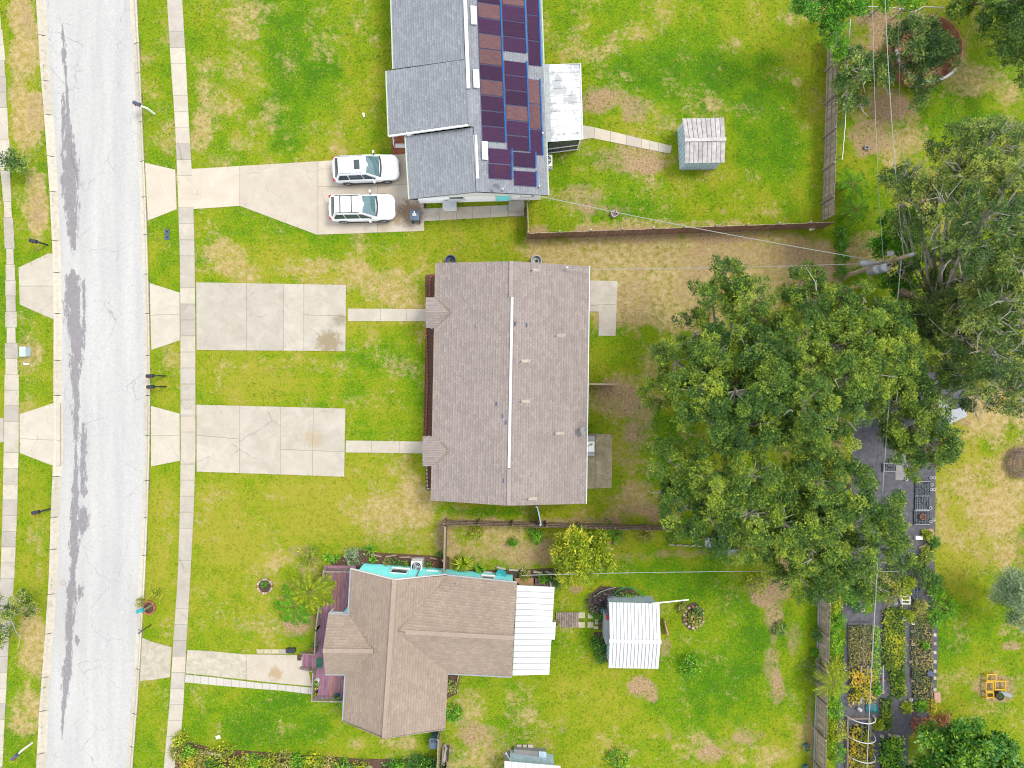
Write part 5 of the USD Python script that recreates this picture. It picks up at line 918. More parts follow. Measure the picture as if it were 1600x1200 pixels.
bb = P(1418, 462, 5.5); t = single('fallen_limb', MB().tube([P(1408, 455, 4.4), P(1425, 464, 5.2), P(1450, 472, 5.6), P(1475, 470, 6), P(1512, 463, 6.6)], [.26, .24, .21, .18, .13], 10).tube([P(1452, 472, 5.6), P(1470, 462, 5.9), P(1480, 464, 6.1)], [.1, .07, .04], 6), 'bark', 'thick bare curved limb in the dark gap of the greyish oak', 'branch')
single('sawn_limb', MB().tube([P(1318, 455, 4.6), P(1335, 449, 4.8), P(1352, 446, 5.0)], [.16, .16, .17], 9), 'cut_wood', 'short sawn-off limb below the utility pole', 'branch')
single('dead_trunk', MB().tube([P(1318, 855, .4), P(1345, 874, 3), P(1372, 898, 5.4)], [.14, .11, .08], 8), 'pole_wood', 'bare leaning trunk among the bright weeds north of the nursery beds', 'trunk')
tree('broadleaf_tree', 'dark broad tree in the top right corner', [(1566, 6, 50, 7.6), (1524, 4, 36, 7.4), (1604, 30, 40, 7.4), (1570, 46, 34, 6.4), (1598, 74, 28, 5), (1490, 4, 26, 6.4), (1566, 82, 22, 3.6), (1590, 110, 22, 3)], (1570, 10, 0), 'leaf_oak', trunk=.35, twigs=2, **oak)
tree('broadleaf_tree', 'bright green tree at the top edge over the tall grey fence', [(1266, 4, 26, 5), (1296, 18, 28, 5), (1318, 4, 22, 5), (1300, 46, 22, 4), (1312, 68, 16, 3.4), (1340, 2, 14, 5)], (1310, 10, 0), 'leaf_bright', trunk=.2, size=.16, sprays=26, nleaf=9, clump=.5, dens=.9, tint0=.42)
tree('broadleaf_tree', 'small bright tree at the top edge right of the overhead wires', [(1392, -2, 20, 4.6), (1410, 8, 16, 4), (1424, -4, 18, 4.6)], (1400, -6, 0), 'leaf_bright', trunk=.15, size=.15, sprays=24, nleaf=9, clump=.45, dens=.9, tint0=.45)
tree('mango_tree', 'glossy tree growing inside the rusty round pool shell', [(1410, 60, 24, 3.8), (1440, 46, 26, 4), (1470, 80, 24, 3.8), (1405, 100, 18, 3.2), (1440, 70, 26, 4.4), (1444, 46, 20, 4), (1430, 84, 24, 4.2), (1458, 76, 22, 4), (1476, 58, 14, 3.4), (1476, 96, 18, 3.4), (1452, 112, 22, 3.4), (1424, 116, 20, 3), (1442, 142, 12, 2.4), (1436, 156, 9, 2)], (1440, 85, 0), 'leaf_mango', trunk=.16, size=.2, sprays=18, nleaf=8, clump=.42, dens=.85, aspect=.34, gap=.12)
tree('loquat_tree', 'low green tree between the chain link fence and the pool shell', [(1322, 98, 18, 2.8), (1342, 96, 18, 3), (1334, 122, 20, 3), (1318, 136, 16, 2.4), (1366, 104, 18, 2.6), (1384, 112, 18, 2.6), (1376, 128, 16, 2.2), (1322, 158, 12, 1.8), (1338, 164, 10, 1.6)], (1350, 118, 0), 'leaf_mango', trunk=.13, size=.2, sprays=18, nleaf=8, clump=.4, dens=.85, aspect=.34, twigs=2, twigmat='bark_pale', gap=.1)
tree('broadleaf_tree', 'bright green tree under the overhead wires by the utility pole', [(1392, 346, 18, 3), (1410, 356, 20, 3.4), (1424, 346, 16, 3.2), (1416, 380, 20, 3.2), (1396, 372, 16, 2.6), (1420, 408, 16, 2.6), (1372, 386, 12, 2), (1402, 428, 16, 2.2), (1376, 432, 12, 1.8), (1396, 450, 16, 2.2), (1412, 452, 14, 2)], (1405, 380, 0), 'leaf_bright', trunk=.14, size=.2, sprays=18, nleaf=8, clump=.42, dens=.8, aspect=.6, tint0=.4)
tree('dark_shrub_tree', 'big glossy dark green bush in the bottom right corner', [(1478, 1150, 36, 3.6), (1510, 1160, 40, 4), (1456, 1176, 32, 3.2), (1546, 1180, 34, 3.4), (1496, 1200, 44, 4), (1566, 1206, 30, 3.2), (1446, 1206, 30, 3)], (1505, 1185, 0), 'leaf_deep', trunk=.2, size=.24, sprays=18, nleaf=8, clump=.5, dens=.9, aspect=.55)
tree('silver_shrub_tree', 'silvery grey-green bush at the right edge', [(1572, 908, 28, 3.4), (1594, 920, 32, 3.8), (1580, 945, 28, 3), (1604, 960, 26, 2.8), (1566, 925, 18, 2.6)], (1582, 925, 0), 'leaf_grey', trunk=.15, size=.2, sprays=22, nleaf=10, clump=.5, dens=1.0, aspect=.22)
tree('roadside_tree', 'thin grey-green tree across the pavement at the left edge', [(6, 950, 24, 4), (26, 942, 16, 3.4), (20, 972, 20, 3.6), (4, 986, 22, 3.4), (40, 934, 10, 3), (46, 950, 8, 3)], (6, 960, 0), 'leaf_oak_grey', bark='bark_pale', trunk=.14, twigs=5, twigmat='bark_pale', size=.13, sprays=22, nleaf=8, clump=.42, dens=.7, gap=.2, tint0=.6)
tree('roadside_shrub', 'small dark shrub on the verge at the upper left edge', [(10, 246, 14, 1.8), (26, 250, 14, 1.8), (36, 258, 8, 1.4), (20, 262, 10, 1.3)], (18, 252, 0), 'leaf_mango', trunk=.06, size=.16, sprays=14, nleaf=7, clump=.34, dens=.8, gap=.15, cat='shrub')
tree('yellow_shrub', 'large yellow-green feathery shrub south of the dark fence', [(905, 850, 22, 2.2), (886, 866, 22, 2.2), (926, 862, 22, 2.2), (906, 876, 26, 2.6), (885, 892, 18, 2), (926, 890, 20, 2), (904, 904, 16, 1.6), (880, 848, 10, 1.6), (932, 842, 10, 1.6), (946, 872, 10, 1.6)], (906, 874, 0), 'leaf_yellow', trunk=.12, size=.24, sprays=18, nleaf=8, clump=.42, dens=.9, aspect=.3, cat='shrub')

def bush(name, label, x, y, r, h, leaf, size=.14, n=60, nleaf=8, aspect=.45, group=None, cat='shrub', squash=1.0, tint0=.5):
    c = P(x, y, 0); rm = r / S; t = Thing(name, label, cat, c, group=group); dp = dome_points(n, -.1); q = c + dp * np.array([rm, rm * squash, h]) * R.uniform(.55, 1, (n, 1)) + [0, 0, .05]
    st = MB()
    for p in q[:: max(1, n // 7)]: st.tube([c - [0, 0, .05], W(c, p, .5) + [0, 0, .08], p], [.025, .018, .008], 4)
    t.part('stems', st, 'bark', kind='stuff'); m = MB(); up = dp * .7 + [0, 0, .5]; up /= np.linalg.norm(up, axis=1, keepdims=True)
    leaves(m, q, up, nleaf, min(.2, rm * .35), size, np.clip(tint0 + R.normal(0, .2, n), 0, 1), aspect); t.part('foliage', m, leaf, kind='stuff'); return t
def rosette(name, label, x, y, r, h, n, leaf, w=.05, group=None, cat='plant'):
    c = P(x, y, 0); t = Thing(name, label, cat, c, group=group); m = MB(); rm = r / S
    for i in range(n):
        a = R.uniform(0, 2 * np.pi); el = R.uniform(.1, 1.0); L = rm * R.uniform(.75, 1.1); d = np.array([math.cos(a), math.sin(a), 0]); s = np.array([-d[1], d[0], 0]); g = []
        for k, f in enumerate(np.linspace(0, 1, 5)):
            p = c + d * L * f * (1 - .35 * el) + [0, 0, .05 + h * (.35 + el) * (f * 1.5 - f * f * 1.15)]; ww = w * (1 - f) ** .6 + .004; g.append([p - s * ww + [0, 0, ww * .3], p, p + s * ww + [0, 0, ww * .3]])
        m.grid(np.array(g), np.full(15, np.clip(.5 + R.normal(0, .22), 0, 1)))
    t.part('leaves', m, leaf, kind='stuff'); t.part('crown_base', MB().lathe([(0, 0), (.09, 0), (.07, .12), (0, .16)], c - [0, 0, .02], 8), 'bark'); return t
def palm(name, label, x, y, fr, r, h, leaf, trunk=.1, cat='palm', dirs=None, nl=26):
    c = P(x, y, 0); t = Thing(name, label, cat, c); rm = r * kk(h); t.part('trunk', MB().tube([c - [0, 0, .1], c + [0, 0, h * .5], c + [0, 0, h]], [trunk * 1.3, trunk, trunk * .9], 9), 'bark')
    for i in range(fr):
        a = (dirs[i % len(dirs)] + R.normal(0, .12)) if dirs else 2 * np.pi * i / fr + R.normal(0, .2); d = np.array([math.cos(a), math.sin(a), 0]); s = np.array([-d[1], d[0], 0]); L = rm * R.uniform(.85, 1.1); rise = R.uniform(.2, .7)
        f = np.linspace(0, 1, 9); sp = c + [0, 0, h] + d * (L * f)[:, None] + np.array([0, 0, 1]) * (L * (rise * f - (rise + .35) * f * f))[:, None]
        p = t.part('frond', MB().tube(sp, np.linspace(.03, .008, 9), 4), 'leaf_stem')
        m = MB(); g = np.linspace(.08, 1, nl); b = np.stack([np.interp(g, f, sp[:, k]) for k in range(3)], 1); ll = L * .26 * np.sin(np.pi * np.clip(g * .9 + .1, 0, 1)) ** .6 + .05
        for sd in (-1, 1):
            tip = b + s * sd * ll[:, None] * .8 + d * ll[:, None] * .55 - np.array([0, 0, 1]) * ll[:, None] * R.uniform(.1, .5, (nl, 1)); md = (b + tip) / 2 + [0, 0, .02]; q = d * .022
            v = np.stack([b, md + q, tip, md - q], 1).reshape(-1, 3); i4 = np.arange(nl)[:, None] * 4; m.add(v, np.vstack([i4 + [0, 1, 2], i4 + [0, 2, 3]]), np.repeat(np.clip(.5 + R.normal(0, .2, nl), 0, 1), 4))
        t.part('leaflets', m, leaf, under=p, kind='stuff')
    return t
M('leaf_stem', C(150, 160, 60), C(120, 130, 40), 5)
# garden west and north of the tan-roofed house
palm('garden_palm', 'yellow-green feathery palm arching over the north end of the plum deck', 494, 914, 17, 38, 1.5, 'leaf_yellow', dirs=[.35, .15, -.2, .5, -.6, -1.1, -1.6, 2.6, 1.6, 3.4, -2.4], nl=40)
palm('garden_palm', 'lower green palm beside the deck, south-west of the yellow one', 470, 937, 15, 34, 1.2, 'leaf_bright', dirs=[-.6, -1.0, .3, 1.2, 2.2, 3.1, -2.2, -1.5], nl=40)
bush('garden_shrub', 'loose yellow-green shrub with white flowers at the corner of the plum deck', 486, 868, 18, 1.0, 'leaf_yellow', n=70, tint0=.35)
bush('garden_shrub', 'silver blue-grey shrub beside the mulch bed', 554, 868, 15, .8, 'leaf_grey', size=.16, n=70, aspect=.4)
for i, (x, y, r, l) in enumerate(((512, 870, 11, 'left strappy green plant of the pair left of the silver shrub'), (525, 872, 11, 'right strappy green plant of the pair left of the silver shrub'), (579, 858, 13, 'strappy green plant at the far side of the bed right of the silver shrub'), (584, 873, 10, 'bright strappy plant close to the turquoise wall corner'), (537, 886, 7, 'little lime plant at the foot of the silver shrub'))):
    rosette('strap_plant', l, x, y, r, .5, 34, 'leaf_bright', .035, 'strappy plants in the mulch bed')
for i, (x, y, r, l, lab) in enumerate(((620, 876, 8, 'leaf_deep', 'dark small shrub in the bed left of the fan unit'), (635, 882, 6, 'leaf_bright', 'small bright shrub just left of the fan unit'), (671, 884, 8, 'leaf_bright', 'small green shrub just right of the fan unit'), (606, 878, 7, 'leaf_mixed', 'brownish low plant in the middle of the mulch bed'), (684, 878, 8, 'leaf_red', 'reddish low plant by the capped fence'), (690, 868, 7, 'leaf_deep', 'dark shrub against the capped fence'))): bush('bed_plant', lab, x, y, r, .5, l, size=.11, n=26)
rosette('spiky_plant', 'large spiky yellow-edged agave-like clump inside the capped fence', 724, 878, 21, 1.1, 90, 'leaf_yellow', .05); rosette('spiky_plant', 'smaller green spiky clump beside the large one', 750, 887, 12, .7, 46, 'leaf_bright', .045)
for x, y, r, l, lab in ((744, 830, 10, 'leaf_yellow', 'low yellow weed clump below the dark fence near its west end'), (838, 828, 13, 'leaf_bright', 'bright vine climbing the dark fence below the lattice'), (838, 840, 8, 'leaf_bright', 'small green plant in front of the climbing vine'), (948, 826, 16, 'leaf_bright', 'green vine over the middle of the dark fence'), (962, 834, 12, 'leaf_bright', 'green vine at the right of the middle one on the dark fence'), (1008, 834, 14, 'leaf_mixed', 'weeds along the east foot of the dark fence'), (820, 896, 8, 'leaf_mixed', 'low spiky plants by the stone edging'), (848, 902, 8, 'leaf_bright', 'bright small shrub in the bed above the white porch roof'), (866, 905, 12, 'leaf_deep', 'dark shrub at the north-east corner of the white porch roof'), (802, 846, 6, 'leaf_bright', 'little green tuft in the fenced dry yard'), (1052, 832, 18, 'leaf_deep', 'dark leafy shrub at the east end of the dark fence'), (1070, 822, 14, 'leaf_bright', 'bright shrub between the dark fence end and the southern oak'), (1112, 858, 16, 'leaf_deep', 'dark shrub under the southern oak, right of the grey table'), (1130, 866, 14, 'leaf_bright', 'bright weeds left of the orange pot'), (1172, 864, 16, 'leaf_deep', 'dark green shrub right of the orange pot'), (1190, 862, 13, 'leaf_deep', 'dark ferny plant under the right side of the southern oak')): bush('garden_shrub', lab, x, y, r, .8, l, n=44)
for x, y, r, h, l, lab in ((930, 942, 14, .6, 'leaf_purple', 'purple leaved plant at the north-west corner of the white shed'), (948, 934, 14, .6, 'leaf_purple', 'dark purple plant under the loop of green hose'), (966, 932, 12, .5, 'leaf_mango', 'grey-green plant north of the white shed'), (984, 934, 10, .5, 'leaf_bright', 'green plant at the foot of the hose tap'), (936, 958, 12, .5, 'leaf_deep', 'dark plant left of the white shed doors'), (936, 1004, 14, .7, 'leaf_deep', 'dark flowering shrub south of the stepping stones'), (940, 1022, 12, .6, 'leaf_deep', 'dark shrub at the south-west corner of the white shed'), (1084, 965, 14, .5, 'leaf_mixed', 'mixed flowers in the round bed east of the white shed'), (1089, 956, 9, .5, 'leaf_mango', 'grey plant in the round bed east of the white shed'), (1075, 1036, 17, 1.0, 'leaf_bright', 'bright banana-like plant on the lawn south-east of the white shed'), (1180, 908, 20, .8, 'leaf_yellow', 'spiky yellow-green clump on the bare soil'), (1216, 980, 10, .5, 'leaf_mango', 'small dark shrub on the bare soil at the right of the south lawn'), (708, 1110, 13, .9, 'leaf_bright', 'bright shrub east of the tan-roofed house'), (706, 1070, 10, .5, 'leaf_mixed', 'flowers in the bed in the roof corner'), (964, 1185, 18, .9, 'leaf_bright', 'green shrub at the bottom edge right of the white shed roof'), (868, 975, 5, .4, 'leaf_mixed', 'small flowers at the foot of the white porch roof'), (1065, 948, 8, .4, 'leaf_mixed', 'low weeds beside the round bed')): bush('garden_shrub', lab, x, y, r, h, l, n=48, size=.17 if r > 12 else .13, aspect=.55)
# hedge of mixed shrubs along the bottom edge
hedge = [(284, 1152, 9), (280, 1172, 10), (302, 1190, 17), (300, 1172, 11), (318, 1182, 11), (352, 1185, 22), (335, 1200, 14), (384, 1195, 15), (400, 1190, 12), (420, 1194, 15), (446, 1192, 16), (470, 1190, 14), (492, 1192, 15), (516, 1196, 13), (540, 1198, 12), (566, 1200, 12), (612, 1199, 12), (626, 1196, 12), (655, 1192, 15), (674, 1196, 16)]
kinds = ['leaf_yellow', 'leaf_mixed', 'leaf_orange', 'leaf_bright', 'leaf_mixed', 'leaf_yellow', 'leaf_deep', 'leaf_yellow', 'leaf_bright', 'leaf_yellow', 'leaf_mixed', 'leaf_bright', 'leaf_yellow', 'leaf_mixed', 'leaf_bright', 'leaf_yellow', 'leaf_deep', 'leaf_bright', 'leaf_deep', 'leaf_deep']
names = ['small shrub at the pavement end of the white stones', 'low shrub against the pavement near the bottom edge', 'orange leaved shrub at the lower left end of the hedge', 'low green shrub inside the curve of white stones', 'mixed low shrub below the white stones', 'largest round yellow-green shrub of the bottom hedge', 'dark low shrub below the largest hedge shrub', 'yellowish shrub right of the largest hedge shrub', 'bright shrub above the second run of white stones', 'yellow-green shrub in the left middle of the bottom hedge', 'brownish shrub in the middle of the bottom hedge', 'bright shrub in the middle of the bottom hedge', 'yellowish shrub beside the last white stones', 'mixed low shrub right of the middle of the hedge', 'low bright shrub near the right end of the hedge', 'low yellowish shrub near the right end of the hedge', 'dark shrub cut by the bottom edge below the tan roof', 'bright shrub cut by the bottom edge below the tan roof', 'dark shrub with pale flowers left of the low weathered fence', 'dark shrub touching the low weathered fence']
for (x, y, r), k, l in zip(hedge, kinds, names): bush('hedge_shrub', l, x, y, r * 1.2, .9 if r > 14 else .6, k, n=110 if r > 12 else 64, size=.17, group=None)
bush('garden_shrub', 'orange-leaved round shrub south-west of the climbing rose mailbox', 246, 930, 10, .4, 'leaf_yellow', n=36)
# east side: growth along the tall fences and around the nursery
palm('bamboo_palm', 'bright green palm clump east of the tall grey fence', 1316, 296, 14, 28, 1.4, 'leaf_bright', trunk=.07); palm('bamboo_palm', 'green palm clump at the corner of the two board fences', 1322, 335, 12, 26, 1.4, 'leaf_bright', trunk=.07)
for x, y, r, lab in ((1310, 365, 9, 'top shrub of the narrow green hedge below the fence corner'), (1312, 385, 9, 'second shrub of the narrow green hedge below the fence corner'), (1312, 405, 9, 'third shrub of the narrow green hedge below the fence corner'), (1311, 425, 9, 'lowest shrub of the narrow green hedge below the fence corner')): bush('hedge_shrub', lab, x, y, r, 1.0, 'leaf_bright', n=50, tint0=.3)
wl = ['leafy weeds behind the grey nursery fence near the oak', 'second weed clump along the grey nursery fence', 'third weed clump along the grey nursery fence', 'fourth weed clump along the grey nursery fence', 'fifth weed clump along the grey nursery fence', 'sixth weed clump along the grey nursery fence', 'seventh weed clump along the grey nursery fence', 'lowest weed clump along the grey nursery fence']
for i, l in enumerate(wl): bush('fence_weeds', l, 1303 + R.uniform(-3, 3), 935 + 34 * i, 14, .7, 'leaf_bright' if i % 3 else 'leaf_yellow', n=80, squash=1.35, tint0=.6)
for x, y, r, h, l, lab in ((1334, 905, 24, .9, 'leaf_bright', 'bright weeds around the bare leaning trunk'), (1340, 935, 20, .9, 'leaf_deep', 'dark shrub at the head of the left nursery bed'), (1322, 925, 16, .8, 'leaf_bright', 'bright shrub left of the dark one at the nursery head'), (1356, 915, 14, .7, 'leaf_yellow', 'yellow-green shrub below the oak at the nursery head'), (1385, 925, 18, 1.0, 'leaf_mixed', 'mixed shrub right of the overhead wires at the nursery head'), (1404, 915, 16, .8, 'leaf_yellow', 'yellow shrub beside the white crate'), (1418, 908, 9, .6, 'leaf_yellow', 'small brilliant yellow shrub near the dark nursery tray'), (1440, 900, 18, 1.2, 'leaf_oak', 'dark shrub at the north end of the right nursery bed'), (1456, 906, 12, .9, 'leaf_deep', 'dark shrub at the edge of the east lawn'), (1446, 835, 8, .5, 'leaf_yellow', 'yellow potted shrub below the empty nursery trays'), (1454, 845, 10, .6, 'leaf_deep', 'dark spiky plant below the empty nursery trays'), (1460, 922, 12, .6, 'leaf_bright', 'bright weeds in the small white frame'), (1470, 948, 22, .6, 'leaf_bright', 'lime weeds spilling from the nursery onto the east lawn'), (1458, 965, 14, .5, 'leaf_bright', 'lime weeds lower along the nursery edge'), (1278, 988, 12, 1.0, 'leaf_deep', 'dark shrub on the grey nursery fence'), (1276, 1045, 28, 1.2, 'leaf_oak_grey', 'feathery grey-green shrub leaning over the grey nursery fence'), (1284, 1105, 9, .8, 'leaf_bright', 'bright vine on the grey nursery fence'), (1272, 1018, 6, .5, 'leaf_bright', 'small weed west of the grey nursery fence'), (1372, 905, 16, .9, 'leaf_mixed', 'brownish shrub just below the oak crown beside the overhead wires'), (1398, 890, 15, .9, 'leaf_oak', 'dark shrub between the oak crown and the white crate'), (1428, 882, 13, .8, 'leaf_oak', 'dark shrub above the brilliant yellow one at the nursery head'), (1446, 866, 12, .8, 'leaf_yellow', 'olive shrub on the grey cloth below the empty trays'), (1418, 960, 9, .5, 'leaf_yellow', 'yellow-green plant at the upper right of the middle nursery bed'), (1434, 945, 11, .6, 'leaf_mixed', 'brownish plant right of the dark nursery tray'), (1441, 1005, 6, .5, 'leaf_bright', 'single lime shrub among the dull seedlings'), (1415, 1103, 8, .4, 'leaf_yellow', 'olive weeds on the open weed cloth'), (1436, 1100, 9, .5, 'leaf_bright', 'green plant at the foot of the right nursery bed'), (1452, 1100, 9, .4, 'leaf_orange', 'orange tinged weeds below the pinkish board'), (1366, 1074, 9, .5, 'leaf_bright', 'green weeds right of the orange potted shrubs'), (1370, 1130, 8, .4, 'leaf_yellow', 'olive weeds right of the topmost white hoop')): bush('nursery_shrub', lab, x, y, r, h, l, n=int(30 + r * 3), size=.15)
palm('yellow_palm', 'yellowish palm hanging over the grey nursery fence', 1283, 1048, 12, 30, 1.9, 'leaf_yellow', trunk=.08)
t = Thing('brush_pile', 'round heap of bare brown twigs at the right edge', 'brush pile', P(1592, 722, 0)); m = MB(); c = P(1592, 722, 0)
for i in range(260):
    a, z = R.uniform(0, 2 * np.pi), R.uniform(.05, .75); rr = 1.15 * math.sqrt(max(0, 1 - (z / .95) ** 2)) * R.uniform(.6, 1); q = c + [rr * math.cos(a), rr * math.sin(a), z]; dv = np.array([-math.sin(a), math.cos(a), 0]) * R.uniform(.2, .5) + R.normal(0, .12, 3); m.tube([q - dv, q + R.normal(0, .04, 3) + [0, 0, .05], q + dv], [.012, .014, .008], 4, cap=False)
t.part('twigs', m, 'twig_brown', kind='stuff')
# ------------------------------------------------------------------ plant nursery
def bed(name, label, poly, n, size, leaf, h=.25, pots=True, seed_mix=None, pot='pot_black', per=7, tint0=.5, asp=.45):
    """A block of small potted plants set close together: too many and too small to pick apart."""
    q = Polygon(poly); x0, y0, x1, y1 = q.bounds; c0 = P((x0 + x1) / 2, (y0 + y1) / 2, 0)
    t = Thing(name, label, 'nursery plants', c0, kind='stuff'); st = math.sqrt(q.area / n); pm, lm = MB(), MB(); pts = []
    for x in np.arange(x0 + st / 2, x1, st):
        for y in np.arange(y0 + st / 2, y1, st):
            if q.contains(shapely.Point(x, y)): pts.append(P(x + R.normal(0, st * .1), y + R.normal(0, st * .1), 0))
    pts = np.array(pts); r = st / S * .46
    if pots:
        for p in pts: pm.lathe([(r * .75, 0), (r, .14), (r * .85, .14), (0, .12)], p + [0, 0, .03], 6)
        t.part('pots', pm, pot, kind='stuff')
    keep = pts[R.random(len(pts)) > .06]; up = np.tile([0, 0, 1.0], (len(keep), 1)) + R.normal(0, .2, (len(keep), 3))
    nz2 = meshkit.fbm(keep * .9, 3, 31)
    leaves(lm, keep + [0, 0, .16], up, per, h, size, np.clip(tint0 + 1.3 * (nz2 - .5) + R.normal(0, .2, len(keep)), 0, 1), asp); t.part('leaves', lm, leaf, kind='stuff')
bed('seedling_bed', 'large block of brownish small potted seedlings at the head of the left nursery bed', [(1325, 976), (1362, 976), (1361, 1040), (1324, 1040)], 420, .10, 'leaf_mixed', .12, tint0=.6, per=5)
bed('seedling_bed', 'orange and yellow potted shrubs in the middle of the left nursery bed', [(1326, 1042), (1362, 1042), (1363, 1094), (1327, 1096)], 120, .2, 'leaf_orange', .26, per=9, tint0=.55)
bed('seedling_bed', 'long block of yellow-green young plants in the middle nursery bed', [(1379, 950), (1412, 948), (1411, 1042), (1378, 1042)], 330, .15, 'leaf_yellow', .18, per=8, tint0=.4)
bed('seedling_bed', 'taller yellowish shrubs at the lower end of the middle nursery bed', [(1388, 1044), (1410, 1042), (1410, 1086), (1392, 1088)], 60, .2, 'leaf_yellow', .25, per=10, tint0=.35)
bed('seedling_bed', 'block of dull potted seedlings in the right nursery bed beside the east lawn', [(1422, 976), (1456, 976), (1456, 1088), (1424, 1090)], 420, .11, 'leaf_mixed', .13, tint0=.5, per=5)
bed('seedling_bed', 'dull potted seedlings at the top of the right nursery bed', [(1424, 952), (1446, 950), (1448, 974), (1424, 974)], 90, .12, 'leaf_mixed', .14, tint0=.45, per=6)
bed('seedling_bed', 'yellow-green plants under the white hoops', [(1327, 1132), (1352, 1132), (1360, 1162), (1362, 1215), (1324, 1215), (1325, 1150)], 170, .2, 'leaf_orange', .26, per=9, tint0=.35)
bed('seedling_bed', 'green shrubs in rows at the bottom edge right of the white hoops', [(1376, 1152), (1406, 1154), (1406, 1215), (1374, 1215)], 110, .2, 'leaf_bright', .26, per=10, tint0=.55)
bed('seedling_bed', 'pale green low plants beside the teal tarp', [(1374, 1090), (1392, 1090), (1392, 1140), (1374, 1140)], 110, .15, 'leaf_yellow', .18, per=6, tint0=.2)
bed('seedling_bed', 'strip of lime weeds between the left and the middle nursery beds', [(1363, 978), (1373, 978), (1373, 1060), (1362, 1060)], 80, .15, 'leaf_bright', .2, per=8, tint0=.7, pots=False)
bed('seedling_bed', 'rusty dead ferns at the edge of the weed cloth above the bottom right bush', [(1420, 1124), (1450, 1118), (1482, 1112), (1478, 1130), (1448, 1142), (1424, 1142)], 70, .22, 'leaf_red', .26, per=9, pots=False)
def tray(label, x, y, w, h):
    c = P(x, y, 0); t = Thing('nursery_tray', label, 'tray', c); W_, H_ = w / S, h / S; m = MB(); nx, ny = max(2, int(w / 2.4)), max(2, int(h / 2.4))
    for i in range(nx + 1): m.box(c + [-W_ / 2 + W_ * i / nx, 0, .10], (.03, H_, .08))
    for j in range(ny + 1): m.box(c + [0, -H_ / 2 + H_ * j / ny, .101], (W_, .03, .08))
    t.part('grid', m, 'galvanised' if R.random() < .0 else 'tray_blue'); p = MB()
    for i in range(nx):
        for j in range(ny):
            if R.random() < .8: p.lathe([(.03, 0), (.042, .06), (.03, .06), (0, .03)], c + [-W_ / 2 + W_ * (i + .5) / nx, -H_ / 2 + H_ * (j + .5) / ny, .04], 6)
    t.part('cells', p, 'grey_metal' if True else 'pot_black', kind='stuff'); t.part('rim', MB().beam(c + [-W_ / 2, -H_ / 2 - .02, .15], c + [W_ / 2, -H_ / 2 - .02, .15], .04, .03).beam(c + [-W_ / 2, H_ / 2 + .02, .15], c + [W_ / 2, H_ / 2 + .02, .15], .04, .03), 'grey_metal')
tray('upper of the two empty blue-black nursery trays beside the east lawn', 1440, 763, 22, 22); tray('middle empty blue-black nursery tray, rows lying across', 1439, 785, 21, 21); tray('lower blue-black nursery tray with a brown pot on it', 1439, 808, 24, 21)
tray('blue-black nursery tray showing under the west side of the oak gap', 1388, 730, 20, 12); tray('blue-black nursery tray in the gap of the southern oak crown', 1386, 805, 18, 22); tray('dark nursery tray hidden under the small oak at the head of the grey cloth strip', 1412, 695, 16, 16); tray('long dark nursery tray right of the white crate', 1430, 930, 12, 30)
pcl = Polygon(G2([(1398, 704), (1415, 704), (1415, 750), (1399, 750)])); single('cloth_strip', MB().prism(pcl, .025, .035), 'grey_wall', 'pale grey cloth strip showing between the oaks on the nursery ground', 'cloth')
def pot(label, x, y, r, mat, h=.2, fill='soil', plant=None, cat='pot'):
    c = P(x, y, 0) + [0, 0, .03]; t = Thing('plant_pot', label, cat, c); rm = r / S
    t.part('pot', MB().lathe([(0, 0), (rm * .75, 0), (rm, h), (rm * 1.06, h), (rm * 1.06, h - .03), (rm * .88, h - .02), (rm * .85, h - .06)], c, 14), mat); t.part('soil', MB().lathe([(rm * .86, h - .06), (0, h - .04)], c, 14), fill)
    if plant: m = MB(); leaves(m, np.array([c + [0, 0, h]] * 5) + R.normal(0, rm * .3, (5, 3)) * [1, 1, .3], np.tile([0, 0, 1.0], (5, 1)), 9, .14, .14, np.clip(R.normal(.5, .2, 5), 0, 1), .45); t.part('leaves', m, plant, kind='stuff')
pot('wide brown pot standing on the lower nursery tray', 1438, 806, 4.6, 'terracotta', .3)
for x, y, l in ((1453, 746, 'left white cup of the pair above the nursery trays'), (1458, 746, 'right white cup of the pair above the nursery trays'), (1454, 757, 'lone white cup right of the upper nursery tray'), (1453, 764.5, 'left white cup of the lower pair by the upper nursery tray'), (1457.5, 764.5, 'right white cup of the lower pair by the upper nursery tray'), (1452, 793, 'white cup right of the middle nursery tray'), (1452, 814, 'left white cup by the nursery tray with the brown pot'), (1457, 811.5, 'right white cup by the nursery tray with the brown pot'), (1414.5, 749, 'white cup at the lower end of the pale cloth strip'), (1414, 728, 'white cup halfway along the pale cloth strip'), (1367.5, 816, 'white cup in the gap of the southern oak crown'), (1398, 941, 'round white cup left of the white crate'), (1461, 974, 'round white cup on the grass at the nursery edge')): pot(l, x, y, 2.0, 'pot_white', .16, 'pot_black')
for i, y in enumerate((990.5, 1004, 1018, 1032.5, 1047, 1058, 1076)):
    c = P(1458.5, y, 0); single('edge_block', MB().box((c[0], c[1], .1), (.2, .22, .18), .1 * R.normal()), 'stone_pale', ['first white block, topmost at the edge of the right nursery bed', 'second white block down the edge of the right nursery bed', 'third white block down the edge of the right nursery bed', 'fourth white block, with a hole, down the right nursery bed', 'fifth white block down the edge of the right nursery bed', 'sixth white block down the edge of the right nursery bed', 'lowest white block at the edge of the right nursery bed'][i], 'block')
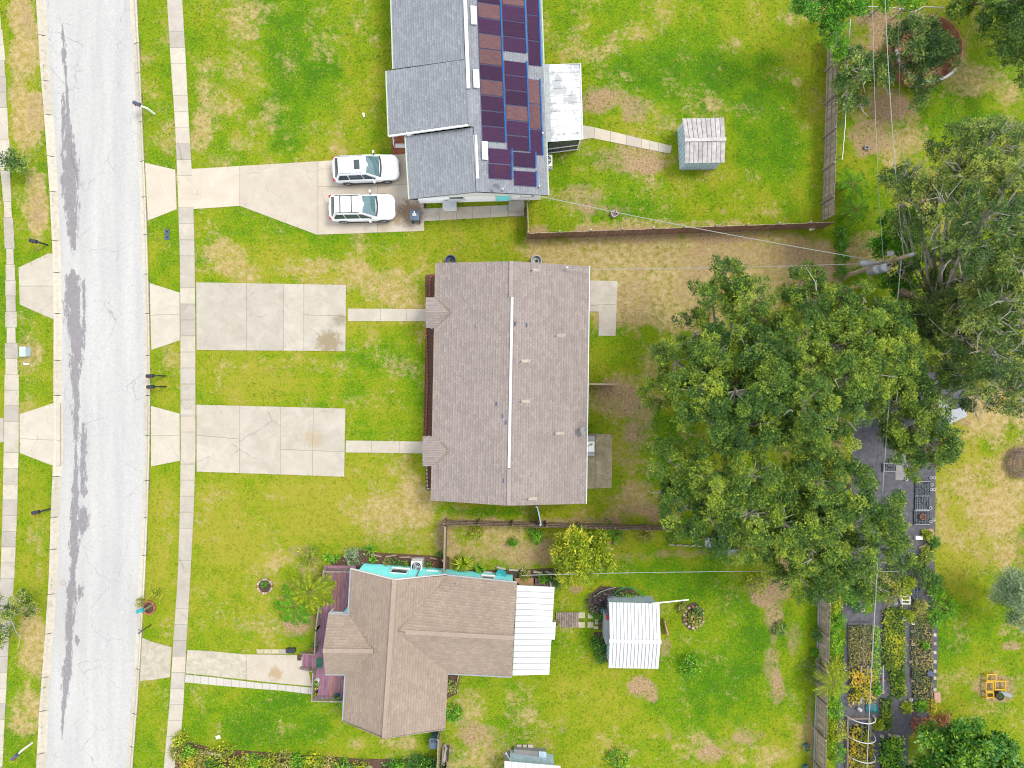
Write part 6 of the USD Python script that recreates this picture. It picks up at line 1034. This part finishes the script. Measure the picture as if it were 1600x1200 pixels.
for x, y, s, m, l in ((1425, 1005.5, .26, 'wood_pale', 'tan block on the cloth at the left edge of the right nursery bed'), (1421, 1033, .2, 'stone_pale', 'white block at the left edge of the right nursery bed'), (1424, 985, .2, 'grey_wall', 'grey block at the upper left of the right nursery bed'), (1415, 1006, .18, 'wood_pale', 'small tan block on the cloth path between the nursery beds'), (1424, 1062.5, .18, 'wood_pale', 'tan block low on the left edge of the right nursery bed'), (1421.5, 1092, .24, 'stone_pale', 'grey white block with a hole on the open weed cloth'), (1346, 952, .3, 'paver', 'cream box among the weeds at the nursery head'), (1352, 933, .2, 'pink_board', 'pinkish block among the weeds at the nursery head'), (1411, 966, .26, 'white_paint', 'white block at the top of the middle nursery bed'), (1425, 973, .2, 'white_paint', 'white block at the top left of the right nursery bed'), (1377, 1140 + 9, .2, 'stone_pale', 'white block left of the row above the green shrubs'), (1389, 1147, .16, 'stone_pale', 'middle white block above the green shrubs'), (1401, 1149, .22, 'grey_metal', 'grey block at the right above the green shrubs'), (1378, 1061, .22, 'terracotta', 'orange block between the left and middle nursery beds'), (1377, 1080, .24, 'pink_board', 'pink block between the left and middle nursery beds'), (1353, 231.5, .34, 'grey_wall', 'grey concrete block on the bare soil under the overhead wires')):
    c = P(x, y, 0); a = R.normal(0, .15); b = MB().box((c[0] - s * .38, c[1], .1), (s * .24, s * .8, .18), a).box((c[0] + s * .38, c[1], .1), (s * .24, s * .8, .18), a).box((c[0], c[1] + s * .3, .1), (s * .55, s * .22, .178), a).box((c[0], c[1] - s * .3, .1), (s * .55, s * .22, .178), a); single('loose_block', b, m, l, 'block')
t = Thing('hoop_tunnel', 'three white arched pipe hoops over the left nursery bed', 'hoop frame', P(1344, 1150, 0))
for y in (1122, 1152, 1182):
    a = np.linspace(0, np.pi, 18); c = P(1342.5, y - 5, 0); t.part('hoop', MB().tube(np.stack([c[0] - .98 * np.cos(a), c[1] + 0 * a, 1.25 * np.sin(a)], 1), .032, 7), 'white_paint')
t.part('bed_frame', MB().beam(P(1323, 1122, .15), P(1360, 1122, .15), .1, .25).beam(P(1323.5, 1123, .15), P(1323.5, 1200, .15), .1, .25).beam(P(1359, 1123, .15), P(1359, 1150, .15), .1, .25), 'slat_grey')
t = Thing('row_cover_support', 'thin pipe frame edging the seedlings of the left nursery bed', 'bed frame', P(1342, 975, 0)); t.part('pipe', MB().tube([P(1324, 1040, .3), P(1325, 972, .3), P(1362, 972, .3)], .03, 6), 'pot_black'); t.part('pipe', MB().tube([P(1350, 975, .25), P(1349, 1040, .25)], .02, 5), 'grey_wall')
a = P(1361, 1105.5, 0); an = np.linspace(-.2, 1.25 * np.pi, 20)
single('tarp', MB().add(np.vstack([[[a[0] + .1, a[1] - .05, .42]], np.stack([a[0] + .46 * np.cos(an), a[1] + .38 * np.sin(an), .1 + 0 * an], 1), [[a[0] + .44, a[1] - .36, .12]]]), [[0, i, i + 1] for i in range(1, 21)] + [[0, 21, 1]]), 'tarp_teal', 'crumpled teal tarp heaped on the weed cloth', 'tarp')
a = P(1342, 1107, 0); t = Thing('bucket', 'grey bucket with a white lid lying on the weed cloth', 'bucket', a); t.part('body', MB().tube([a + [-.18, .12, .15], a + [.02, -.02, .17]], [.12, .14], 12), 'grey_metal'); t.part('lid', MB().tube([a + [.025, -.022, .17], a + [.06, -.05, .17]], [.13, .12], 12), 'white_paint')
a = P(1450, 1050, 0); single('round_cover', MB().lathe([(0, .05), (.2, .04), (.22, 0)], a + [0, 0, .25], 16), 'blue_grey_lid', 'round blue-grey lid lying on the seedlings of the right nursery bed', 'lid')
a = P(1463.5, 1089, 0); t = Thing('board_stack', 'pinkish board lying at the lower corner of the right nursery bed', 'board', a); t.part('board', MB().box((a[0], a[1], .08), (.45, .75, .06), .08), 'pink_board'); t.part('board', MB().box((a[0] - .05, a[1] + .05, .03), (.4, .7, .04), -.05), 'wood_pale')
t = Thing('white_crate', 'white two-part crate of seedlings at the top of the middle nursery bed', 'crate', P(1412.5, 936, 0)); c = P(1412.5, 936, 0); m = MB()
for y in (-.27, 0, .27): m.box(c + [0, y, .16], (.62, .05, .2))
for x in (-.29, .29): m.box(c + [x, 0, .16], (.05, .5, .198))
t.part('frame', m, 'white_paint'); m = MB(); leaves(m, c + R.uniform(-.22, .22, (24, 3)) * [1, 1, .1] + [0, 0, .15], np.tile([0, 0, 1.0], (24, 1)), 7, .1, .11, R.uniform(.3, .9, 24), .5); t.part('seedlings', m, 'leaf_yellow', kind='stuff')
single('plank', MB().beam(P(1411, 924, .3), P(1424, 938, .1), .05, .05), 'wood_pale', 'thin pale stick leaning beside the white crate', 'stick'); single('plank', MB().beam(P(1448, 930, .35), P(1467, 930.5, .35), .06, .05), 'wood_pale', 'pale stick frame lying on the lime weeds at the nursery edge', 'stick'); single('plank', MB().beam(P(1436, 856, .1), P(1449, 850, .1), .1, .05), 'wood_pale', 'pale plank on the grey cloth below the empty trays', 'plank'); single('plank', MB().beam(P(1366, 612 + 0, .1), P(1378, 600, .1), .09, .05), 'wood_pale', 'short plank on the cloth between the oaks', 'plank')
for x0, y0, y1, l in ((1346, 1040, 1050, 'left pale pipe end in the left nursery bed'), (1356, 1040, 1054, 'right pale pipe end in the left nursery bed'), (1380, 1040, 1080, 'long pale pipe along the middle nursery bed')): single('pipe', MB().tube([P(x0, y0, .35), P(x0 - .5, y1, .3)], .05, 7), 'grey_metal', l, 'pipe')
a = P(1342.5, 1092, 0); single('pipe', MB().tube([a + [0, .25, .25], a + [0, -.18, .2]], .09, 8), 'grey_metal', 'stubby pale pipe end above the bucket', 'pipe')
a = P(1453, 832, 0); single('stone_heap', MB().lathe([(0, .25), (.2, .22), (.3, .05), (.32, 0)], a, 9), 'pink_board', 'pinkish stone beside the yellow potted shrub', 'stone'); c = P(1434, 839.5, 0); single('seed_box', MB().box(c + [0, 0, .12], (.5, .26, .2)).box(c + [0, 0, .23], (.36, .14, .04)), 'white_paint', 'small white box on the nursery cloth below the trays', 'box')
# things half hidden under the oaks
t = Thing('shade_frame', 'turquoise edged dark tunnel frame showing in the gap between the oaks', 'shade frame', P(1396, 600, 0)); t.part('edge_rail', MB().beam(P(1397, 572, .8), P(1388, 636, .8), .14, .2), 'green_plastic'); t.part('sheet', MB().prism(Polygon(G2([(1400, 576), (1418, 576), (1412, 640), (1392, 640)], .7)), .66, .7), 'pot_black'); t.part('white_edge', MB().beam(P(1400, 574, .86), P(1417, 576, .86), .1, .06), 'white_paint')
single('tarp', MB().prism(Polygon(G2([(1466, 622), (1490, 640), (1506, 636), (1512, 650), (1486, 662), (1470, 650)], .3)), .2, .3), 'grey_metal', 'grey crumpled tarp under the south edge of the greyish oak', 'tarp'); single('tarp', MB().prism(Polygon(G2([(1476, 562), (1500, 566), (1498, 580), (1476, 576)], 1.0)), .9, 1.0), 'green_plastic', 'teal sheet glimpsed under the greyish oak', 'tarp')
t = Thing('round_pool', 'rusty round pool shell with a white rim, overgrown by the glossy tree', 'pool shell', P(1436, 88, 0)); c = P(1436, 88, 0); an = np.linspace(0, 2 * np.pi, 37)
rm = 2.36; t.part('wall', MB().grid(np.array([[(c[0] + (rm + o) * math.cos(q), c[1] + (rm + o) * math.sin(q), z) for q in an] for o, z in ((.02, 0), (.02, 1.2), (-.02, 1.2), (-.02, 0))])), 'rust'); t.part('rim', MB().grid(np.array([[(c[0] + (rm + o) * math.cos(q), c[1] + (rm + o) * math.sin(q), z) for q in np.linspace(3.2, 5.6, 20)] for o, z in ((.10, 1.2), (.10, 1.25), (-.08, 1.25), (-.08, 1.2))])), 'grey_metal')
t.part('floor', MB().lathe([(rm, .02), (rm * .5, .04), (0, .05)], c, 36), 'rust')
for q in np.linspace(0, 2 * np.pi, 13)[:-1]: t.part('stay', MB().box((c[0] + (rm + .06) * math.cos(q), c[1] + (rm + .06) * math.sin(q), .6), (.08, .08, 1.2), q), 'rust')
# ------------------------------------------------------------------ things in the gardens
def bin_(label, x, y, rz, lid_mark):
    c = P(x, y, 0) + [0, 0, .03]; t = Thing('wheeled_bin', label, 'bin', c, rz, local=True); t.part('body', MB().box((0, 0, .5), (.50, .56, .96), taper=1.12), 'bin_blue'); t.part('lid', MB().grid(patch([(-.34, -.36, 1.0), (.34, -.36, 1.0), (.34, .36, 1.03), (-.34, .36, 1.03)], 5, 5, (0, 0, .06))).box((0, .37, 1.0), (.62, .06, .06)), 'bin_blue'); t.part('handle', MB().tube([(-.22, .44, .98), (.22, .44, .98)], .025, 6), 'pot_black')
    for s in (-.26, .26): t.part('wheel', MB().tube([(s - .03, .34, .12), (s + .03, .34, .12)], .12, 10), 'tyre')
    if lid_mark: t.part('lid_marking', MB().box((-.0, .06, 1.10), (.28, .07, .004)).box((0, -.03, 1.10), (.26, .06, .004)).lathe([(0, 0), (.06, 0), (.06, -.004)], (0, -.16, 1.10), 10), 'white_paint')
    else: t.part('lid_ribs', MB().box((0, .16, 1.095), (.42, .04, .01)).box((0, .26, 1.08), (.42, .04, .01)), 'pot_black')
bin_('blue-grey wheeled bin with white lid marking at the corner of the cream driveway', 651, 341, math.pi, True); bin_('blue-grey wheeled bin beside the low weathered fence', 681, 1150, 0, False)
def ac(name, label, x, y, z=.02):
    c = P(x, y, 0); t = Thing(name, label, 'air conditioner', c); t.part('casing', MB().box(c + [0, 0, .40], (.78, .78, .74)), 'white_paint'); t.part('pad', MB().box(c + [0, 0, .02], (.95, .95, .06)), 'grey_wall')
    t.part('fan_guard', MB().lathe([(.36, .775), (.36, .80), (.33, .80), (.33, .775)], c, 24), 'white_paint'); t.part('well', MB().lathe([(0, .772), (.33, .776)], c, 24), 'pot_black'); m = MB()
    for k in range(3): q = k * 2.1; m.beam(c + [0, 0, .785], c + [.3 * math.cos(q), .3 * math.sin(q), .79], .12, .01)
    t.part('fan', m, 'grey_metal'); t.part('grille', MB().lathe([(.22, .80), (.23, .805), (.24, .80)], c, 20).lathe([(.11, .80), (.12, .805), (.13, .80)], c, 16), 'white_paint')
ac('fan_unit', 'white outdoor fan unit in the bed by the turquoise wall', 653, 881); ac('fan_unit', 'white outdoor fan unit at the east wall of the grey-roofed house', 853.5, 256)
c = P(919.5, 695, 0); t = Thing('fan_unit', 'grey outdoor unit with scribbled white top panel at the brown-roofed house', 'air conditioner', c); t.part('casing', MB().box(c + [0, 0, .45], (.66, 1.45, .86)), 'grey_metal'); t.part('top_panel', MB().box(c + [0, -.05, .9], (.62, .72, .04)), 'white_paint'); t.part('cable', MB().tube([c + [.1, .2, .93], c + [-.02, .12, .935], c + [.14, .05, .935], c + [.2, .16, .935], c + [-.12, .02, .935], c + [-.18, -.1, .93]], .018, 5), 'pot_black')
c = P(704, 324.5, 0); t = Thing('pump_box', 'white equipment box on the path south of the grey-roofed house', 'equipment box', c); t.part('box', MB().box(c + [0, 0, .4], (.95, .5, .8)), 'white_paint'); t.part('lid', MB().box(c + [0, 0, .82], (1.0, .55, .05)), 'white_metal')
c = P(807, 325, 0); t = Thing('side_steps', 'grey concrete step and stoop at the south door of the grey-roofed house', 'steps', c); t.part('stoop', MB().box(c + [0, .1, .14], (1.1, .75, .28)), 'concrete_grey'); t.part('step', MB().box(c + [0, -.45, .08], (1.1, .35, .15)), 'concrete_grey')
# mailboxes and things on the verges
def mailbox(label, x, y, ang, box_mat, post_mat, post_dir, bx=(.2, .44, .22), plen=.0):
    b = P(x, y, 1.05); c = np.array([*(b[:2] + np.array(post_dir)), 0]); t = Thing('mailbox', label, 'mailbox', c); t.part('post', MB().box((c[0], c[1], .55), (.1, .1, 1.1)), post_mat); t.part('arm', MB().beam((c[0], c[1], .92), (b[0], b[1], .94), .1, .1), post_mat)
    an = np.linspace(0, np.pi, 9); w, L = bx[1] / 2 * .6, bx[0]; d = -np.array(post_dir) / np.linalg.norm(post_dir); s = np.array([-d[1], d[0]])
    ring = [(-w, 0)] + [(-w * math.cos(q), .12 + w * math.sin(q)) for q in an] + [(w, 0), (-w, 0)]
    m = MB().grid(np.array([[(*(b[:2] + d * l + s * u), 1.0 + v) for u, v in ring] for l in (-bx[1] * .55, bx[1] * .55)])[:, ::-1])
    for l, o in ((-bx[1] * .55, 1), (bx[1] * .55, -1)): m.poly3([(*(b[:2] + d * l + s * u), 1.0 + v) for u, v in ring[:-1]])
    bp = t.part('box', m, box_mat); t.part('flag', MB().box((*(b[:2] + s * (w + .02)), 1.2), (.03, .14, .08)), 'red_plastic' if box_mat != 'turquoise' else 'white_paint', under=bp); return t
mailbox('slate mailbox on a white slanting arm at the kerb near the top', 214.5, 162.5, 0, 'mailbox_slate', 'white_paint', (.68, -.28)); mailbox('upper of the two black mailboxes at the kerb', 235, 587.5, 0, 'mailbox_black', 'mailbox_black', (.5, .02)); mailbox('lower of the two black mailboxes at the kerb', 236, 604.5, 0, 'mailbox_black', 'mailbox_black', (.5, .02)); mailbox('turquoise mailbox beside the stone-ringed planter', 220, 954, 0, 'turquoise', 'wood_pale', (.3, .1))
mailbox('black mailbox on the left verge beside the upper pale apron', 53, 377, 0, 'mailbox_black', 'mailbox_black', (.24, -.05)); mailbox('black mailbox on the left verge below the lower pale apron', 57, 800.5, 0, 'mailbox_black', 'mailbox_black', (.24, .05)); mailbox('dark mailbox on a white arm near the bottom left corner', 24, 1182, 0, 'mailbox_slate', 'white_paint', (.45, .42))
for x, y, l in ((261, 362, 'upper of two blue-grey meter lids in the grass strip'), (261, 371, 'lower of two blue-grey meter lids in the grass strip')): c = P(x, y, 0); t = Thing('meter_lid', l, 'meter lid', c); t.part('lid', MB().box(c + [0, 0, .03], (.34, .34, .05), .1), 'blue_grey_lid'); t.part('hatch', MB().box(c + [.03, 0, .06], (.14, .12, .02), .1), 'pot_black')
c = P(43.5, 550, 0); t = Thing('utility_cabinet', 'pale aqua utility box on the left verge', 'utility box', c); t.part('cabinet', MB().box(c + [0, 0, .25], (.4, .66, .5)), 'pale_blue_siding'); t.part('lid', MB().box(c + [0, 0, .52], (.44, .7, .05)), 'pale_blue_siding')
c = P(42, 568.5, 0); single('kerb_marker', MB().box(c + [0, 0, .05], (.36, .13, .1), -.05).box(c + [0, 0, .11], (.3, .09, .02), -.05), 'white_paint', 'small white block below the aqua utility box', 'block'); c = P(341, 1151.5, 0); single('paper_sheet', MB().box(c + [0, 0, .03], (.32, .24, .02), .25).box(c + [.02, .02, .045], (.2, .1, .01), .25), 'white_paint', 'white sheet on the lawn above the stone edging', 'paper'); c = P(568.5, 180, 0); single('litter', MB().box(c + [0, 0, .04], (.14, .3, .06), .2).box(c + [.03, -.05, .06], (.1, .12, .06), .6), 'white_paint', 'white scrap lying on the lawn above the parked cars', 'litter'); c = P(1267.5, 358, 0); single('litter', MB().box(c + [0, 0, .05], (.34, .2, .1), .3).box(c + [.12, .03, .1], (.12, .14, .06), .1), 'white_paint', 'white scrap at the foot of the brown fence', 'litter')
c = P(959.5, 335, 0); t = Thing('small_crate', 'little white framed crate on the north back lawn', 'crate', c); m = MB()
for a in (0, 1): 
    for s in (-1, 1): q = .6 + a * np.pi / 2; m.box(c + [s * .2 * math.cos(q), s * .2 * math.sin(q), .15], (.05, .45, .3), q)
t.part('frame', m, 'stone_pale'); t.part('base', MB().box(c + [0, 0, .06], (.34, .34, .1), .6), 'deck_plum')
single('snapped_sign', MB().beam(P(216, 990, .5), P(224, 984, 1.2), .09, .04).beam((*P(223, 985, 1.1)[:2], 0), P(223, 985, 1.1), .05, .05, up=(1, 0, 0)), 'mailbox_black', 'dark slanting sign stake at the kerb by the speckled apron', 'sign stake')
t = Thing('ringed_planter', 'soil planter in a broken terracotta ring beside the turquoise mailbox', 'planter', P(234, 949, 0)); c = P(234, 949, 0)
for k in range(9): q = k * 2 * np.pi / 9; t.part('edging_tile', MB().box(c + [.40 * math.cos(q), .46 * math.sin(q), .08], (.1, .3, .16), q), 'terracotta')
t.part('soil', MB().lathe([(.38, .05), (.2, .10), (0, .12)], c, 14), 'soil'); bush('climbing_plant', 'small reddish-green plant at the kerb by the turquoise mailbox', 222, 940, 6, .7, 'leaf_mixed', n=22)
t = Thing('stone_ring', 'round stone ring planter on the lawn west of the tan-roofed house', 'planter', P(414.5, 915.5, 0)); c = P(414.5, 915.5, 0)
for k in range(18): q = k * 2 * np.pi / 18; t.part('stone', MB().box(c + [.52 * math.cos(q), .50 * math.sin(q), .06], (.13, .15, .14 + R.uniform(-.02, .02)), q + R.normal(0, .1)), 'stone_pale' if k % 3 else 'terracotta')
t.part('soil', MB().lathe([(.46, .03), (.2, .06), (0, .07)], c, 14), 'soil'); bush('ring_plant', 'small green plant inside the stone ring planter', 415, 913, 5, .35, 'leaf_deep', n=20)
def stones(name, label, pts, step, size, mat, part='stone', h=.12):
    t = Thing(name, label, 'edging', P(*pts[0], 0)); p = np.array([P(x, y, 0) for x, y in pts]); L = np.r_[0, np.cumsum(np.linalg.norm(np.diff(p, axis=0), axis=1))]
    for s in np.arange(0, L[-1], step):
        c = np.array([np.interp(s, L, p[:, k]) for k in range(3)]); n = np.array([np.interp(min(s + .1, L[-1]), L, p[:, k]) - np.interp(max(s - .1, 0), L, p[:, k]) for k in range(2)])
        t.part(part, MB().box(c + [0, 0, h / 2], (step * .82, size * R.uniform(.8, 1.15), h * R.uniform(.8, 1.2)), math.atan2(n[1], n[0]) + R.normal(0, .12), taper=.88), mat)
stones('stone_edging', 'curve of white stones at the pavement end of the bottom hedge', [(283, 1158), (290, 1166), (305, 1172), (325, 1176), (344, 1179)], .28, .22, 'stone_pale'); stones('stone_edging', 'second run of white stones along the bottom hedge', [(380, 1184), (400, 1186), (412, 1186)], .26, .22, 'stone_pale'); stones('stone_edging', 'white stones along the right part of the bottom hedge', [(470, 1192), (500, 1194), (540, 1197), (580, 1198)], .3, .2, 'stone_pale')
stones('brick_edging', 'brick edging along the mulch strip before the brown-roofed house', [(666.5, 513), (668, 600), (665, 683)], .26, .12, 'brick_red', 'brick'); stones('brick_edging', 'short brick edging above the upper porch gable', [(672, 466), (671.5, 440), (674, 431), (680, 430)], .26, .12, 'brick_red', 'brick'); stones('brick_edging', 'pale edging south of the lower porch gable', [(667, 728), (668, 763), (676, 764)], .28, .12, 'stone_pale', 'brick')
stones('board_edging', 'low timber edging on the north side of the mulch bed', [(588, 867), (612, 868), (636, 870)], 1.05, .08, 'wood_pale', 'timber', .2); stones('board_edging', 'low timber edging right of the fan unit', [(678, 872), (694, 875)], .7, .08, 'wood_pale', 'timber', .2); stones('block_edging', 'row of pale blocks along the dry yard north of the white porch roof', [(783, 887), (802, 890), (822, 892), (846, 894), (862, 895)], .9, .16, 'stone_pale', 'block', .16); stones('board_edging', 'timber edging east of the tan-roofed house corner bed', [(716, 1058), (715, 1078)], .8, .08, 'wood_pale', 'timber', .16); stones('block_edging', 'white kerb stones below the southern oak', [(1050, 851), (1070, 852), (1100, 853)], .5, .12, 'stone_pale', 'block', .12)
c = P(783, 893, 0); single('birdbath', MB().lathe([(.2, 0), (.1, .08), (.08, .5), (.34, .62), (.36, .68), (.3, .66), (0, .6)], c, 18), 'turquoise', 'turquoise round bowl by the turquoise wall', 'birdbath'); single('side_slab', MB().prism(Polygon(G2([(755, 892), (789, 896), (788, 903), (754, 899)], .1)), 0, .12), 'concrete_grey', 'pale slab below the turquoise bowl', 'slab')
single('cardboard_sheet', MB().prism(Polygon(G2([(803, 904), (820, 903.5), (833, 903), (834, 914), (812, 914)], .4)), .3, .4), 'cardboard', 'brown board lying at the corner of the tan roof and white porch roof', 'board'); t = Thing('low_pallet', 'plum slatted pallet north of the white porch roof', 'pallet', P(848, 908, 0))
for i in range(5): t.part('slat', MB().prism(Polygon(G2([(836, 904 + i * 2.1), (857, 905 + i * 2.1), (857, 906.6 + i * 2.1), (836, 905.6 + i * 2.1)], .2)), .12, .2), 'deck_plum')
def hose(name, label, pts, r, mat): single(name, MB().tube(pts, r, 6), mat, label, 'hose')
an = np.linspace(np.pi * .97, .06, 24); c = P(981, 938, .3); hose('garden_hose', 'loop of bright green hose north of the white shed', [c + [1.15 * math.cos(q), .95 * math.sin(q), .1 * math.sin(q)] for q in an], .035, 'hose_green'); hose('garden_hose', 'grey hose curve left of the green hose loop', [P(928, 933, .2), P(938, 925, .3), P(955, 919, .3), P(962, 918, .2)], .03, 'grey_metal')
c = P(1006, 938, 0); single('hose_tap', MB().box(c + [0, 0, .35], (.08, .08, .7)).tube([c + [-.12, 0, .6], c + [.14, 0, .62]], .04, 6), 'green_plastic', 'green hose tap stand north of the white shed', 'tap'); single('white_pole', MB().tube([P(1018, 943, 2.2), P(1076, 937, 1.2)], .05, 7), 'white_paint', 'white pole reaching from the white shed roof over the lawn', 'pole')
c = P(941, 953, 0); single('watering_can', MB().lathe([(0, 0), (.14, 0), (.16, .28), (.1, .3), (0, .28)], c, 12).tube([c + [.14, 0, .08], c + [.34, .05, .34]], .025, 6), 'turquoise', 'turquoise watering can left of the white shed doors', 'watering can'); pot('white ringed pot among the purple plants', 930, 949, 3, 'pot_white', .25); c = P(1036, 977, 0); single('leaning_board', MB().box(c + [.1, 0, .3], (.05, 1.1, .6), .2).box(c + [.22, -.2, .2], (.05, .8, .4), .35), 'pink_board', 'pinkish boards leaning on the east wall of the white shed', 'board')
t = Thing('flower_ring', 'ring of stones round the flower bed east of the white shed', 'edging', P(1084, 964, 0)); c = P(1084, 964, 0)
for k in range(15): q = k * 2 * np.pi / 15; t.part('stone', MB().box(c + [.72 * math.cos(q), .78 * math.sin(q), .05], (.18, .2, .12), q, taper=.85), 'terracotta' if k % 4 == 0 else 'stone_pale')
pot('terracotta pot near the north end of the plum deck', 505.5, 936, 4.2, 'terracotta', .35 + .45, 'soil'); 
for x, y, l, m, pl in ((496, 1008, 'orange pot against the porch gable on the plum deck', 'terracotta', 'leaf_red'), (499, 1058, 'white pot on the lower plum deck', 'pot_white', 'leaf_bright'), (499, 1065, 'grey pot with a yellow plant on the lower plum deck', 'grey_metal', 'leaf_yellow'), (497, 1076, 'pot with a bright yellow plant on the lower plum deck', 'pot_black', 'leaf_yellow'), (530, 1081, 'dark teal pot in the corner of the lower plum deck', 'pot_blue', 'leaf_deep'), (533, 1090, 'pot with a green plant at the end of the lower plum deck', 'pot_black', 'leaf_bright'), (497, 1000, 'grey pot by the railing of the plum deck', 'grey_metal', 'leaf_deep')): pot(l, x, y, 3.6, m, .8, 'soil', pl)
for x, y, l in ((1258.5, 1164, 'upper blue pot on the lawn left of the grey nursery fence'), (1257.5, 1197, 'lower blue pot on the lawn left of the grey nursery fence')): pot(l, x, y, 5.2, 'pot_blue', .4, 'soil', 'leaf_mixed')
t = Thing('play_frame', 'yellow plastic climbing frame with a dark plant pot on the east lawn', 'play frame', P(1553, 1072, 0)); 
for (x, y, w, h) in ((1544, 1056, 14, 10), (1541, 1070, 11, 14), (1542, 1083, 11, 8), (1558, 1068, 16, 13)):
    c = P(x, y, 0); W_, H_ = w / S, h / S; m = MB()
    for s in (-1, 1): m.tube([c + [s * W_ / 2, -H_ / 2, .3], c + [s * W_ / 2, H_ / 2, .3]], .05, 7).tube([c + [-W_ / 2, s * H_ / 2, .3], c + [W_ / 2, s * H_ / 2, .3]], .05, 7)
    t.part('ring', m, 'yellow_plastic')
for x, y in ((1538, 1052), (1550, 1052), (1537, 1088), (1548, 1088), (1566, 1062), (1566, 1076)): c = P(x, y, 0); t.part('leg', MB().tube([c, c + [0, 0, .36]], .06, 7), 'yellow_plastic')
pot('dark bowl with a plant in the yellow climbing frame', 1556, 1084, 6, 'pot_black', .4, 'soil', 'leaf_deep'); single('white_tub', MB().grid(np.array([[(P(1568, 1083)[0] + a * .5 * .9 + .02, P(1568, 1083)[1] - a * .12 + r * math.cos(q) * .16, .2 + r * .14 * math.sin(q)) for q in np.linspace(0, 2 * np.pi, 11)] for a, r in ((-1, .2), (-.9, 1), (.6, 1), (.9, .6), (1, .1))])), 'grey_metal', 'long pale tub beside the yellow climbing frame', 'tub')
c = P(1108, 844, 0); t = Thing('garden_table', 'grey table half under the southern oak', 'table', c); t.part('top', MB().box(c + [0, 0, .7], (1.0, .7, .05)), 'grey_metal')
for sx in (-1, 1):
    for sy in (-1, 1): t.part('leg', MB().box(c + [sx * .42, sy * .28, .34], (.06, .06, .68)), 'grey_metal')
c = P(1142, 862, 0); single('storage_box', MB().box(c + [0, 0, .2], (.7, .45, .4)).box(c + [0, 0, .42], (.74, .5, .05)), 'grey_metal', 'pale box on the grass left of the orange pot', 'box'); pot('orange pot at the edge of the southern oak', 1155, 855, 4.5, 'terracotta', .45); pot('small white pot on the bare path below the southern oak', 1222, 862, 2.4, 'pot_white', .2)
for i, (x, y, l) in enumerate(((951, 848, 'left orange paver by the dark fence'), (961, 847, 'right orange paver by the dark fence'), (951, 857, 'lower orange paver by the dark fence'))): c = P(x, y, 0); single('loose_paver', MB().box(c + [0, 0, .04], (.32, .28, .07), .3 * i - .3, taper=.96), 'cardboard', l, 'paver')
t = Thing('junk_pile', 'grey boards and black bucket lying along the low weathered fence', 'scrap heap', P(696, 1180, 0))
for x0, y0, x1, y1, m in ((693, 1166, 691, 1195, 'slat_grey'), (697, 1168, 693, 1196, 'stone_pale'), (701, 1165, 699, 1190, 'pot_black'), (694, 1163, 700, 1172, 'grey_wall'), (703, 1170, 696, 1188, 'slat_grey')): t.part('plank', MB().beam(P(x0, y0, .15 + R.uniform(0, .2)), P(x1, y1, .1 + R.uniform(0, .2)), .13, .04), m)
c = P(695, 1193, 0); t.part('bucket', MB().lathe([(0, .02), (.14, .02), (.17, .34), (.14, .34), (.12, .1), (0, .08)], c, 12), 'pot_black')
t = Thing('scrap_boards', 'grey boards leaning left of the grey green platform', 'boards', P(793, 1185, 0)); 
for k in range(3): t.part('plank', MB().beam(P(786 + 4 * k, 1176, .1), P(795 + 3 * k, 1190, .5), .14, .03), ('slat_grey', 'white_paint', 'grey_wall')[k])
for x, y, l, m in ((705, 408.5, 'blue barrel behind the north-west end of the brown roof', 'blue_grey_lid'), (838, 409, 'white hose reel behind the north end of the brown roof', 'grey_metal')): c = P(x, y, 0); single('ground_reel', MB().lathe([(.12, .1), (.38, .1), (.40, .5), (.34, .5), (.3, .2), (.12, .2)], c, 16), m, l, 'reel')
